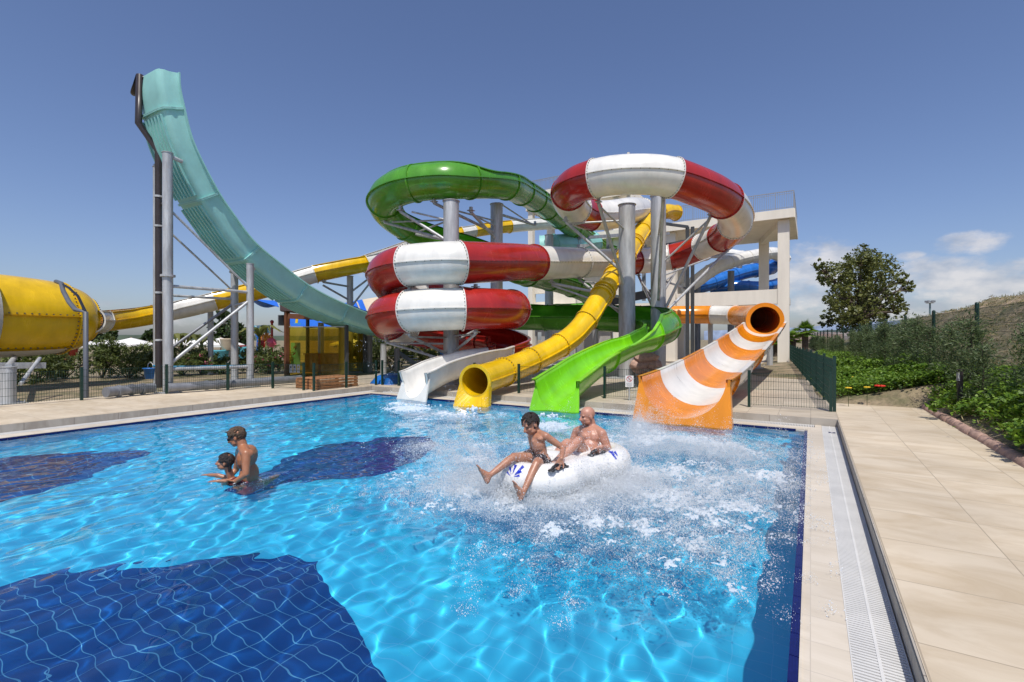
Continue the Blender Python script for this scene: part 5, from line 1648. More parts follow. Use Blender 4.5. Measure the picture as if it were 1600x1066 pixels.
# stairs under the loops
t = thing('stairs', 'open metal stairs seen behind the dark posts under the red loops', 'stairs', KZ(655, 585, 0))
b = MB()
for k in range(9):
    p = K(628 + 6.2 * k, 556 + 4.2 * k, 25.5 - .3 * k); b.box(p, (1.2, .3, .03), rot=Matrix.Rotation(YAW, 3, 'Z'))
b.build('treads', M['galv'], t)
b = MB(); b.bar(K(624, 552, 25), K(684, 592, 23), .06, .2); b.bar(K(630, 530, 25), K(690, 570, 23), .04, .04); b.build('stringer', M['galv_dark'], t)
# rubble / rocks behind lime chute
t = None
random.seed(5)
for k, (u, v, r_) in enumerate(((1008, 559, .45), (1000, 570, .38), (1018, 570, .4), (1004, 579, .35))):
    q = K(u, v, 19.8); b = MB(); b.ball(q, r_, 6, sc=(1.2, .9, .55))
    b.v = [tuple(Vector(p) + Vector((mnoise.noise(Vector(p) * 3 + Vector((k, 0, 0))), mnoise.noise(Vector(p) * 3 + Vector((0, k, 7))), mnoise.noise(Vector(p) * 3))) * .12) for p in b.v]
    b.s = [False] * len(b.s)
    tag(b.build('rock', M['kerb']), ('top boulder', 'left middle boulder', 'right middle boulder', 'lowest boulder')[k] + ' of the rock pile behind the lime chute', 'rock', 'rock pile behind the lime chute')
# far strip of town and hills
def far_blocks():
    random.seed(9)
    mm = [mat('far_roof_%d' % i, c_, .9, var=0) for i, c_ in enumerate(((.42, .30, .26), (.50, .45, .42), (.34, .30, .30)))]
    V = []; F = []; mi = []
    for k in range(150):
        u = random.uniform(1236, 1330); d_ = random.uniform(520, 900); q = K(u, 531, d_)
        w_, h_ = random.uniform(6, 16), random.uniform(4, 9); g0 = -1; o = len(V); c = random.randrange(3)
        z0 = (d_ - 500) * .018
        for z in (z0 - 8, z0 + h_):
            for dx, dy in ((-1, -1), (1, -1), (1, 1), (-1, 1)): V.append((q.x + dx * w_, q.y + dy * w_ * .6, z))
        for f in ((4, 5, 6, 7), (0, 1, 5, 4), (1, 2, 6, 5), (2, 3, 7, 6), (3, 0, 4, 7)): F.append([o + i for i in f]); mi.append(c)
    o = raw_mesh('far_town', V, F, mm, mi=mi); tag(o, 'far town of small pale and reddish houses on the horizon right of the tower', 'town', kind='stuff')
far_blocks()
def ridge(name, u0, u1, d_, prof, col):
    V = []; F = []; n = 120
    for i in range(n + 1):
        u = u0 + (u1 - u0) * i / n; q = K(u, 531, d_)
        vt = np.interp(u, [p[0] for p in prof], [p[1] for p in prof]) + .9 * mnoise.noise(Vector((u * .05, 1, d_))) 
        back = K(u, 531, d_ * 1.15)
        V += [(q.x, q.y, -30), (q.x, q.y, EYE + (VH - vt - 2) / FPX * d_), (back.x, back.y, EYE + (VH - vt) / FPX * d_ * 1.05), (back.x * 1.2, back.y * 1.2, -30)]
    for i in range(n):
        for k in range(3): F.append((i * 4 + k, i * 4 + k + 1, (i + 1) * 4 + k + 1, (i + 1) * 4 + k))
    o = raw_mesh(name, V, F, mat(name + '_green', col, .95, var=.15, vscale=.02), smooth=True); tag(o, kind='structure')
ridge('far_hills', 1180, 1420, 1500, [(1180, 522), (1250, 517), (1300, 514), (1340, 516), (1420, 520)], (.07, .10, .10))
ridge('far_mountains', 1100, 1500, 4200, [(1100, 516), (1250, 510), (1290, 506), (1330, 502), (1380, 500), (1430, 498), (1500, 505)], (.22, .28, .40))  # pale blue of distance haze put into the mountains' base colour
ridge('far_hills', -250, 760, 900, [(-250, 524), (0, 524), (300, 522), (500, 525), (760, 524)], (.06, .085, .06))
# ================================================================== PLANTS
def leaf_quads(C, size, rng, up_bias=.3, aspect=.5, jitter=.35):
    """C (n,3) leaf centres -> pointed leaf quads"""
    n = len(C)
    N = rng.randn(n, 3); N[:, 2] = np.abs(N[:, 2]) + up_bias; N /= np.linalg.norm(N, axis=1, keepdims=True)
    A = rng.randn(n, 3); A -= N * (A * N).sum(1, keepdims=True); A /= np.linalg.norm(A, axis=1, keepdims=True) + 1e-9
    B = np.cross(N, A)
    s = (size * (1 + jitter * rng.randn(n))).clip(size * .35)[:, None]
    P = np.stack([C - A * s, C + B * s * aspect, C + A * s, C - B * s * aspect], 1).reshape(-1, 3)
    F = np.arange(4 * n).reshape(n, 4)
    return P, F
M['leaf_dark'] = leaf_mat('dark_leaves', (.018, .040, .010), (.060, .105, .020))
M['leaf_olive'] = leaf_mat('olive_leaves', (.070, .095, .022), (.23, .24, .065), .38)
M['leaf_bright'] = leaf_mat('bright_green_leaves', (.065, .150, .010), (.21, .34, .030))
M['leaf_hedge'] = leaf_mat('oleander_leaves', (.035, .065, .014), (.19, .23, .055))
M['needle'] = leaf_mat('cypress_needles', (.045, .085, .030), (.16, .215, .080), .35)
M['leaf_dry'] = leaf_mat('dry_grass_blades', (.20, .15, .06), (.40, .33, .14), .2)
M['petal_red'] = mat('red_petals', (.60, .02, .01), .6, var=0); M['petal_yellow'] = mat('yellow_petals', (.75, .50, .02), .6, var=0); M['petal_pink'] = mat('pink_petals', (.60, .12, .22), .6, var=0)

def blob_leaves(blobs, n_per, size, rng, shell=.55):
    C = []
    for (c, r, w) in blobs:
        n = int(n_per * w)
        d = rng.randn(n, 3); d /= np.linalg.norm(d, axis=1, keepdims=True)
        rad = (shell + (1 - shell) * rng.rand(n, 1)) ** 1
        # clustered: leaves gather in tufts
        k = max(3, int(n / 14)); idx = rng.randint(0, k, n)
        td = rng.randn(k, 3); td /= np.linalg.norm(td, axis=1, keepdims=True); tr = (.35 + .65 * rng.rand(k, 1) ** .6)
        tuft = td * tr
        p = tuft[idx] + rng.randn(n, 3) * .10
        C.append(np.array(c)[None] + p * np.array(r)[None])
    return np.concatenate(C)

def tree(name, label, cat, base, blobs, n_per, lsize, m, trunk_r=.25, group=None, seed=1, limbs=True, aspect=.5, m_bark='bark'):
    rng = np.random.RandomState(seed)
    t = thing(name, label, cat, base, group)
    C = blob_leaves(blobs, n_per, lsize, rng)
    P, F = leaf_quads(C, lsize, rng, aspect=aspect)
    raw_mesh('crown', P, F, M[m], t)
    b = MB(); base = Vector(base)
    cs = [Vector(bl[0]) for bl in blobs]; mid = sum(cs, Vector()) / len(cs)
    fork = base.lerp(Vector((mid.x, mid.y, base.z + (mid.z - base.z) * .55)), .8)
    b.tube([base - Vector((0, 0, .2)), base.lerp(fork, .5) + Vector((trunk_r * .3, 0, 0)), fork], [trunk_r * 1.25, trunk_r, trunk_r * .75], 10)
    if limbs:
        for c in cs:
            mp = fork.lerp(c, .5) + Vector((rng.randn() * .1, rng.randn() * .1, .1 * (c - fork).length))
            b.tube([fork, mp, c], [trunk_r * .5, trunk_r * .3, trunk_r * .1], 6)
            for _ in range(3):
                e = c + Vector(rng.uniform(-1, 1, 3)) * (.35 * max(blobs[0][1]))
                b.tube([mp.lerp(c, .6), e], [trunk_r * .18, trunk_r * .05], 5)
    b.build('trunk', M[m_bark], t)
    return t

# the large old tree on the slope
px = [(1345, 424, 34, 1.3), (1312, 428, 26, .9), (1288, 430, 17, .4), (1375, 428, 28, 1), (1335, 458, 32, 1.3), (1368, 465, 30, 1.2), (1308, 462, 20, .6), (1398, 470, 18, .5), (1418, 448, 12, .25), (1345, 402, 20, .6), (1318, 492, 20, .7), (1350, 492, 27, 1.1), (1382, 490, 16, .5), (1402, 436, 14, .3), (1300, 478, 14, .3), (1280, 415, 10, .18), (1362, 406, 20, .5), (1290, 503, 12, .3), (1408, 488, 9, .15), (1335, 505, 22, .8)]
rng = np.random.RandomState(5); blobs = []
for u, v, r_, w_ in px:
    d_ = 45 + rng.randn() * 1.6; c = K(u, v, d_); rm = r_ / FPX * 45
    blobs.append((tuple(c), (rm, rm * 1.1, rm * .9), w_))
q = K(1347, 531, 45); q.z = ground_z(q.x, q.y)
tree('old_tree', 'large old dark green tree with a wide gappy crown on the slope', 'tree', q, blobs, 1150, .125, 'leaf_olive', .45, seed=3, aspect=.6)

# fan palms behind the low fence
def fan_palm(label, q, h, R_, seed):
    rng = np.random.RandomState(seed); q = Vector(q)
    t = thing('fan_palm', label, 'palm tree', q, 'fan palms behind the tower')
    b = MB(); zs = [0, .1, .3, .5, .7, .9, 1]
    b.tube([q + Vector((0, 0, h * z)) for z in zs], [.30, .26, .24, .23, .24, .26, .16], 12)
    b.build('trunk', M['bark'], t)
    V = []; F = []
    for k in range(34):
        a = rng.rand() * 6.283; el = math.radians(rng.uniform(-35, 80)); L = R_ * rng.uniform(.75, 1.1)
        d = Vector((math.cos(a) * math.cos(el), math.sin(a) * math.cos(el), math.sin(el)))
        s0 = q + Vector((0, 0, h)); hub = s0 + d * (L * .45)
        side = d.cross(Vector((0, 0, 1))).normalized(); upv = side.cross(d)
        for j in range(15):
            f = math.radians(-75 + 150 * j / 14); dd = d * math.cos(f) + side * math.sin(f)
            tip = hub + dd * (L * .6) - Vector((0, 0, .12 * L * abs(math.sin(f)) + .1 * L)); w = upv * .0 + dd.cross(upv).normalized() * .035
            o = len(V); mp = hub.lerp(tip, .5) + upv * .02; V += [tuple(hub), tuple(mp + w), tuple(tip), tuple(mp - w)]; F.append((o, o + 1, o + 2, o + 3))
        o = len(V); w = side * .02; V += [tuple(s0 - w), tuple(s0 + w), tuple(hub + w), tuple(hub - w)]; F.append((o, o + 1, o + 2, o + 3))
    raw_mesh('crown', V, F, M['leaf_bright'], t)
    return t
q = K(1258, 531, 40); q.z = 0; fan_palm('fan palm with bright green crown standing alone right of the tower', q, 2.35, 1.05, 2)
q = K(1239, 531, 43); q.z = 0; fan_palm('fan palm half hidden by the right column of the tower', q, 1.7, 1.0, 3)
q = K(1212, 531, 46); q.z = 0; fan_palm('small fan palm seen between the posts under the orange tube', q, 1.5, 1.0, 4)

# cypress-like hedge plants in front of the tall fence
def conifer_mesh(seed, h=1.9, R_=.55):
    rng = np.random.RandomState(seed); C = []; D = []
    segs = []
    for k in range(44):
        z = h * (.05 + .90 * (k / 43)); a = rng.rand() * 6.283; L = R_ * (1.0 - .62 * (z / h)) * rng.uniform(.6, 1.25); el = rng.uniform(.15, .9)
        d = np.array([math.cos(a) * math.cos(el), math.sin(a) * math.cos(el), math.sin(el)])
        p0 = np.array([0, 0, z * .92]); segs.append((p0, p0 + d * L))
        n = 56
        t_ = rng.rand(n, 1) ** .6; off = rng.randn(n, 3) * (.05 + .06 * t_)
        C.append(p0 + d * L * t_ + off); D.append(np.tile(d, (n, 1)) + rng.randn(n, 3) * .55)
    C = np.concatenate(C); D = np.concatenate(D); D /= np.linalg.norm(D, axis=1, keepdims=True)
    S_ = np.cross(D, rng.randn(len(D), 3)); S_ /= np.linalg.norm(S_, axis=1, keepdims=True)
    s = (.038 * (1 + .3 * rng.randn(len(D)))).clip(.015)[:, None]
    P = np.stack([C - D * s, C + S_ * s * .28, C + D * s * 1.3, C - S_ * s * .28], 1).reshape(-1, 3)
    return P, np.arange(len(P)).reshape(-1, 4), segs
protos = []
def mk_conifer(seed, label, loc, sc):
    P, F, segs = conifer_mesh(seed)
    t = thing('conifer', label, 'conifer', (0, 0, 0), 'young conifers planted along the tall fence')
    raw_mesh('foliage', P, F, M['needle'], t)
    b = MB(); b.tube([(0, 0, -.1), (.02, .01, 1.0), (0, 0, 1.85)], [.035, .022, .006], 6)
    for p0, p1 in segs[::2]: b.tube([p0, p1], [.009, .003], 4, cap=False)
    b.build('stem', M['bark'], t)
    t.location = loc; t.scale = (sc, sc, sc)
    return t
rng = np.random.RandomState(21)
cl_ = ['conifer at the right edge of the picture in front of the tall fence', 'conifer second from the right edge, its tip above the fence wire', 'conifer behind the bollard light', 'conifer left of the bollard light, beside the tall fence post', 'conifer between the first and second tall posts', 'conifer in front of the second tall fence post', 'conifer just left of the second tall post', 'conifer before the third tall fence post']
Y_ = 9.4; k = 0
while Y_ < 62:
    x = fence_x(Y_) - .78 + rng.randn() * .10
    z = ground_z(x, Y_) - .03; sc = rng.uniform(.70, 1.0) * (1 if Y_ < 30 else .85)
    lab = cl_[k] if k < len(cl_) else 'young conifer in the far part of the row along the tall fence'
    if k < 3: protos.append(mk_conifer(30 + k, lab, (x, Y_, z), sc))
    else: dup(protos[k % 3], (x, Y_, z), rng.rand() * 6.28, lab, sc=(sc * rng.uniform(.9, 1.2), sc * rng.uniform(.9, 1.2), sc))
    Y_ += rng.uniform(1.0, 1.45) if Y_ < 30 else rng.uniform(1.8, 2.4); k += 1

# ground cover with bright leaves, dry grass and flowers
def bed_points(n, rng, ymin, ymax, lo=0.0, hi=1.0):
    out = []
    while len(out) < n:
        y = ymin + (ymax - ymin) * rng.rand() ** 1.35
        a = (small_fence_x(y) + .25) if y > 15.3 else 2.52
        c = fence_x(y) - .25
        x = a + (c - a) * (lo + (hi - lo) * rng.rand()); out.append((x, y))
    return np.array(out)
rng = np.random.RandomState(8)
def clump_height(x, y):
    return .5 + .5 * mnoise.noise(Vector((x * 1.1, y * .9, 3.3)))
def cover(name, label, n_cl, leaves, size, m, ymin, ymax, hmax, lo, hi, seed, thr=.35, aspect=.6):
    rng = np.random.RandomState(seed); pts = bed_points(n_cl, rng, ymin, ymax, lo, hi); C = []
    for x, y in pts:
        h_ = clump_height(x, y)
        if h_ < thr: continue
        n = int(leaves * (1 if y < 22 else .5)); r_ = .16 + .12 * rng.rand()
        z = ground_z(x, y); H = hmax * (h_ - thr) / (1 - thr) + .10
        q = rng.randn(n, 3) * np.array([r_ * .6, r_ * .6, 0]); q[:, 2] = H * rng.rand(n) ** .6
        C.append(q + np.array([x, y, z]))
    C = np.concatenate(C); P, F = leaf_quads(C, size, rng, up_bias=.8, aspect=aspect)
    o = raw_mesh(name, P, F, M[m]); tag(o, label, 'ground cover', kind='stuff'); return o
cover('ground_cover', 'bright green leafy ground cover filling the planting bed at right', 2300, 46, .034, 'leaf_bright', 7.2, 45, .55, .10, .98, 1, .30)
cover('ground_cover', 'bright leafy ground cover just beyond the kerb bend beside the low fence', 420, 44, .032, 'leaf_bright', 15.35, 21, .34, .0, .98, 6, .12)
cover('dark_cover', 'darker undergrowth under the conifers in the bed', 700, 30, .034, 'leaf_dark', 7.2, 45, .25, .35, 1.0, 2, .25)
cover('dry_grass', 'dry yellowish grass and weeds along the kerb', 900, 14, .03, 'leaf_dry', 6.5, 34, .10, 0.0, .6, 3, .15, .14)
def hill_tufts():
    rng = np.random.RandomState(31); C = []
    for _ in range(5200):
        y = 8 + 52 * rng.rand() ** 1.3; x = fence_x(y) + .3 + 9 * rng.rand() ** 1.2; k = int(rng.uniform(5, 12)); z = ground_z(x, y)
        q = rng.randn(k, 3) * np.array([.10, .10, 0]); q[:, 2] = .02 + .10 * rng.rand(k); C.append(q + np.array([x, y, z]))
    C = np.concatenate(C); h = len(C) // 3
    for nm, part, m, lab in (('hill_grass', C[:2 * h], 'leaf_dry', 'dry grass tufts growing over the bare dirt hill'), ('hill_weeds', C[2 * h:], 'leaf_olive', 'low green weeds growing over the bare dirt hill')):
        P, F = leaf_quads(part, .07, rng, 0, .16); tag(raw_mesh(nm, P, F, M[m]), lab, 'grass', kind='stuff')
hill_tufts()
# individual bright shrubs near the path
bs = [(1.05, 15.95, .36, 'low bright shrub just behind the kerb near the low fence end'), (1.95, 15.75, .34, 'small bright shrub right behind the kerb bend'), (.95, 17.9, .36, 'bright shrub near the first posts of the low fence'), (2.3, 17.3, .42, 'bright shrub between the kerb bend and the conifers'), (2.72, 9.3, .42, 'bright green shrub nearest the camera at the right edge'), (2.95, 10.3, .5, 'leafy bright shrub just right of the bollard light'), (2.62, 12.4, .34, 'low bright shrub in front of the bollard light'), (3.0, 14.3, .5, 'bright shrub left of the bollard light'),
      (2.4, 16.2, .5, 'bright shrub at the bend of the kerb'), (1.6, 17.5, .45, 'bright shrub in the middle of the bed behind the kerb bend'), (2.7, 18.6, .55, 'bright shrub at the foot of the conifers beyond the kerb bend'), (1.0, 19.2, .4, 'small bright shrub next to the low fence'), (1.9, 20.8, .5, 'bright shrub deep in the bed beside the low fence'), (1.2, 23.5, .5, 'far bright shrub behind the low fence')]
for i, (x, y, r_, lab) in enumerate(bs):
    rng = np.random.RandomState(60 + i); z = ground_z(x, y)
    t = thing('leafy_shrub', lab, 'shrub', (x, y, z), 'bright shrubs in the planting bed')
    bl = [((x + rng.randn() * .15, y + rng.randn() * .2, z + r_ * (.4 + .3 * rng.rand())), (r_ * .6, r_ * .6, r_ * .5), 1) for _ in range(6)]
    C = blob_leaves(bl, 210, .04, rng); C[:, 2] = np.maximum(C[:, 2], z + .02)
    P, F = leaf_quads(C, .042, rng, .7, .6); raw_mesh('foliage', P, F, M['leaf_bright'], t)
    b = MB()
    for c, _, _ in bl: b.tube([(x, y, z - .03), Vector((x, y, z)).lerp(Vector(c), .5) + Vector((.02, .03, 0)), c], [.014, .009, .004], 5)
    b.build('stems', M['bark'], t)
for i, (u, v, m, lab) in enumerate(((1375, 603, 'petal_red', 'red flower in the bed beyond the kerb bend'), (1330, 589, 'petal_yellow', 'yellow flower near the low fence'), (1355, 605, 'petal_yellow', 'pale yellow flower left of the red one'), (1326, 606, 'petal_yellow', 'yellow flower lowest near the low fence'))):
    q = KZ(u, v, .45); zg = ground_z(q.x, q.y)
    t = thing('flower', lab, 'flower', (q.x, q.y, zg)); b = MB(); r_ = .075 if i == 0 else .045
    for k in range(6):
        a = k * math.pi / 3; p = q + Vector((math.cos(a) * r_, math.sin(a) * r_, 0)); b.ball(p, r_ * .62, 4, sc=(1, 1, .5))
    b.build('petals', M[m], t); b = MB(); b.tube([(q.x, q.y, zg), q], .006, 5); b.build('stem', M['leaf_dark'], t)

# hedge shrubs behind the left fence
hl = ['oleander shrub under the white belly of the yellow funnel', 'oleander shrub beneath the nose of the yellow funnel', 'tall oleander shrub right of the dark funnel pipe', 'oleander shrub left of the blue bucket', 'oleander shrub behind the tall teal slide posts', 'oleander shrub right of the tall teal slide posts',
      'flowering shrub between the teal slide posts', 'shrub left of the middle teal slide posts', 'shrub between the middle posts and the booth', 'flowering shrub touching the left side of the booth', 'shrub at the far left edge behind the fence', 'leafy shrub right of the booth', 'shrub behind the dark posts right of the booth', 'pale leafy shrub left of the white chute', 'shrub behind the stairs under the loops', 'shrub right below the stacked loops']
hp = [(60, 18.5, 1.30), (100, 20, 1.35), (160, 20.5, 1.75), (200, 20.5, 1.6), (232, 21, 1.5), (285, 22, 1.45), (315, 22.5, 1.25), (348, 23, 1.2), (395, 23.5, 1.3), (420, 23, 1.5), (15, 17.5, 1.0), (560, 27, 1.8), (590, 26.5, 1.8), (612, 26, 1.9), (645, 28, 1.5), (680, 29, 1.4)]
for i, ((u, d_, h_), lab) in enumerate(zip(hp, hl)):
    rng = np.random.RandomState(90 + i); q = K(u, 531, d_); q.z = -.02
    t = thing('hedge_shrub', lab, 'shrub', q, 'hedge shrubs behind the left fence')
    bl = [((q.x + rng.randn() * .45, q.y + rng.randn() * .45, h_ * (.25 + .5 * rng.rand())), (.55, .55, h_ * .33), 1) for _ in range(9)]
    C = blob_leaves(bl, 260, .09, rng); C[:, 2] = np.maximum(C[:, 2], .02)
    P, F = leaf_quads(C, .085, rng, .2, .25); raw_mesh('foliage', P, F, M['leaf_hedge'], t)
    b = MB()
    for c, _, _ in bl: b.tube([(q.x, q.y, -.05), (c[0], c[1], c[2])], [.03, .01], 5)
    b.build('stems', M['bark'], t)
    if 'flower' in lab:
        C2 = C[rng.randint(0, len(C), 46)] + rng.randn(46, 3) * .05; P, F = leaf_quads(C2, .08, rng, .2, .9); raw_mesh('flowers', P, F, M['petal_pink'], t)
# broad leafed banana plants
def banana(label, q, h, seed):
    rng = np.random.RandomState(seed); q = Vector(q); t = thing('banana_plant', label, 'banana plant', q, 'banana plants behind the hedge')
    b = MB(); b.tube([q, q + Vector((.05, 0, h * .6))], [.11, .06], 8); b.build('stem', M['leaf_olive'], t); V = []; F = []
    for k in range(9):
        a = rng.rand() * 6.283; L = h * rng.uniform(.45, .7); s0 = q + Vector((0, 0, h * .55)); d = Vector((math.cos(a), math.sin(a), 0)); side = Vector((-d.y, d.x, 0)); row = []
        for j in range(8):
            f = j / 7; p = s0 + d * (L * f * .8) + Vector((0, 0, L * (1.1 * f - 1.1 * f * f * (.8 + .3 * rng.rand())))); w = .16 * math.sin(math.pi * min(1, f * .9 + .08)) ; row.append((p - side * w - Vector((0, 0, .03)), p, p + side * w - Vector((0, 0, .03))))
        o = len(V)
        for r_ in row: V += [tuple(x) for x in r_]
        for j in range(7):
            F += [(o + 3 * j, o + 3 * j + 1, o + 3 * j + 4, o + 3 * j + 3), (o + 3 * j + 1, o + 3 * j + 2, o + 3 * j + 5, o + 3 * j + 4)]
    raw_mesh('leaves', V, F, M['leaf_olive'], t, smooth=True)
for i, (u, d_, h_, lab) in enumerate(((283, 25, 2.6, 'banana plant just right of the tall teal slide posts'), (315, 26, 2.5, 'banana plant between the teal slide posts'), (405, 28, 3.2, 'broad leafed plant behind the booth corner'))):
    q = K(u, 531, d_); q.z = 0; banana(lab, q, h_, 40 + i)
def px_tree(name, lab, pxs, d_, n_, ls, m, tr, seed, group=None):
    rng = np.random.RandomState(seed); bl = []
    for u, v, r_, w_ in pxs:
        c = K(u, v, d_ + rng.randn() * .5); rm = r_ / FPX * d_; bl.append((tuple(c), (rm, rm, rm * .9), w_))
    q = K(pxs[0][0], 531, d_); q.z = 0
    tree(name, lab, 'tree', q, bl, n_, ls, m, tr, seed=seed, group=group)
px_tree('leafy_tree', 'dark tree behind the parasols between the teal slide posts', [(352, 505, 14, 1), (368, 515, 14, 1), (340, 515, 12, .8), (378, 528, 12, .8), (355, 528, 16, 1), (348, 492, 9, .5)], 38, 700, .13, 'leaf_dark', .15, 11, 'trees behind the hedge')
px_tree('leafy_tree', 'rounded dark tree under the yellow flume near the funnel', [(160, 524, 12, 1), (175, 520, 8, .6), (148, 530, 10, .7), (170, 531, 11, .8)], 55, 500, .17, 'leaf_dark', .2, 12, 'trees behind the hedge')
px_tree('leafy_tree', 'small dark tree just left of the tall teal slide posts', [(234, 522, 8, .8), (228, 530, 8, .7), (240, 530, 7, .6)], 55, 500, .17, 'leaf_dark', .2, 13, 'trees behind the hedge')
px_tree('leafy_tree', 'dark tree right of the middle teal slide posts', [(385, 530, 10, .8), (376, 522, 8, .6)], 48, 500, .15, 'leaf_dark', .2, 14, 'trees behind the hedge')
px_tree('leafy_tree', 'tree showing between the amber booth and the dark posts', [(560, 530, 14, 1), (575, 535, 12, 1), (590, 528, 12, .8)], 40, 600, .14, 'leaf_olive', .18, 15, 'trees behind the hedge')
# ================================================================== PEOPLE, RAFT, SPLASH
def skin_mat(name, col, red=.0):
    m = bpy.data.materials.new(name); m.use_nodes = True; n = m.node_tree; b = n.nodes['Principled BSDF']
    tc = n.nodes.new('ShaderNodeTexCoord'); nz = n.nodes.new('ShaderNodeTexNoise'); nz.inputs['Scale'].default_value = 9; nz.inputs['Detail'].default_value = 6
    n.links.new(tc.outputs['Object'], nz.inputs[0]); rp = n.nodes.new('ShaderNodeValToRGB')
    rp.color_ramp.elements[0].position = .35; rp.color_ramp.elements[1].position = .68
    rp.color_ramp.elements[0].color = (col[0] * .82, col[1] * .74, col[2] * .70, 1); rp.color_ramp.elements[1].color = (*col, 1)
    n.links.new(nz.outputs[0], rp.inputs[0]); n.links.new(rp.outputs[0], b.inputs['Base Color'])
    b.inputs['Roughness'].default_value = .38; b.inputs['Subsurface Weight'].default_value = .12; b.inputs['Subsurface Radius'].default_value = (.03, .012, .006); b.inputs['Subsurface Scale'].default_value = .5
    nb = n.nodes.new('ShaderNodeTexNoise'); nb.inputs['Scale'].default_value = 60; n.links.new(tc.outputs['Object'], nb.inputs[0])
    bp = n.nodes.new('ShaderNodeBump'); bp.inputs['Strength'].default_value = .12; bp.inputs['Distance'].default_value = .01; n.links.new(nb.outputs[0], bp.inputs['Height']); n.links.new(bp.outputs[0], b.inputs['Normal'])
    return m
M['skin_boy'] = skin_mat('boy_skin', (.46, .235, .150)); M['skin_man'] = skin_mat('man_skin', (.52, .27, .19)); M['skin_tan'] = skin_mat('tanned_skin', (.42, .185, .095)); M['skin_girl'] = skin_mat('girl_skin', (.40, .19, .11))
M['lips'] = mat('lips', (.32, .09, .08), .4, var=0); M['eye_dark'] = mat('eye_dark', (.02, .014, .012), .3, var=0)
M['hair_dark'] = mat('wet_dark_hair', (.022, .013, .009), .42, var=.25, vscale=40, bump=.9, bscale=90)
M['hair_brown'] = mat('brown_hair', (.10, .055, .026), .5, var=.3, vscale=40, bump=.9, bscale=90)
M['stubble'] = mat('greyed_stubble', (.22, .12, .09), .6, var=.2, vscale=40)
M['swim_black'] = mat('dark_swim_cloth', (.018, .010, .014), .6, var=.2); M['swim_red'] = mat('dark_red_swimsuit', (.10, .008, .015), .6, var=.1); M['swim_pink'] = mat('pink_swim_cloth', (.60, .12, .14), .6, var=.1)
M['raft'] = mat('white_raft_vinyl', (.80, .79, .76), .22, coat=.4, var=.03); M['raft_blue'] = mat('blue_raft_print', (.006, .03, .45), .3, var=0)

def rcone(b, a, c, ra, rb, n=14):
    a = Vector(a); c = Vector(c)
    L = (c - a).length
    if L < 1e-4: b.ball(a, ra, n // 2); return
    T = (c - a) / L; k = 6; pts = []; rs = []
    for i in range(k):
        th = math.pi / 2 * (1 - i / k); pts.append(a - T * ra * math.sin(th)); rs.append(max(.0004, ra * math.cos(th)))
    pts.append(a); rs.append(ra); pts.append(c); rs.append(rb)
    for i in range(1, k + 1):
        th = math.pi / 2 * i / k; pts.append(c + T * rb * math.sin(th)); rs.append(max(.0004, rb * math.cos(th)))
    b.tube(pts, rs, n)
def ell(b, c, ax, n=8):
    """ax: three vectors (half axes)"""
    c = Vector(c); vs = []; fs = []; m = 2 * n
    for i in range(n + 1):
        t = math.pi * i / n
        for k in range(m):
            p = 2 * math.pi * k / m
            vs.append(c + ax[0] * (math.sin(t) * math.cos(p)) + ax[1] * (math.sin(t) * math.sin(p)) + ax[2] * math.cos(t))
    for i in range(n):
        for k in range(m):
            k2 = (k + 1) % m; fs.append((i * m + k, (i + 1) * m + k, (i + 1) * m + k2, i * m + k2))
    b.add(vs, fs, 0, True)
def fuse(b, name, mats, parent, voxel=.007, smooth=4, fac=.5, paint=None):
    o = b.build(name, mats, parent)
    bm = bmesh.new(); bm.from_mesh(o.data); bmesh.ops.remove_doubles(bm, verts=bm.verts[:], dist=1e-5); bmesh.ops.recalc_face_normals(bm, faces=bm.faces[:]); bm.to_mesh(o.data); bm.free()
    r = o.modifiers.new('r', 'REMESH'); r.mode = 'VOXEL'; r.voxel_size = voxel; r.use_smooth_shade = True
    if smooth:
        s_ = o.modifiers.new('s', 'SMOOTH'); s_.factor = fac; s_.iterations = smooth
    dg = bpy.context.evaluated_depsgraph_get(); me = bpy.data.meshes.new_from_object(o.evaluated_get(dg))
    o.modifiers.clear(); old = o.data; o.data = me; me.name = name; bpy.data.meshes.remove(old)
    me.materials.clear()
    for m in mats: me.materials.append(m)
    off = Vector((0, 0, 0))
    if parent is not None: off = Vector(parent.location)
    mi = np.zeros(len(me.polygons), dtype=np.int32)
    if paint:
        C = np.zeros(len(me.polygons) * 3); me.polygons.foreach_get('center', C); C = C.reshape(-1, 3) + np.array(off)
        for c, r_, k in paint:
            mi[np.linalg.norm(C - np.array(c), axis=1) < r_] = k
    me.polygons.foreach_set('material_index', mi)
    me.polygons.foreach_set('use_smooth', np.ones(len(me.polygons), dtype=bool)); me.update()
    o.cycles.is_caustics_receiver = True
    return o

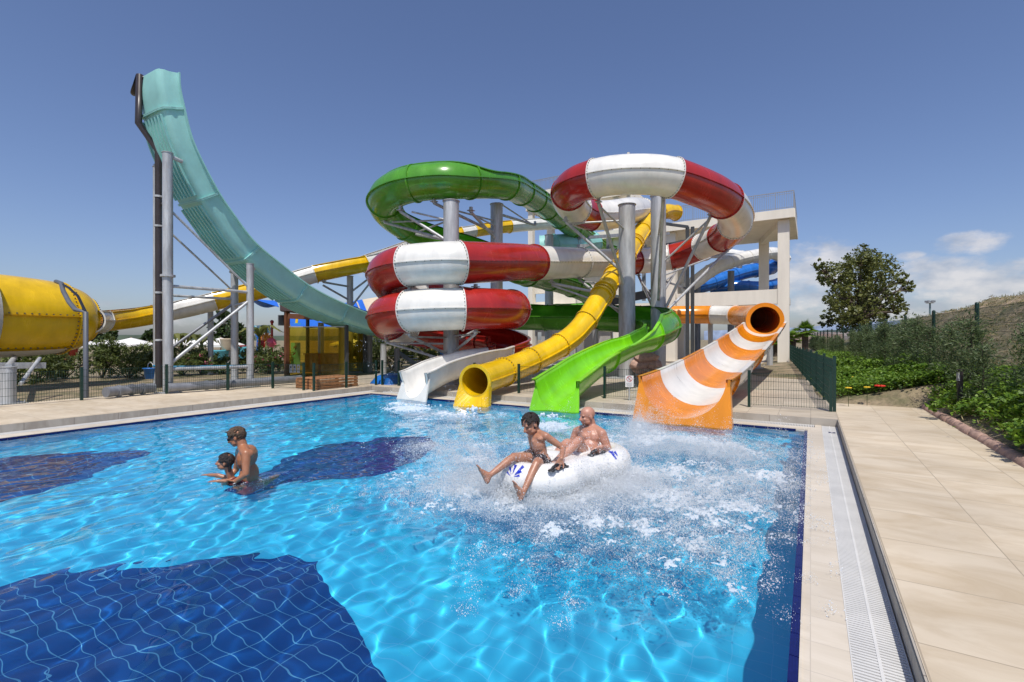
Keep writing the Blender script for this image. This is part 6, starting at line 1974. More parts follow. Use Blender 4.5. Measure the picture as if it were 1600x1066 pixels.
class Head:
    """head frame: c centre, f facing, u up; s = scale (1 -> 0.235 m tall)"""
    def __init__(s, c, f, u, sc=1.0):
        s.c = Vector(c); s.f = Vector(f).normalized(); u = Vector(u); s.u = (u - s.f * u.dot(s.f)).normalized(); s.r = s.f.cross(s.u).normalized(); s.s = sc
    def p(s, x, y, z): return s.c + (s.r * x + s.f * y + s.u * z) * s.s
    def build(s, b, fat=1.0, paint=None):
        S_ = s.s; R_, F_, U_ = s.r * S_, s.f * S_, s.u * S_
        ell(b, s.p(0, -.012, .030), (R_ * .076 * fat, F_ * .097, U_ * .088))       # skull
        ell(b, s.p(0, .022, -.030), (R_ * .062 * fat, F_ * .068, U_ * .078))       # face
        ell(b, s.p(0, .050, -.078), (R_ * .034 * fat, F_ * .032, U_ * .026))       # chin
        for q in (-1, 1):
            ell(b, s.p(q * .046, .020, -.058), (R_ * .020 * fat, F_ * .040, U_ * .026))   # jaw
            ell(b, s.p(q * .040, .062, -.022), (R_ * .020, F_ * .020, U_ * .018))  # cheek
            ell(b, s.p(q * .078 * fat, -.010, -.008), (R_ * .010, F_ * .020, U_ * .031))  # ear
            ell(b, s.p(q * .030, .074, .024), (R_ * .022, F_ * .014, U_ * .010))   # brow
        rcone(b, s.p(0, .082, .012), s.p(0, .106, -.026), .010 * S_, .015 * S_)    # nose
        for q in (-1, 1): ell(b, s.p(q * .012, .094, -.030), (R_ * .009, F_ * .011, U_ * .008))
        ell(b, s.p(0, .082, -.050), (R_ * .022, F_ * .013, U_ * .008)); ell(b, s.p(0, .080, -.061), (R_ * .019, F_ * .013, U_ * .007))
    def paint(s):
        out = []
        for q in (-1, 1): out.append((s.p(q * .031, .080, .006), .011 * s.s, 2))
        for x in (-.014, 0, .014): out.append((s.p(x, .092, -.055), .0125 * s.s, 1))
        return out
    def hair(s, b, depth=.010, front=.05, low=-.03, messy=0, seed=0):
        """cap of hair made of overlapping locks"""
        rng = np.random.RandomState(seed)
        S_ = s.s
        for k in range(240):
            d = rng.randn(3); d /= np.linalg.norm(d)
            x, y, z = d[0] * .079, d[1] * .100, d[2] * .092
            zz = z + .030; yy = y - .012
            if zz < low + (.055 if yy > .02 else 0) + (.07 if yy > .060 else 0): continue
            if abs(x) > .06 and -.04 < yy < .02 and zz < .03: continue
            p = s.p(x, yy, zz)
            nrm = (s.r * d[0] + s.f * d[1] + s.u * d[2]).normalized()
            t = (s.f * rng.uniform(.2, 1) - s.u * .35 + s.r * rng.uniform(-.3, .3)); t = (t - nrm * t.dot(nrm)).normalized()
            rcone(b, p - t * .012 * S_, p + t * (.022 + .012 * messy * rng.rand()) * S_ + nrm * (.004 + .010 * messy * rng.rand()) * S_, (depth + .004) * S_, .004 * S_, 8)

def hand(b, wrist, d, palm_n, s=1.0, curl=.6, spread=.13, thumb=1):
    """d: direction of the fingers, palm_n: normal out of the palm"""
    wrist = Vector(wrist); d = Vector(d).normalized(); pn = Vector(palm_n); pn = (pn - d * pn.dot(d)).normalized(); sd = d.cross(pn).normalized()
    for q in (-.028, -.010, .010, .028):
        rcone(b, wrist + (d * .012 + sd * q * .7) * s, wrist + (d * .082 + sd * q) * s, .0135 * s, .0115 * s, 8)
    for k, (q, L) in enumerate(((-.031, .066), (-.011, .078), (.010, .073), (.030, .056))):
        base = wrist + (d * .088 + sd * q) * s; dd = d + sd * (q * spread * 30 * .1)
        a1 = curl * .5; a2 = curl * 1.2; a3 = curl * 1.9
        p = base
        for frac, a, r0, r1 in ((.45, a1, .0095, .0088), (.32, a2, .0088, .0080), (.23, a3, .0080, .0068)):
            q2 = p + (dd * math.cos(a) + pn * math.sin(a)) * (L * frac * s); rcone(b, p, q2, r0 * s, r1 * s, 8); p = q2
    tb = wrist + (d * .025 + sd * (-.034 * thumb)) * s; t1 = tb + (d * .030 - sd * thumb * .026 + pn * .010) * s; t2 = t1 + (d * .028 - sd * thumb * .006 + pn * .014) * s
    rcone(b, tb, t1, .0135 * s, .0110 * s, 8); rcone(b, t1, t2, .0108 * s, .0085 * s, 8)
def foot(b, ankle, toe_dir, sole_n, s=1.0):
    """sole_n points out of the sole"""
    ankle = Vector(ankle); t = Vector(toe_dir).normalized(); sn = Vector(sole_n); sn = (sn - t * sn.dot(t)).normalized(); sd = t.cross(sn).normalized()
    heel = ankle + (sn * .050 - t * .040) * s; ball_ = ankle + (sn * .052 + t * .125) * s
    rcone(b, ankle, heel, .034 * s, .031 * s); rcone(b, heel, ankle + (sn * .046 + t * .05) * s, .031 * s, .027 * s); rcone(b, ankle + (t * .01) * s, ankle + (sn * .040 + t * .10) * s, .034 * s, .020 * s)
    for q in (-.028, 0, .026):
        rcone(b, ankle + (sn * .048 + t * .04 + sd * q * .6) * s, ball_ + sd * q * s, .022 * s, .017 * s)
    for k, (q, L, r_) in enumerate(((-.034, .050, .0125), (-.013, .048, .0092), (.004, .043, .0088), (.019, .037, .0084), (.034, .030, .0080))):
        p = ball_ + sd * (q * s) + t * .008 * s; m_ = p + (t * L * .6 - sn * .004) * s; rcone(b, p, m_, r_ * s, r_ * s, 8); rcone(b, m_, m_ + (t * L * .35 + sn * .006) * s, r_ * s, r_ * .9 * s, 8)
def limb(b, pts, rs):
    for i in range(len(pts) - 1): rcone(b, pts[i], pts[i + 1], rs[i], rs[i + 1])

CAMR = Vector((cR, sR, 0)); CAMF = Vector((-sR, cR, 0)); UP = Vector((0, 0, 1))
def V3(r, d, z): return CAMR * r + CAMF * d + UP * z

# ---- raft: two joined rings
RC1 = RD(.36, 5.72, .035); RC2 = RD(1.02, 6.36, .03)
rt = thing('raft', 'white inflatable double ring raft with blue leaf prints and black handles', 'raft', RC1.lerp(RC2, .5))
AX = (RC2 - RC1); AX.z = 0; AX.normalize(); SD = Vector((AX.y, -AX.x, 0))
b = MB(); TR = .195; RR = .33
def torus(b, c, R_, r_, sx=1.0):
    N1, N2 = 40, 16; vs = []; fs = []
    for i in range(N1):
        a = 2 * math.pi * i / N1
        for j in range(N2):
            e = 2 * math.pi * j / N2; rr = R_ + r_ * math.cos(e)
            vs.append(c + AX * (rr * math.cos(a) * sx) + SD * (rr * math.sin(a)) + UP * (r_ * .95 * math.sin(e)))
    for i in range(N1):
        for j in range(N2):
            i2, j2 = (i + 1) % N1, (j + 1) % N2; fs.append((i * N2 + j, i * N2 + j2, i2 * N2 + j2, i2 * N2 + j))
    b.add(vs, fs, 0, True)
torus(b, RC1, RR, TR, 1.08); torus(b, RC2, RR, TR, 1.08)
mid_ = RC1.lerp(RC2, .5)
for q in (-1, 1): rcone(b, mid_ + SD * (q * .30) - AX * .25, mid_ + SD * (q * .30) + AX * .25, .185, .185)
ring_o = fuse(b, 'tube', [M['raft']], rt, voxel=.014, smooth=10, fac=.6)
b = MB()
for c in (RC1, RC2):
    ell(b, c - UP * .14, (AX * .36, SD * .32, UP * .05))
b.build('floor', M['raft'], rt)
from mathutils.bvhtree import BVHTree
_v = [v.co + rt.location for v in ring_o.data.vertices]; _f = [tuple(p.vertices) for p in ring_o.data.polygons]
bvh = BVHTree.FromPolygons(_v, _f)
def on_raft(u, v, off=.004):
    o = Vector((0, 0, EYE)); d = (K(u, v, 5) - o).normalized(); h = bvh.ray_cast(o, d)
    if h[0] is None: return None
    return h[0] + h[1] * off
def printed(b, outline, n=7):
    """fills a four sided leaf patch on the vinyl between corners"""
    a, c, d, e = outline
    rows = []
    for i in range(n + 1):
        s1 = i / n; l = (a[0] + (e[0] - a[0]) * s1, a[1] + (e[1] - a[1]) * s1); r_ = (c[0] + (d[0] - c[0]) * s1, c[1] + (d[1] - c[1]) * s1); row = []
        for j in range(4):
            t1 = j / 3; row.append(on_raft(l[0] + (r_[0] - l[0]) * t1, l[1] + (r_[1] - l[1]) * t1))
        if any(x is None for x in row): return
        rows.append(row)
    b.grid(rows, 0, True)
b = MB()   # palm-leaf emblem at the nose
base_pt = (799.5, 746)
for (tx, ty, w_) in ((792.5, 738, 3.4), (797, 730, 4.0), (806, 727, 4.4), (818, 729, 4.6), (814.5, 736.5, 4.2), (812, 743.5, 3.6)):
    bx, by = base_pt; dx, dy = tx - bx, ty - by; L = math.hypot(dx, dy); nx_, ny_ = -dy / L * w_ * .5, dx / L * w_ * .5
    sx_, sy_ = bx + dx * .22, by + dy * .22
    printed(b, ((sx_, sy_), (sx_ + .1, sy_), (tx + nx_, ty + ny_), (tx - nx_, ty - ny_)))
b.build('leaf_print', M['raft_blue'], rt)
b = MB()
for (p0, p1, w_) in (((955, 706), (963, 718), 4.4), ((951, 705.5), (958, 709), 3.4), ((960, 706), (965, 713), 3.4)):
    dx, dy = p1[0] - p0[0], p1[1] - p0[1]; L = math.hypot(dx, dy); nx_, ny_ = -dy / L * w_ * .5, dx / L * w_ * .5
    printed(b, ((p0[0] + nx_, p0[1] + ny_), (p0[0] - nx_, p0[1] - ny_), (p1[0] - nx_ * .4, p1[1] - ny_ * .4), (p1[0] + nx_ * .4, p1[1] + ny_ * .4)), 5)
b.build('leaf_print', M['raft_blue'], rt)
HND = []
for (u, v) in ((873, 733), (932, 709.5)):
    p = on_raft(u, v, 0)
    if p is None: p = K(u, v, 5.7)
    b = MB(); hd = AX
    b.tube([p - hd * .13 + UP * .005, p - hd * .09 + UP * .035, p - hd * .03 + UP * .05, p + hd * .03 + UP * .05, p + hd * .09 + UP * .035, p + hd * .13 + UP * .005], [.016, .017, .02, .02, .017, .016], 10)
    for q in (-.115, .115): ell(b, p + hd * q + UP * .006, (hd * .05, SD * .04, UP * .014))
    ell(b, p + UP * .004, (hd * .13, SD * .035, UP * .008))
    b.build('handle', M['rubber'], rt); HND.append(p)

# ---- boy at the front of the raft
DB = 5.66
def kb(u, v, dd=0.0): return K(u, v, DB + dd)
bo = thing('person', 'boy with wet dark hair leaning forward at the front of the white raft', 'person', kb(845, 720))
b = MB()
pel = kb(848, 719, -.02); chest = kb(841, 693, -.02); nk = kb(842, 677, 0.02)
shL = kb(853, 682, -.12); shR = kb(830, 682, .13)
hd_ = Head(kb(829, 663.5, -.02), V3(-.72, -.55, -.42), V3(-.28, -.12, 1), 1.06)
hd_.build(b, .95)
limb(b, [nk + V3(.01, .02, -.02), hd_.p(0, -.03, -.04)], [.045, .043])
ell(b, chest, (V3(.085, 0, 0), V3(0, .13, 0), V3(-.01, 0, .13)))
ell(b, chest.lerp(pel, .55), (V3(.075, 0, 0), V3(0, .105, 0), V3(0, 0, .13)))
ell(b, pel, (V3(.095, 0, 0), V3(0, .125, 0), V3(0, 0, .09)))
ell(b, chest + V3(.015, 0, .075), (V3(.065, 0, 0), V3(0, .145, 0), V3(0, 0, .05)))
limb(b, [nk, shL], [.045, .046]); limb(b, [nk, shR], [.045, .046])
for q in (-.05, .05): ell(b, chest + V3(-.055, q, .035), (V3(.03, 0, 0), V3(0, .045, 0), V3(0, 0, .035)))
elL = kb(880, 700, -.10); wrL = HND[0] + UP * .095 + V3(0.03, .0, 0.02)
limb(b, [shL, shL.lerp(elL, .5), elL, elL.lerp(wrL, .35), wrL], [.046, .040, .032, .033, .023])
hand(b, wrL, (HND[0] - wrL) * 1.0 + V3(-.04, -.02, 0), V3(-.2, -1, -.3), .95, curl=.9)
elR = kb(833, 703, .22); wrR = kb(815, 711, .12)
limb(b, [shR, elR, wrR], [.045, .033, .024]); hand(b, wrR, V3(-.9, -.2, -.5), V3(0, 0, -1), .92, curl=.8)
hipL = pel + V3(-.03, -.085, .01); knL = kb(838, 725, -.36); anL = kb(817, 771, -.55)
limb(b, [hipL, hipL.lerp(knL, .5), knL, knL.lerp(anL, .3), anL], [.078, .064, .046, .047, .028])
foot(b, anL, V3(-.32, -.15, .95), V3(-.85, -.5, -.15), .90)
hipR = pel + V3(-.04, .075, -.01); knR = kb(803, 714, -.22); anR = kb(764, 744, -.42)
limb(b, [hipR, hipR.lerp(knR, .5), knR, knR.lerp(anR, .3), anR], [.078, .064, .047, .047, .028])
foot(b, anR, V3(-.50, -.05, .88), V3(-.80, -.35, -.45), .92)
fuse(b, 'body', [M['skin_boy'], M['lips'], M['eye_dark']], bo, voxel=.0065, smooth=3, paint=hd_.paint())
b = MB(); hd_.hair(b, .011, low=-.035, messy=.8, seed=3); fuse(b, 'hair', [M['hair_dark']], bo, voxel=.0055, smooth=1, fac=.4)
b = MB(); ell(b, pel + V3(0, 0, -.012), (V3(.104, 0, 0), V3(0, .137, 0), V3(0, 0, .070))); limb(b, [hipL, hipL.lerp(knL, .38)], [.090, .080]); limb(b, [hipR, hipR.lerp(knR, .32)], [.090, .080]); fuse(b, 'swim_shorts', [M['swim_black']], bo, voxel=.009, smooth=3)

# ---- man behind him
DM = 6.35
def km(u, v, dd=0.0): return K(u, v, DM + dd)
ma = thing('person', 'bald broad shouldered man leaning back on the rear half of the white raft', 'person', km(921, 705))
b = MB()
pel = km(917, 708, -.05); belly = km(919, 695, -.03); chest = km(921, 681, .02); nk = km(923, 667, .03)
hd_ = Head(km(917.5, 650.5, 0), V3(-.93, -.36, -.14), V3(.02, 0, 1), 1.05); hd_.build(b, 1.06)
limb(b, [nk + V3(.01, 0, -.02), hd_.p(0, -.03, -.045)], [.068, .063])
ell(b, chest, (V3(.125, .03, 0), V3(-.06, .20, 0), V3(0, 0, .14)))
ell(b, belly, (V3(.14, .03, 0), V3(-.05, .175, 0), V3(0, 0, .13)))
ell(b, pel, (V3(.14, 0, 0), V3(0, .18, 0), V3(0, 0, .10)))
shL = km(940, 678, -.12); shR = km(902, 675, .22)
limb(b, [nk, shL], [.066, .068]); limb(b, [nk, shR], [.066, .068])
ell(b, chest + V3(-.07, -.10, .02), (V3(.06, 0, 0), V3(0, .08, 0), V3(0, 0, .055))); ell(b, chest + V3(-.08, .08, .02), (V3(.06, 0, 0), V3(0, .08, 0), V3(0, 0, .055)))
elL = km(951, 703, -.16); wrL = HND[1] + UP * .085 + V3(.06, 0, .0)
limb(b, [shL, shL.lerp(elL, .45), elL, elL.lerp(wrL, .35), wrL], [.066, .058, .044, .043, .030]); hand(b, wrL, (HND[1] - wrL) + V3(-.07, -.02, .02), V3(-.3, -.8, -.5), 1.05, curl=.9)
elR = km(893, 693, .22); wrR = km(888, 707, .05)
limb(b, [shR, shR.lerp(elR, .5), elR, wrR], [.066, .056, .043, .030]); hand(b, wrR, V3(-.5, -.4, -.7), V3(0, 0, -1), 1.05, curl=.8)
hipL = pel + V3(-.05, -.10, -.01); knL = km(904, 689, -.42); anL = km(867, 723, -.68)
limb(b, [hipL, hipL.lerp(knL, .5), knL, knL.lerp(anL, .3), anL], [.098, .082, .058, .060, .036]); foot(b, anL, V3(-.9, -.35, -.12), V3(-.1, -.1, -1), 1.05)
hipR = pel + V3(-.05, .11, -.01); knR = km(886, 692, -.02); anR = km(862, 716, -.30)
limb(b, [hipR, hipR.lerp(knR, .5), knR, knR.lerp(anR, .3), anR], [.098, .080, .057, .060, .036]); foot(b, anR, V3(-.9, -.35, -.12), V3(-.1, -.1, -1), 1.05)
fuse(b, 'body', [M['skin_man'], M['lips'], M['eye_dark'], M['stubble']], ma, voxel=.008, smooth=3, paint=[(hd_.p(0, .03, -.08), .052, 3), (hd_.p(0, -.075, -.02), .055, 3)] + hd_.paint())
b = MB(); ell(b, pel + V3(0, 0, -.02), (V3(.150, 0, 0), V3(0, .19, 0), V3(0, 0, .085))); limb(b, [hipL, hipL.lerp(knL, .28)], [.110, .100]); limb(b, [hipR, hipR.lerp(knR, .28)], [.110, .100]); fuse(b, 'swim_shorts', [M['canvas']], ma, voxel=.011, smooth=3)

# ---- man standing in the water with a child in front of him
DS = 6.15
def ks(u, v, dd=0.0): return K(u, v, DS + dd)
sm = thing('person', 'tanned man in dark sunglasses standing waist deep, bending over a child', 'person', ks(385, 748))
b = MB()
hd_ = Head(ks(369.5, 683.5, 0), V3(-.93, -.12, -.35), V3(-.22, 0, 1), 1.02); hd_.build(b, 1.0)
nk = ks(379.5, 700, 0.0); chest = ks(386, 716, .02); waist = ks(389, 741, .03); pel = ks(389, 760, .03)
limb(b, [nk, hd_.p(0, -.035, -.045)], [.060, .056])
ell(b, chest + V3(.0, 0, .01), (V3(.105, 0, -.01), V3(0, .175, 0), V3(.02, 0, .16)))
ell(b, waist, (V3(.105, 0, 0), V3(0, .150, 0), V3(0, 0, .15))); ell(b, pel, (V3(.115, 0, 0), V3(0, .155, 0), V3(0, 0, .12)))
shL = ks(384.5, 709, -.15); shR = ks(375, 706, .18)
limb(b, [nk, shL], [.062, .060]); limb(b, [nk, shR], [.062, .058]); ell(b, shL + V3(.02, .02, -.01), (V3(.065, 0, 0), V3(0, .06, 0), V3(0, 0, .062)))
ell(b, chest + V3(.045, -.06, .06), (V3(.06, 0, 0), V3(0, .09, 0), V3(0, 0, .08)))
elL = ks(384, 741, -.23); wrL = ks(368, 752, -.22)
limb(b, [shL, shL.lerp(elL, .45), elL, wrL], [.060, .052, .040, .030]); hand(b, wrL, V3(-1, .1, -.1), V3(0, .4, 1), 1.0, curl=.4)
elR = ks(369, 733, .24); wrR = ks(357, 748, .12); limb(b, [shR, elR, wrR], [.056, .040, .030]); hand(b, wrR, V3(-1, -.2, 0), V3(0, 0, 1), 1.0, curl=.4)
for q in (-.09, .09):
    hp_ = pel + V3(0, q, -.03); kn_ = hp_ + V3(-.02, .08, -.42); an_ = kn_ + V3(.02, .44, -.10); limb(b, [hp_, kn_, an_], [.090, .060, .040]); foot(b, an_, V3(0, .9, -.3), V3(0, .3, 1), 1.0)
fuse(b, 'body', [M['skin_tan'], M['lips'], M['eye_dark']], sm, voxel=.008, smooth=3, paint=hd_.paint())
b = MB(); hd_.hair(b, .012, low=-.03, messy=.6, seed=8)
for k in range(10): rcone(b, hd_.p(-.04 + .008 * k, .06, .10), hd_.p(-.045 + .009 * k, .092, .108), .012, .004, 6)
fuse(b, 'hair', [M['hair_brown']], sm, voxel=.0055, smooth=1, fac=.4)
b = MB()
for q in (-1, 1):
    ell(b, hd_.p(q * .033, .086, .008), (hd_.r * .030, hd_.f * .010, hd_.u * .019)); b.bar(hd_.p(q * .060, .078, .014), hd_.p(q * .082, -.012, .012), .007, .014)
b.bar(hd_.p(-.06, .080, .018), hd_.p(.06, .080, .018), .010, .010); b.build('sunglasses', M['black'], sm)
b = MB(); limb(b, [pel + V3(.0, 0, .04), pel - UP * .12], [.0, .0]) if False else ell(b, pel + V3(.0, 0, -.02), (V3(.128, 0, 0), V3(0, .170, 0), V3(0, 0, .10)))
for q in (-.09, .09): limb(b, [pel + V3(0, q, -.03), pel + V3(0, q, -.35)], [.105, .100])
fuse(b, 'swim_shorts', [M['swim_pink']], sm, voxel=.011, smooth=3)

ch = thing('person', 'small child with wet dark hair held up in the water before the tanned man', 'person', ks(356, 744))
def kc(u, v, dd=0.0): return K(u, v, 5.95 + dd)
b = MB(); hd_ = Head(kc(351, 722.5, 0), V3(-.90, -.30, .10), V3(.10, 0, 1), .88); hd_.build(b, 1.0)
ch0 = kc(361, 751, .05); limb(b, [ch0 + V3(0, 0, .03), hd_.p(0, -.03, -.05)], [.042, .040])
ell(b, ch0 + V3(.04, 0, -.05), (V3(.095, 0, -.03), V3(0, .10, 0), V3(.02, 0, .09))); ell(b, ch0 + V3(.10, .02, -.17), (V3(.08, 0, -.02), V3(0, .09, 0), V3(-.02, 0, .10)))
a0 = ch0 + V3(-.03, -.09, -.02); e0 = kc(352, 752, -.14); w0 = kc(340, 752, -.18); limb(b, [a0, e0, w0], [.036, .026, .020]); hand(b, w0, V3(-1, -.1, 0), V3(0, 0, -1), .72, curl=.2)
a0 = ch0 + V3(-.03, .09, -.02); e0 = kc(341, 743, .12); w0 = kc(326, 742.5, .16); limb(b, [a0, e0, w0], [.036, .026, .020]); hand(b, w0, V3(-1, .2, 0), V3(0, 0, -1), .72, curl=.2)
for q in (-.05, .06): limb(b, [ch0 + V3(.10, q + .02, -.22), ch0 + V3(.10, q * 1.3 + .18, -.42), ch0 + V3(.12, q * 1.3 + .42, -.56)], [.060, .042, .028]); foot(b, ch0 + V3(.12, q * 1.3 + .42, -.56), V3(0, .9, -.3), V3(0, .3, 1), .65)
fuse(b, 'body', [M['skin_girl'], M['lips'], M['eye_dark']], ch, voxel=.0065, smooth=3, paint=hd_.paint())
b = MB(); hd_.hair(b, .012, low=-.05, messy=.1, seed=5)
for k in range(14): rcone(b, hd_.p(-.05 + .007 * k, -.07, -.02), hd_.p(-.05 + .007 * k, -.085 + .01 * (k % 3), -.12), .014, .006, 6)
fuse(b, 'hair', [M['hair_dark']], ch, voxel=.0055, smooth=1, fac=.4)
b = MB(); ell(b, ch0 + V3(.05, 0, -.055), (V3(.105, 0, -.03), V3(0, .108, 0), V3(.02, 0, .095))); fuse(b, 'swimsuit', [M['swim_red']], ch, voxel=.008, smooth=3)
# ---- churned foam on the water and flying spray
def vnoise(X, Y, f, seed, octv=5, gain=.55):
    rng = np.random.RandomState(seed); out = X * 0; amp = 1; tot = 0
    for o in range(octv):
        G = rng.rand(64, 64); x = X * f; y = Y * f
        xi = np.floor(x).astype(int); yi = np.floor(y).astype(int); fx = x - xi; fy = y - yi; fx = fx * fx * (3 - 2 * fx); fy = fy * fy * (3 - 2 * fy)
        g = lambda a, c: G[a % 64, c % 64]
        out += amp * ((g(xi, yi) * (1 - fx) + g(xi + 1, yi) * fx) * (1 - fy) + (g(xi, yi + 1) * (1 - fx) + g(xi + 1, yi + 1) * fx) * fy)
        tot += amp; amp *= gain; f *= 2.03
    return out / tot
fm = bpy.data.materials.new('white_foam'); fm.use_nodes = True; n = fm.node_tree; b_ = n.nodes['Principled BSDF']
b_.inputs['Base Color'].default_value = (.95, .96, .97, 1); b_.inputs['Roughness'].default_value = .5
tl = n.nodes.new('ShaderNodeBsdfTranslucent'); tl.inputs[0].default_value = (.93, .97, 1, 1); mx = n.nodes.new('ShaderNodeMixShader'); mx.inputs[0].default_value = .5
n.links.new(b_.outputs[0], mx.inputs[1]); n.links.new(tl.outputs[0], mx.inputs[2]); n.links.new(mx.outputs[0], n.nodes['Material Output'].inputs[0])
M['foam'] = fm
def make_foam():
    st = .0115
    xs = np.arange(-10.8, PX1 - .06, st); ys = np.arange(2.0, PY1 - .02, st)
    X, Y = np.meshgrid(xs, ys); F = foam_field(X, Y)
    # streaks drawn out along the raft's run
    ang = math.atan2(AX.y, AX.x); U_ = X * math.cos(ang) + Y * math.sin(ang); V_ = -X * math.sin(ang) + Y * math.cos(ang)
    big = vnoise(X + 40, Y + 40, 1.1, 1, 3); fine = vnoise(U_ * .7 + 90, V_ * 1.25 + 90, 6.5, 2, 5, .80)
    tiny = vnoise(X + 20, Y + 20, 22, 4, 3, .85)
    mask = F * 1.34 + (big - .5) * 1.0 + (fine - .5) * 2.3 + (tiny - .5) * 2.2
    H = np.clip(mask - .74, 0, 1)
    keep = (mask > .74) & (F > .10)
    Z = ZW + .018 + H * .06 * np.clip(F, 0, 1) + (vnoise(X + 7, Y + 3, 13, 9, 3) - .5) * .03 * F
    ny, nx = X.shape; idx = -np.ones((ny, nx), dtype=int)
    cell = keep[:-1, :-1] & keep[1:, 1:] & keep[:-1, 1:] & keep[1:, :-1]
    used = np.zeros_like(keep); used[:-1, :-1] |= cell; used[1:, 1:] |= cell; used[:-1, 1:] |= cell; used[1:, :-1] |= cell
    k = used.sum(); idx[used] = np.arange(k)
    Vv = np.stack([X[used], Y[used], Z[used]], -1)
    j, i = np.nonzero(cell)
    Fc = np.stack([idx[j, i], idx[j, i + 1], idx[j + 1, i + 1], idx[j + 1, i]], -1)
    o = raw_mesh('foam', Vv, Fc, fm, smooth=True); tag(o, 'white churned foam spread on the pool around the raft and chutes', 'foam', kind='stuff')
make_foam()
def droplets(name, label, P, R_, m):
    n = len(P); base = np.array([(1, 0, 0), (-1, 0, 0), (0, 1, 0), (0, -1, 0), (0, 0, 1.2), (0, 0, -1.1)], dtype=np.float32)
    V = (P[:, None, :] + base[None] * R_[:, None, None]).reshape(-1, 3)
    f = np.array([(0, 2, 4), (2, 1, 4), (1, 3, 4), (3, 0, 4), (2, 0, 5), (1, 2, 5), (3, 1, 5), (0, 3, 5)])
    F = (f[None] + (np.arange(n) * 6)[:, None, None]).reshape(-1, 3)
    o = raw_mesh(name, V, F, m, smooth=True); tag(o, label, 'spray', kind='stuff'); return o
def spray():
    rng = np.random.RandomState(11); P = []; R_ = []
    def plume(u, v, n, sx, sy, hz, r0=.0022, r1=.0075, drift=(0, 0), z0=ZW):
        n = int(n * 5.5); hz = hz * 1.15
        c = KZ(u, v, ZW)
        a = rng.randn(n) * sx; d = rng.randn(n) * sy; h = rng.exponential(hz, n)
        # drops hang in knots and strings, not evenly
        kn = max(4, n // 45); kid = rng.randint(0, kn, n); a = (rng.randn(kn) * sx)[kid] + rng.randn(n) * .042; d = (rng.randn(kn) * sy)[kid] + rng.randn(n) * .042; hk = rng.exponential(hz, kn)[kid]; h = np.abs(hk * (.3 + .9 * rng.rand(n)) + rng.randn(n) * .02)
        q = np.array(c)[None] + np.outer(a + drift[0] * h, np.array(CAMR)) + np.outer(d + drift[1] * h, np.array(CAMF))
        q[:, 2] = z0 + h; P.append(q); R_.append(r0 + (r1 - r0) * rng.rand(n) ** 5)
    # bow wave thrown left of the raft
    plume(770, 765, 1500, .28, .25, .16, drift=(-.6, 0)); plume(720, 775, 900, .25, .25, .10); plume(815, 790, 1500, .3, .22, .08); plume(740, 750, 1300, .35, .3, .22, drift=(-.5, .2))
    # along the near side of the raft
    plume(870, 790, 1900, .4, .22, .07); plume(940, 775, 1700, .35, .22, .09); plume(990, 755, 1600, .35, .25, .12); plume(1050, 790, 1500, .45, .3, .07); plume(920, 830, 1100, .5, .3, .05); plume(1080, 850, 600, .4, .3, .05)
    # behind the raft and by the orange chute
    plume(1010, 700, 1900, .5, .4, .14); plume(1005, 680, 1600, .3, .25, .16); plume(1100, 710, 1500, .7, .4, .09); plume(1180, 730, 700, .5, .4, .08); plume(870, 700, 900, .5, .5, .12); plume(760, 705, 900, .5, .5, .13)
    plume(860, 672, 500, .35, .2, .07); plume(740, 655, 450, .3, .2, .05); plume(668, 650, 300, .35, .2, .04); plume(1000, 668, 900, .15, .15, .14)
    plume(1130, 705, 1300, .5, .35, .10); plume(1190, 760, 700, .4, .4, .08); plume(1110, 770, 1000, .5, .3, .07); plume(825, 780, 1500, .20, .05, .09); plume(870, 780, 1700, .22, .05, .09); plume(920, 770, 1700, .22, .05, .10); plume(965, 756, 1500, .2, .07, .11); plume(790, 776, 1300, .16, .08, .11); plume(700, 760, 500, .25, .25, .16); plume(650, 770, 250, .3, .2, .06)
    plume(1230, 800, 500, .22, .9, .05); plume(1150, 880, 350, .3, .4, .05); plume(850, 880, 250, .5, .3, .05); plume(640, 790, 120, .3, .3, .05)
    # thin arcs of drops left of the boy
    for k in range(16):
        s0 = KZ(790 - 6 * k, 760 - 2 * k, ZW); L = rng.uniform(.5, 1.1); hgt = rng.uniform(.25, .62); th = rng.uniform(2.6, 3.9)
        d = CAMR * math.cos(th) + CAMF * math.sin(th) * .5; m_ = 420
        t = rng.rand(m_); q = np.array([[*(s0 + d * float(L * t[i]))] for i in range(m_)]); q[:, 2] = ZW + hgt * 4 * t * (1 - t * .75) * .8 + .02; q += rng.randn(m_, 3) * .022
        P.append(q); R_.append(.002 + .005 * rng.rand(m_) ** 4)
    # drops passing in front of the riders
    m_ = 420; q = np.array([[*(K(rng.uniform(760, 1000), rng.uniform(650, 760), rng.uniform(4.9, 6.6)))] for i in range(m_)]); P.append(q); R_.append(.0025 + .004 * rng.rand(m_) ** 3)
    P = np.concatenate(P); R_ = np.concatenate(R_); ok = (P[:, 0] < PX1 + .25) & (P[:, 2] > ZW)
    droplets('splash_spray', 'fine white spray of drops flying around the raft and the chute ends', P[ok], R_[ok], fm)
    # the finest mist: very small drops scattered round the same knots
    reps = 2; Q = np.repeat(P[ok], reps, axis=0); Q = Q + rng.randn(*Q.shape) * np.array([.030, .030, .022]); Q = Q[(Q[:, 2] > ZW + .005) & (Q[:, 0] < PX1 + .1)]
    n = len(Q); rr_ = (.0011 + .0009 * rng.rand(n)).astype(np.float32)
    base = np.array([(1, 1, 1), (-1, -1, 1), (-1, 1, -1), (1, -1, -1)], dtype=np.float32)
    V = (Q.astype(np.float32)[:, None, :] + base[None] * rr_[:, None, None]).reshape(-1, 3)
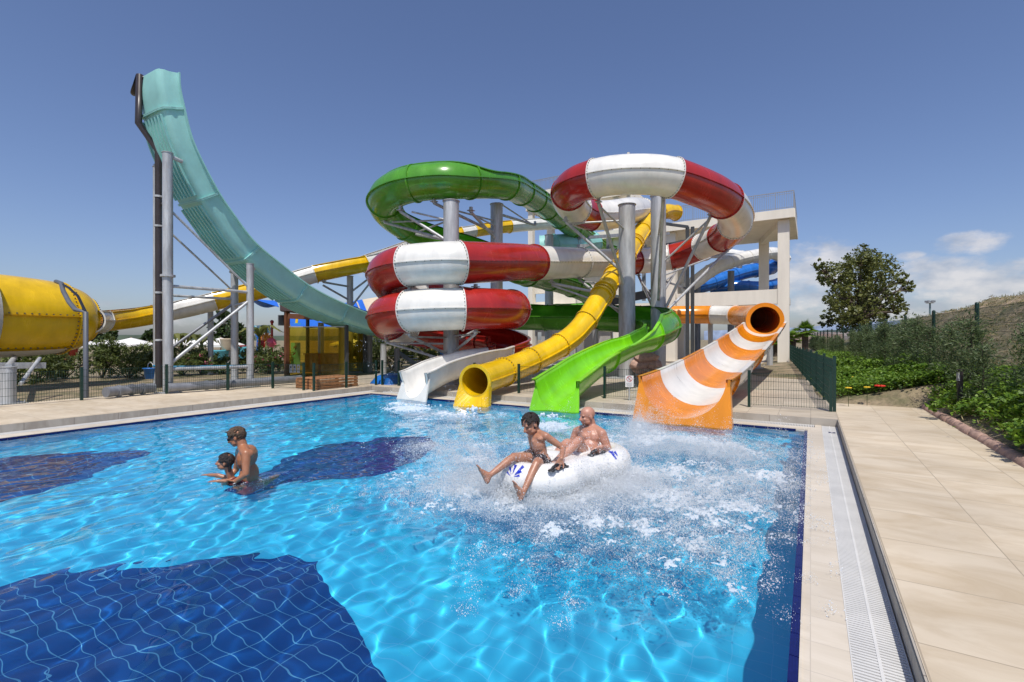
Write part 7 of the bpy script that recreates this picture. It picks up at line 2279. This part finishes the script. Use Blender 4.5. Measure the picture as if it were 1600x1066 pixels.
    f = np.array([(0, 2, 1), (0, 1, 3), (0, 3, 2), (1, 2, 3)]); F = (f[None] + (np.arange(n) * 4)[:, None, None]).reshape(-1, 3)
    tag(raw_mesh('mist', V, F, fm, smooth=True), 'soft white mist of the finest drops hanging over the splash', 'mist', kind='stuff')
    print('mist drops', n)
spray()
def bubbles():
    rng = np.random.RandomState(17); n = 150000; P = []
    w = FPTS[:, 3] * FPTS[:, 2] ** 2; w = w / w.sum(); k = rng.choice(len(FPTS), n, p=w)
    r = FPTS[k, 2] * .5
    x = FPTS[k, 0] + rng.randn(n) * r; y = FPTS[k, 1] + rng.randn(n) * r; z = ZW - .03 - rng.exponential(.10, n).clip(0, .7)
    ok = (x < PX1 - .1) & (y < PY1 - .1)
    o = droplets('bubbles', 'clouds of air bubbles under the churned water', np.stack([x, y, z], -1)[ok], (.0025 + .006 * rng.rand(n) ** 3)[ok], fm)
    o.cycles.is_caustics_receiver = True
bubbles()
# lumps of white water, thick where the raft ploughs and under the chutes
def white_water(label, pts, seed, n, rr=(.02, .06)):
    rng = np.random.RandomState(seed); b = MB()
    for (u, v, sx, sy, hz) in pts:
        c = KZ(u, v, ZW)
        for _ in range(n):
            a, d = rng.randn() * sx, rng.randn() * sy; g = math.exp(-(a / sx) ** 2 * .5 - (d / sy) ** 2 * .5)
            r_ = rng.uniform(*rr); b.ball(c + CAMR * a + CAMF * d + UP * (hz * g * rng.rand()), r_, 4, sc=(1, 1, rng.uniform(.5, 1.2)))
    o = fuse(b, 'white_water', [fm], None, voxel=.014, smooth=1)
    V = np.zeros(len(o.data.vertices) * 3); o.data.vertices.foreach_get('co', V); V = V.reshape(-1, 3)
    for k in range(len(V)):
        q = Vector(V[k]) * 16; V[k] += np.array(mnoise.noise_vector(q)) * .016
    o.data.vertices.foreach_set('co', V.ravel()); o.data.update()
    tag(o, label, 'white water', kind='stuff')
white_water('bubbling white bow wave under the nose of the raft', [(800, 772, .16, .06, .16), (768, 774, .18, .10, .10), (840, 779, .2, .05, .15), (885, 775, .2, .05, .15), (930, 764, .2, .05, .16), (968, 750, .14, .06, .16), (985, 738, .12, .10, .14)], 1, 60, (.010, .034))
white_water('gushing white water at the foot of the orange chute', [(1003, 676, .12, .12, .22), (1020, 684, .22, .15, .12), (1050, 684, .3, .12, .05), (1100, 688, .25, .12, .04)], 2, 34, (.012, .04))
white_water('white water running off the lime, yellow and white chutes', [(857, 652, .20, .14, .12), (740, 642, .12, .2, .12), (728, 650, .2, .2, .05), (650, 634, .35, .1, .03)], 3, 34, (.012, .045))
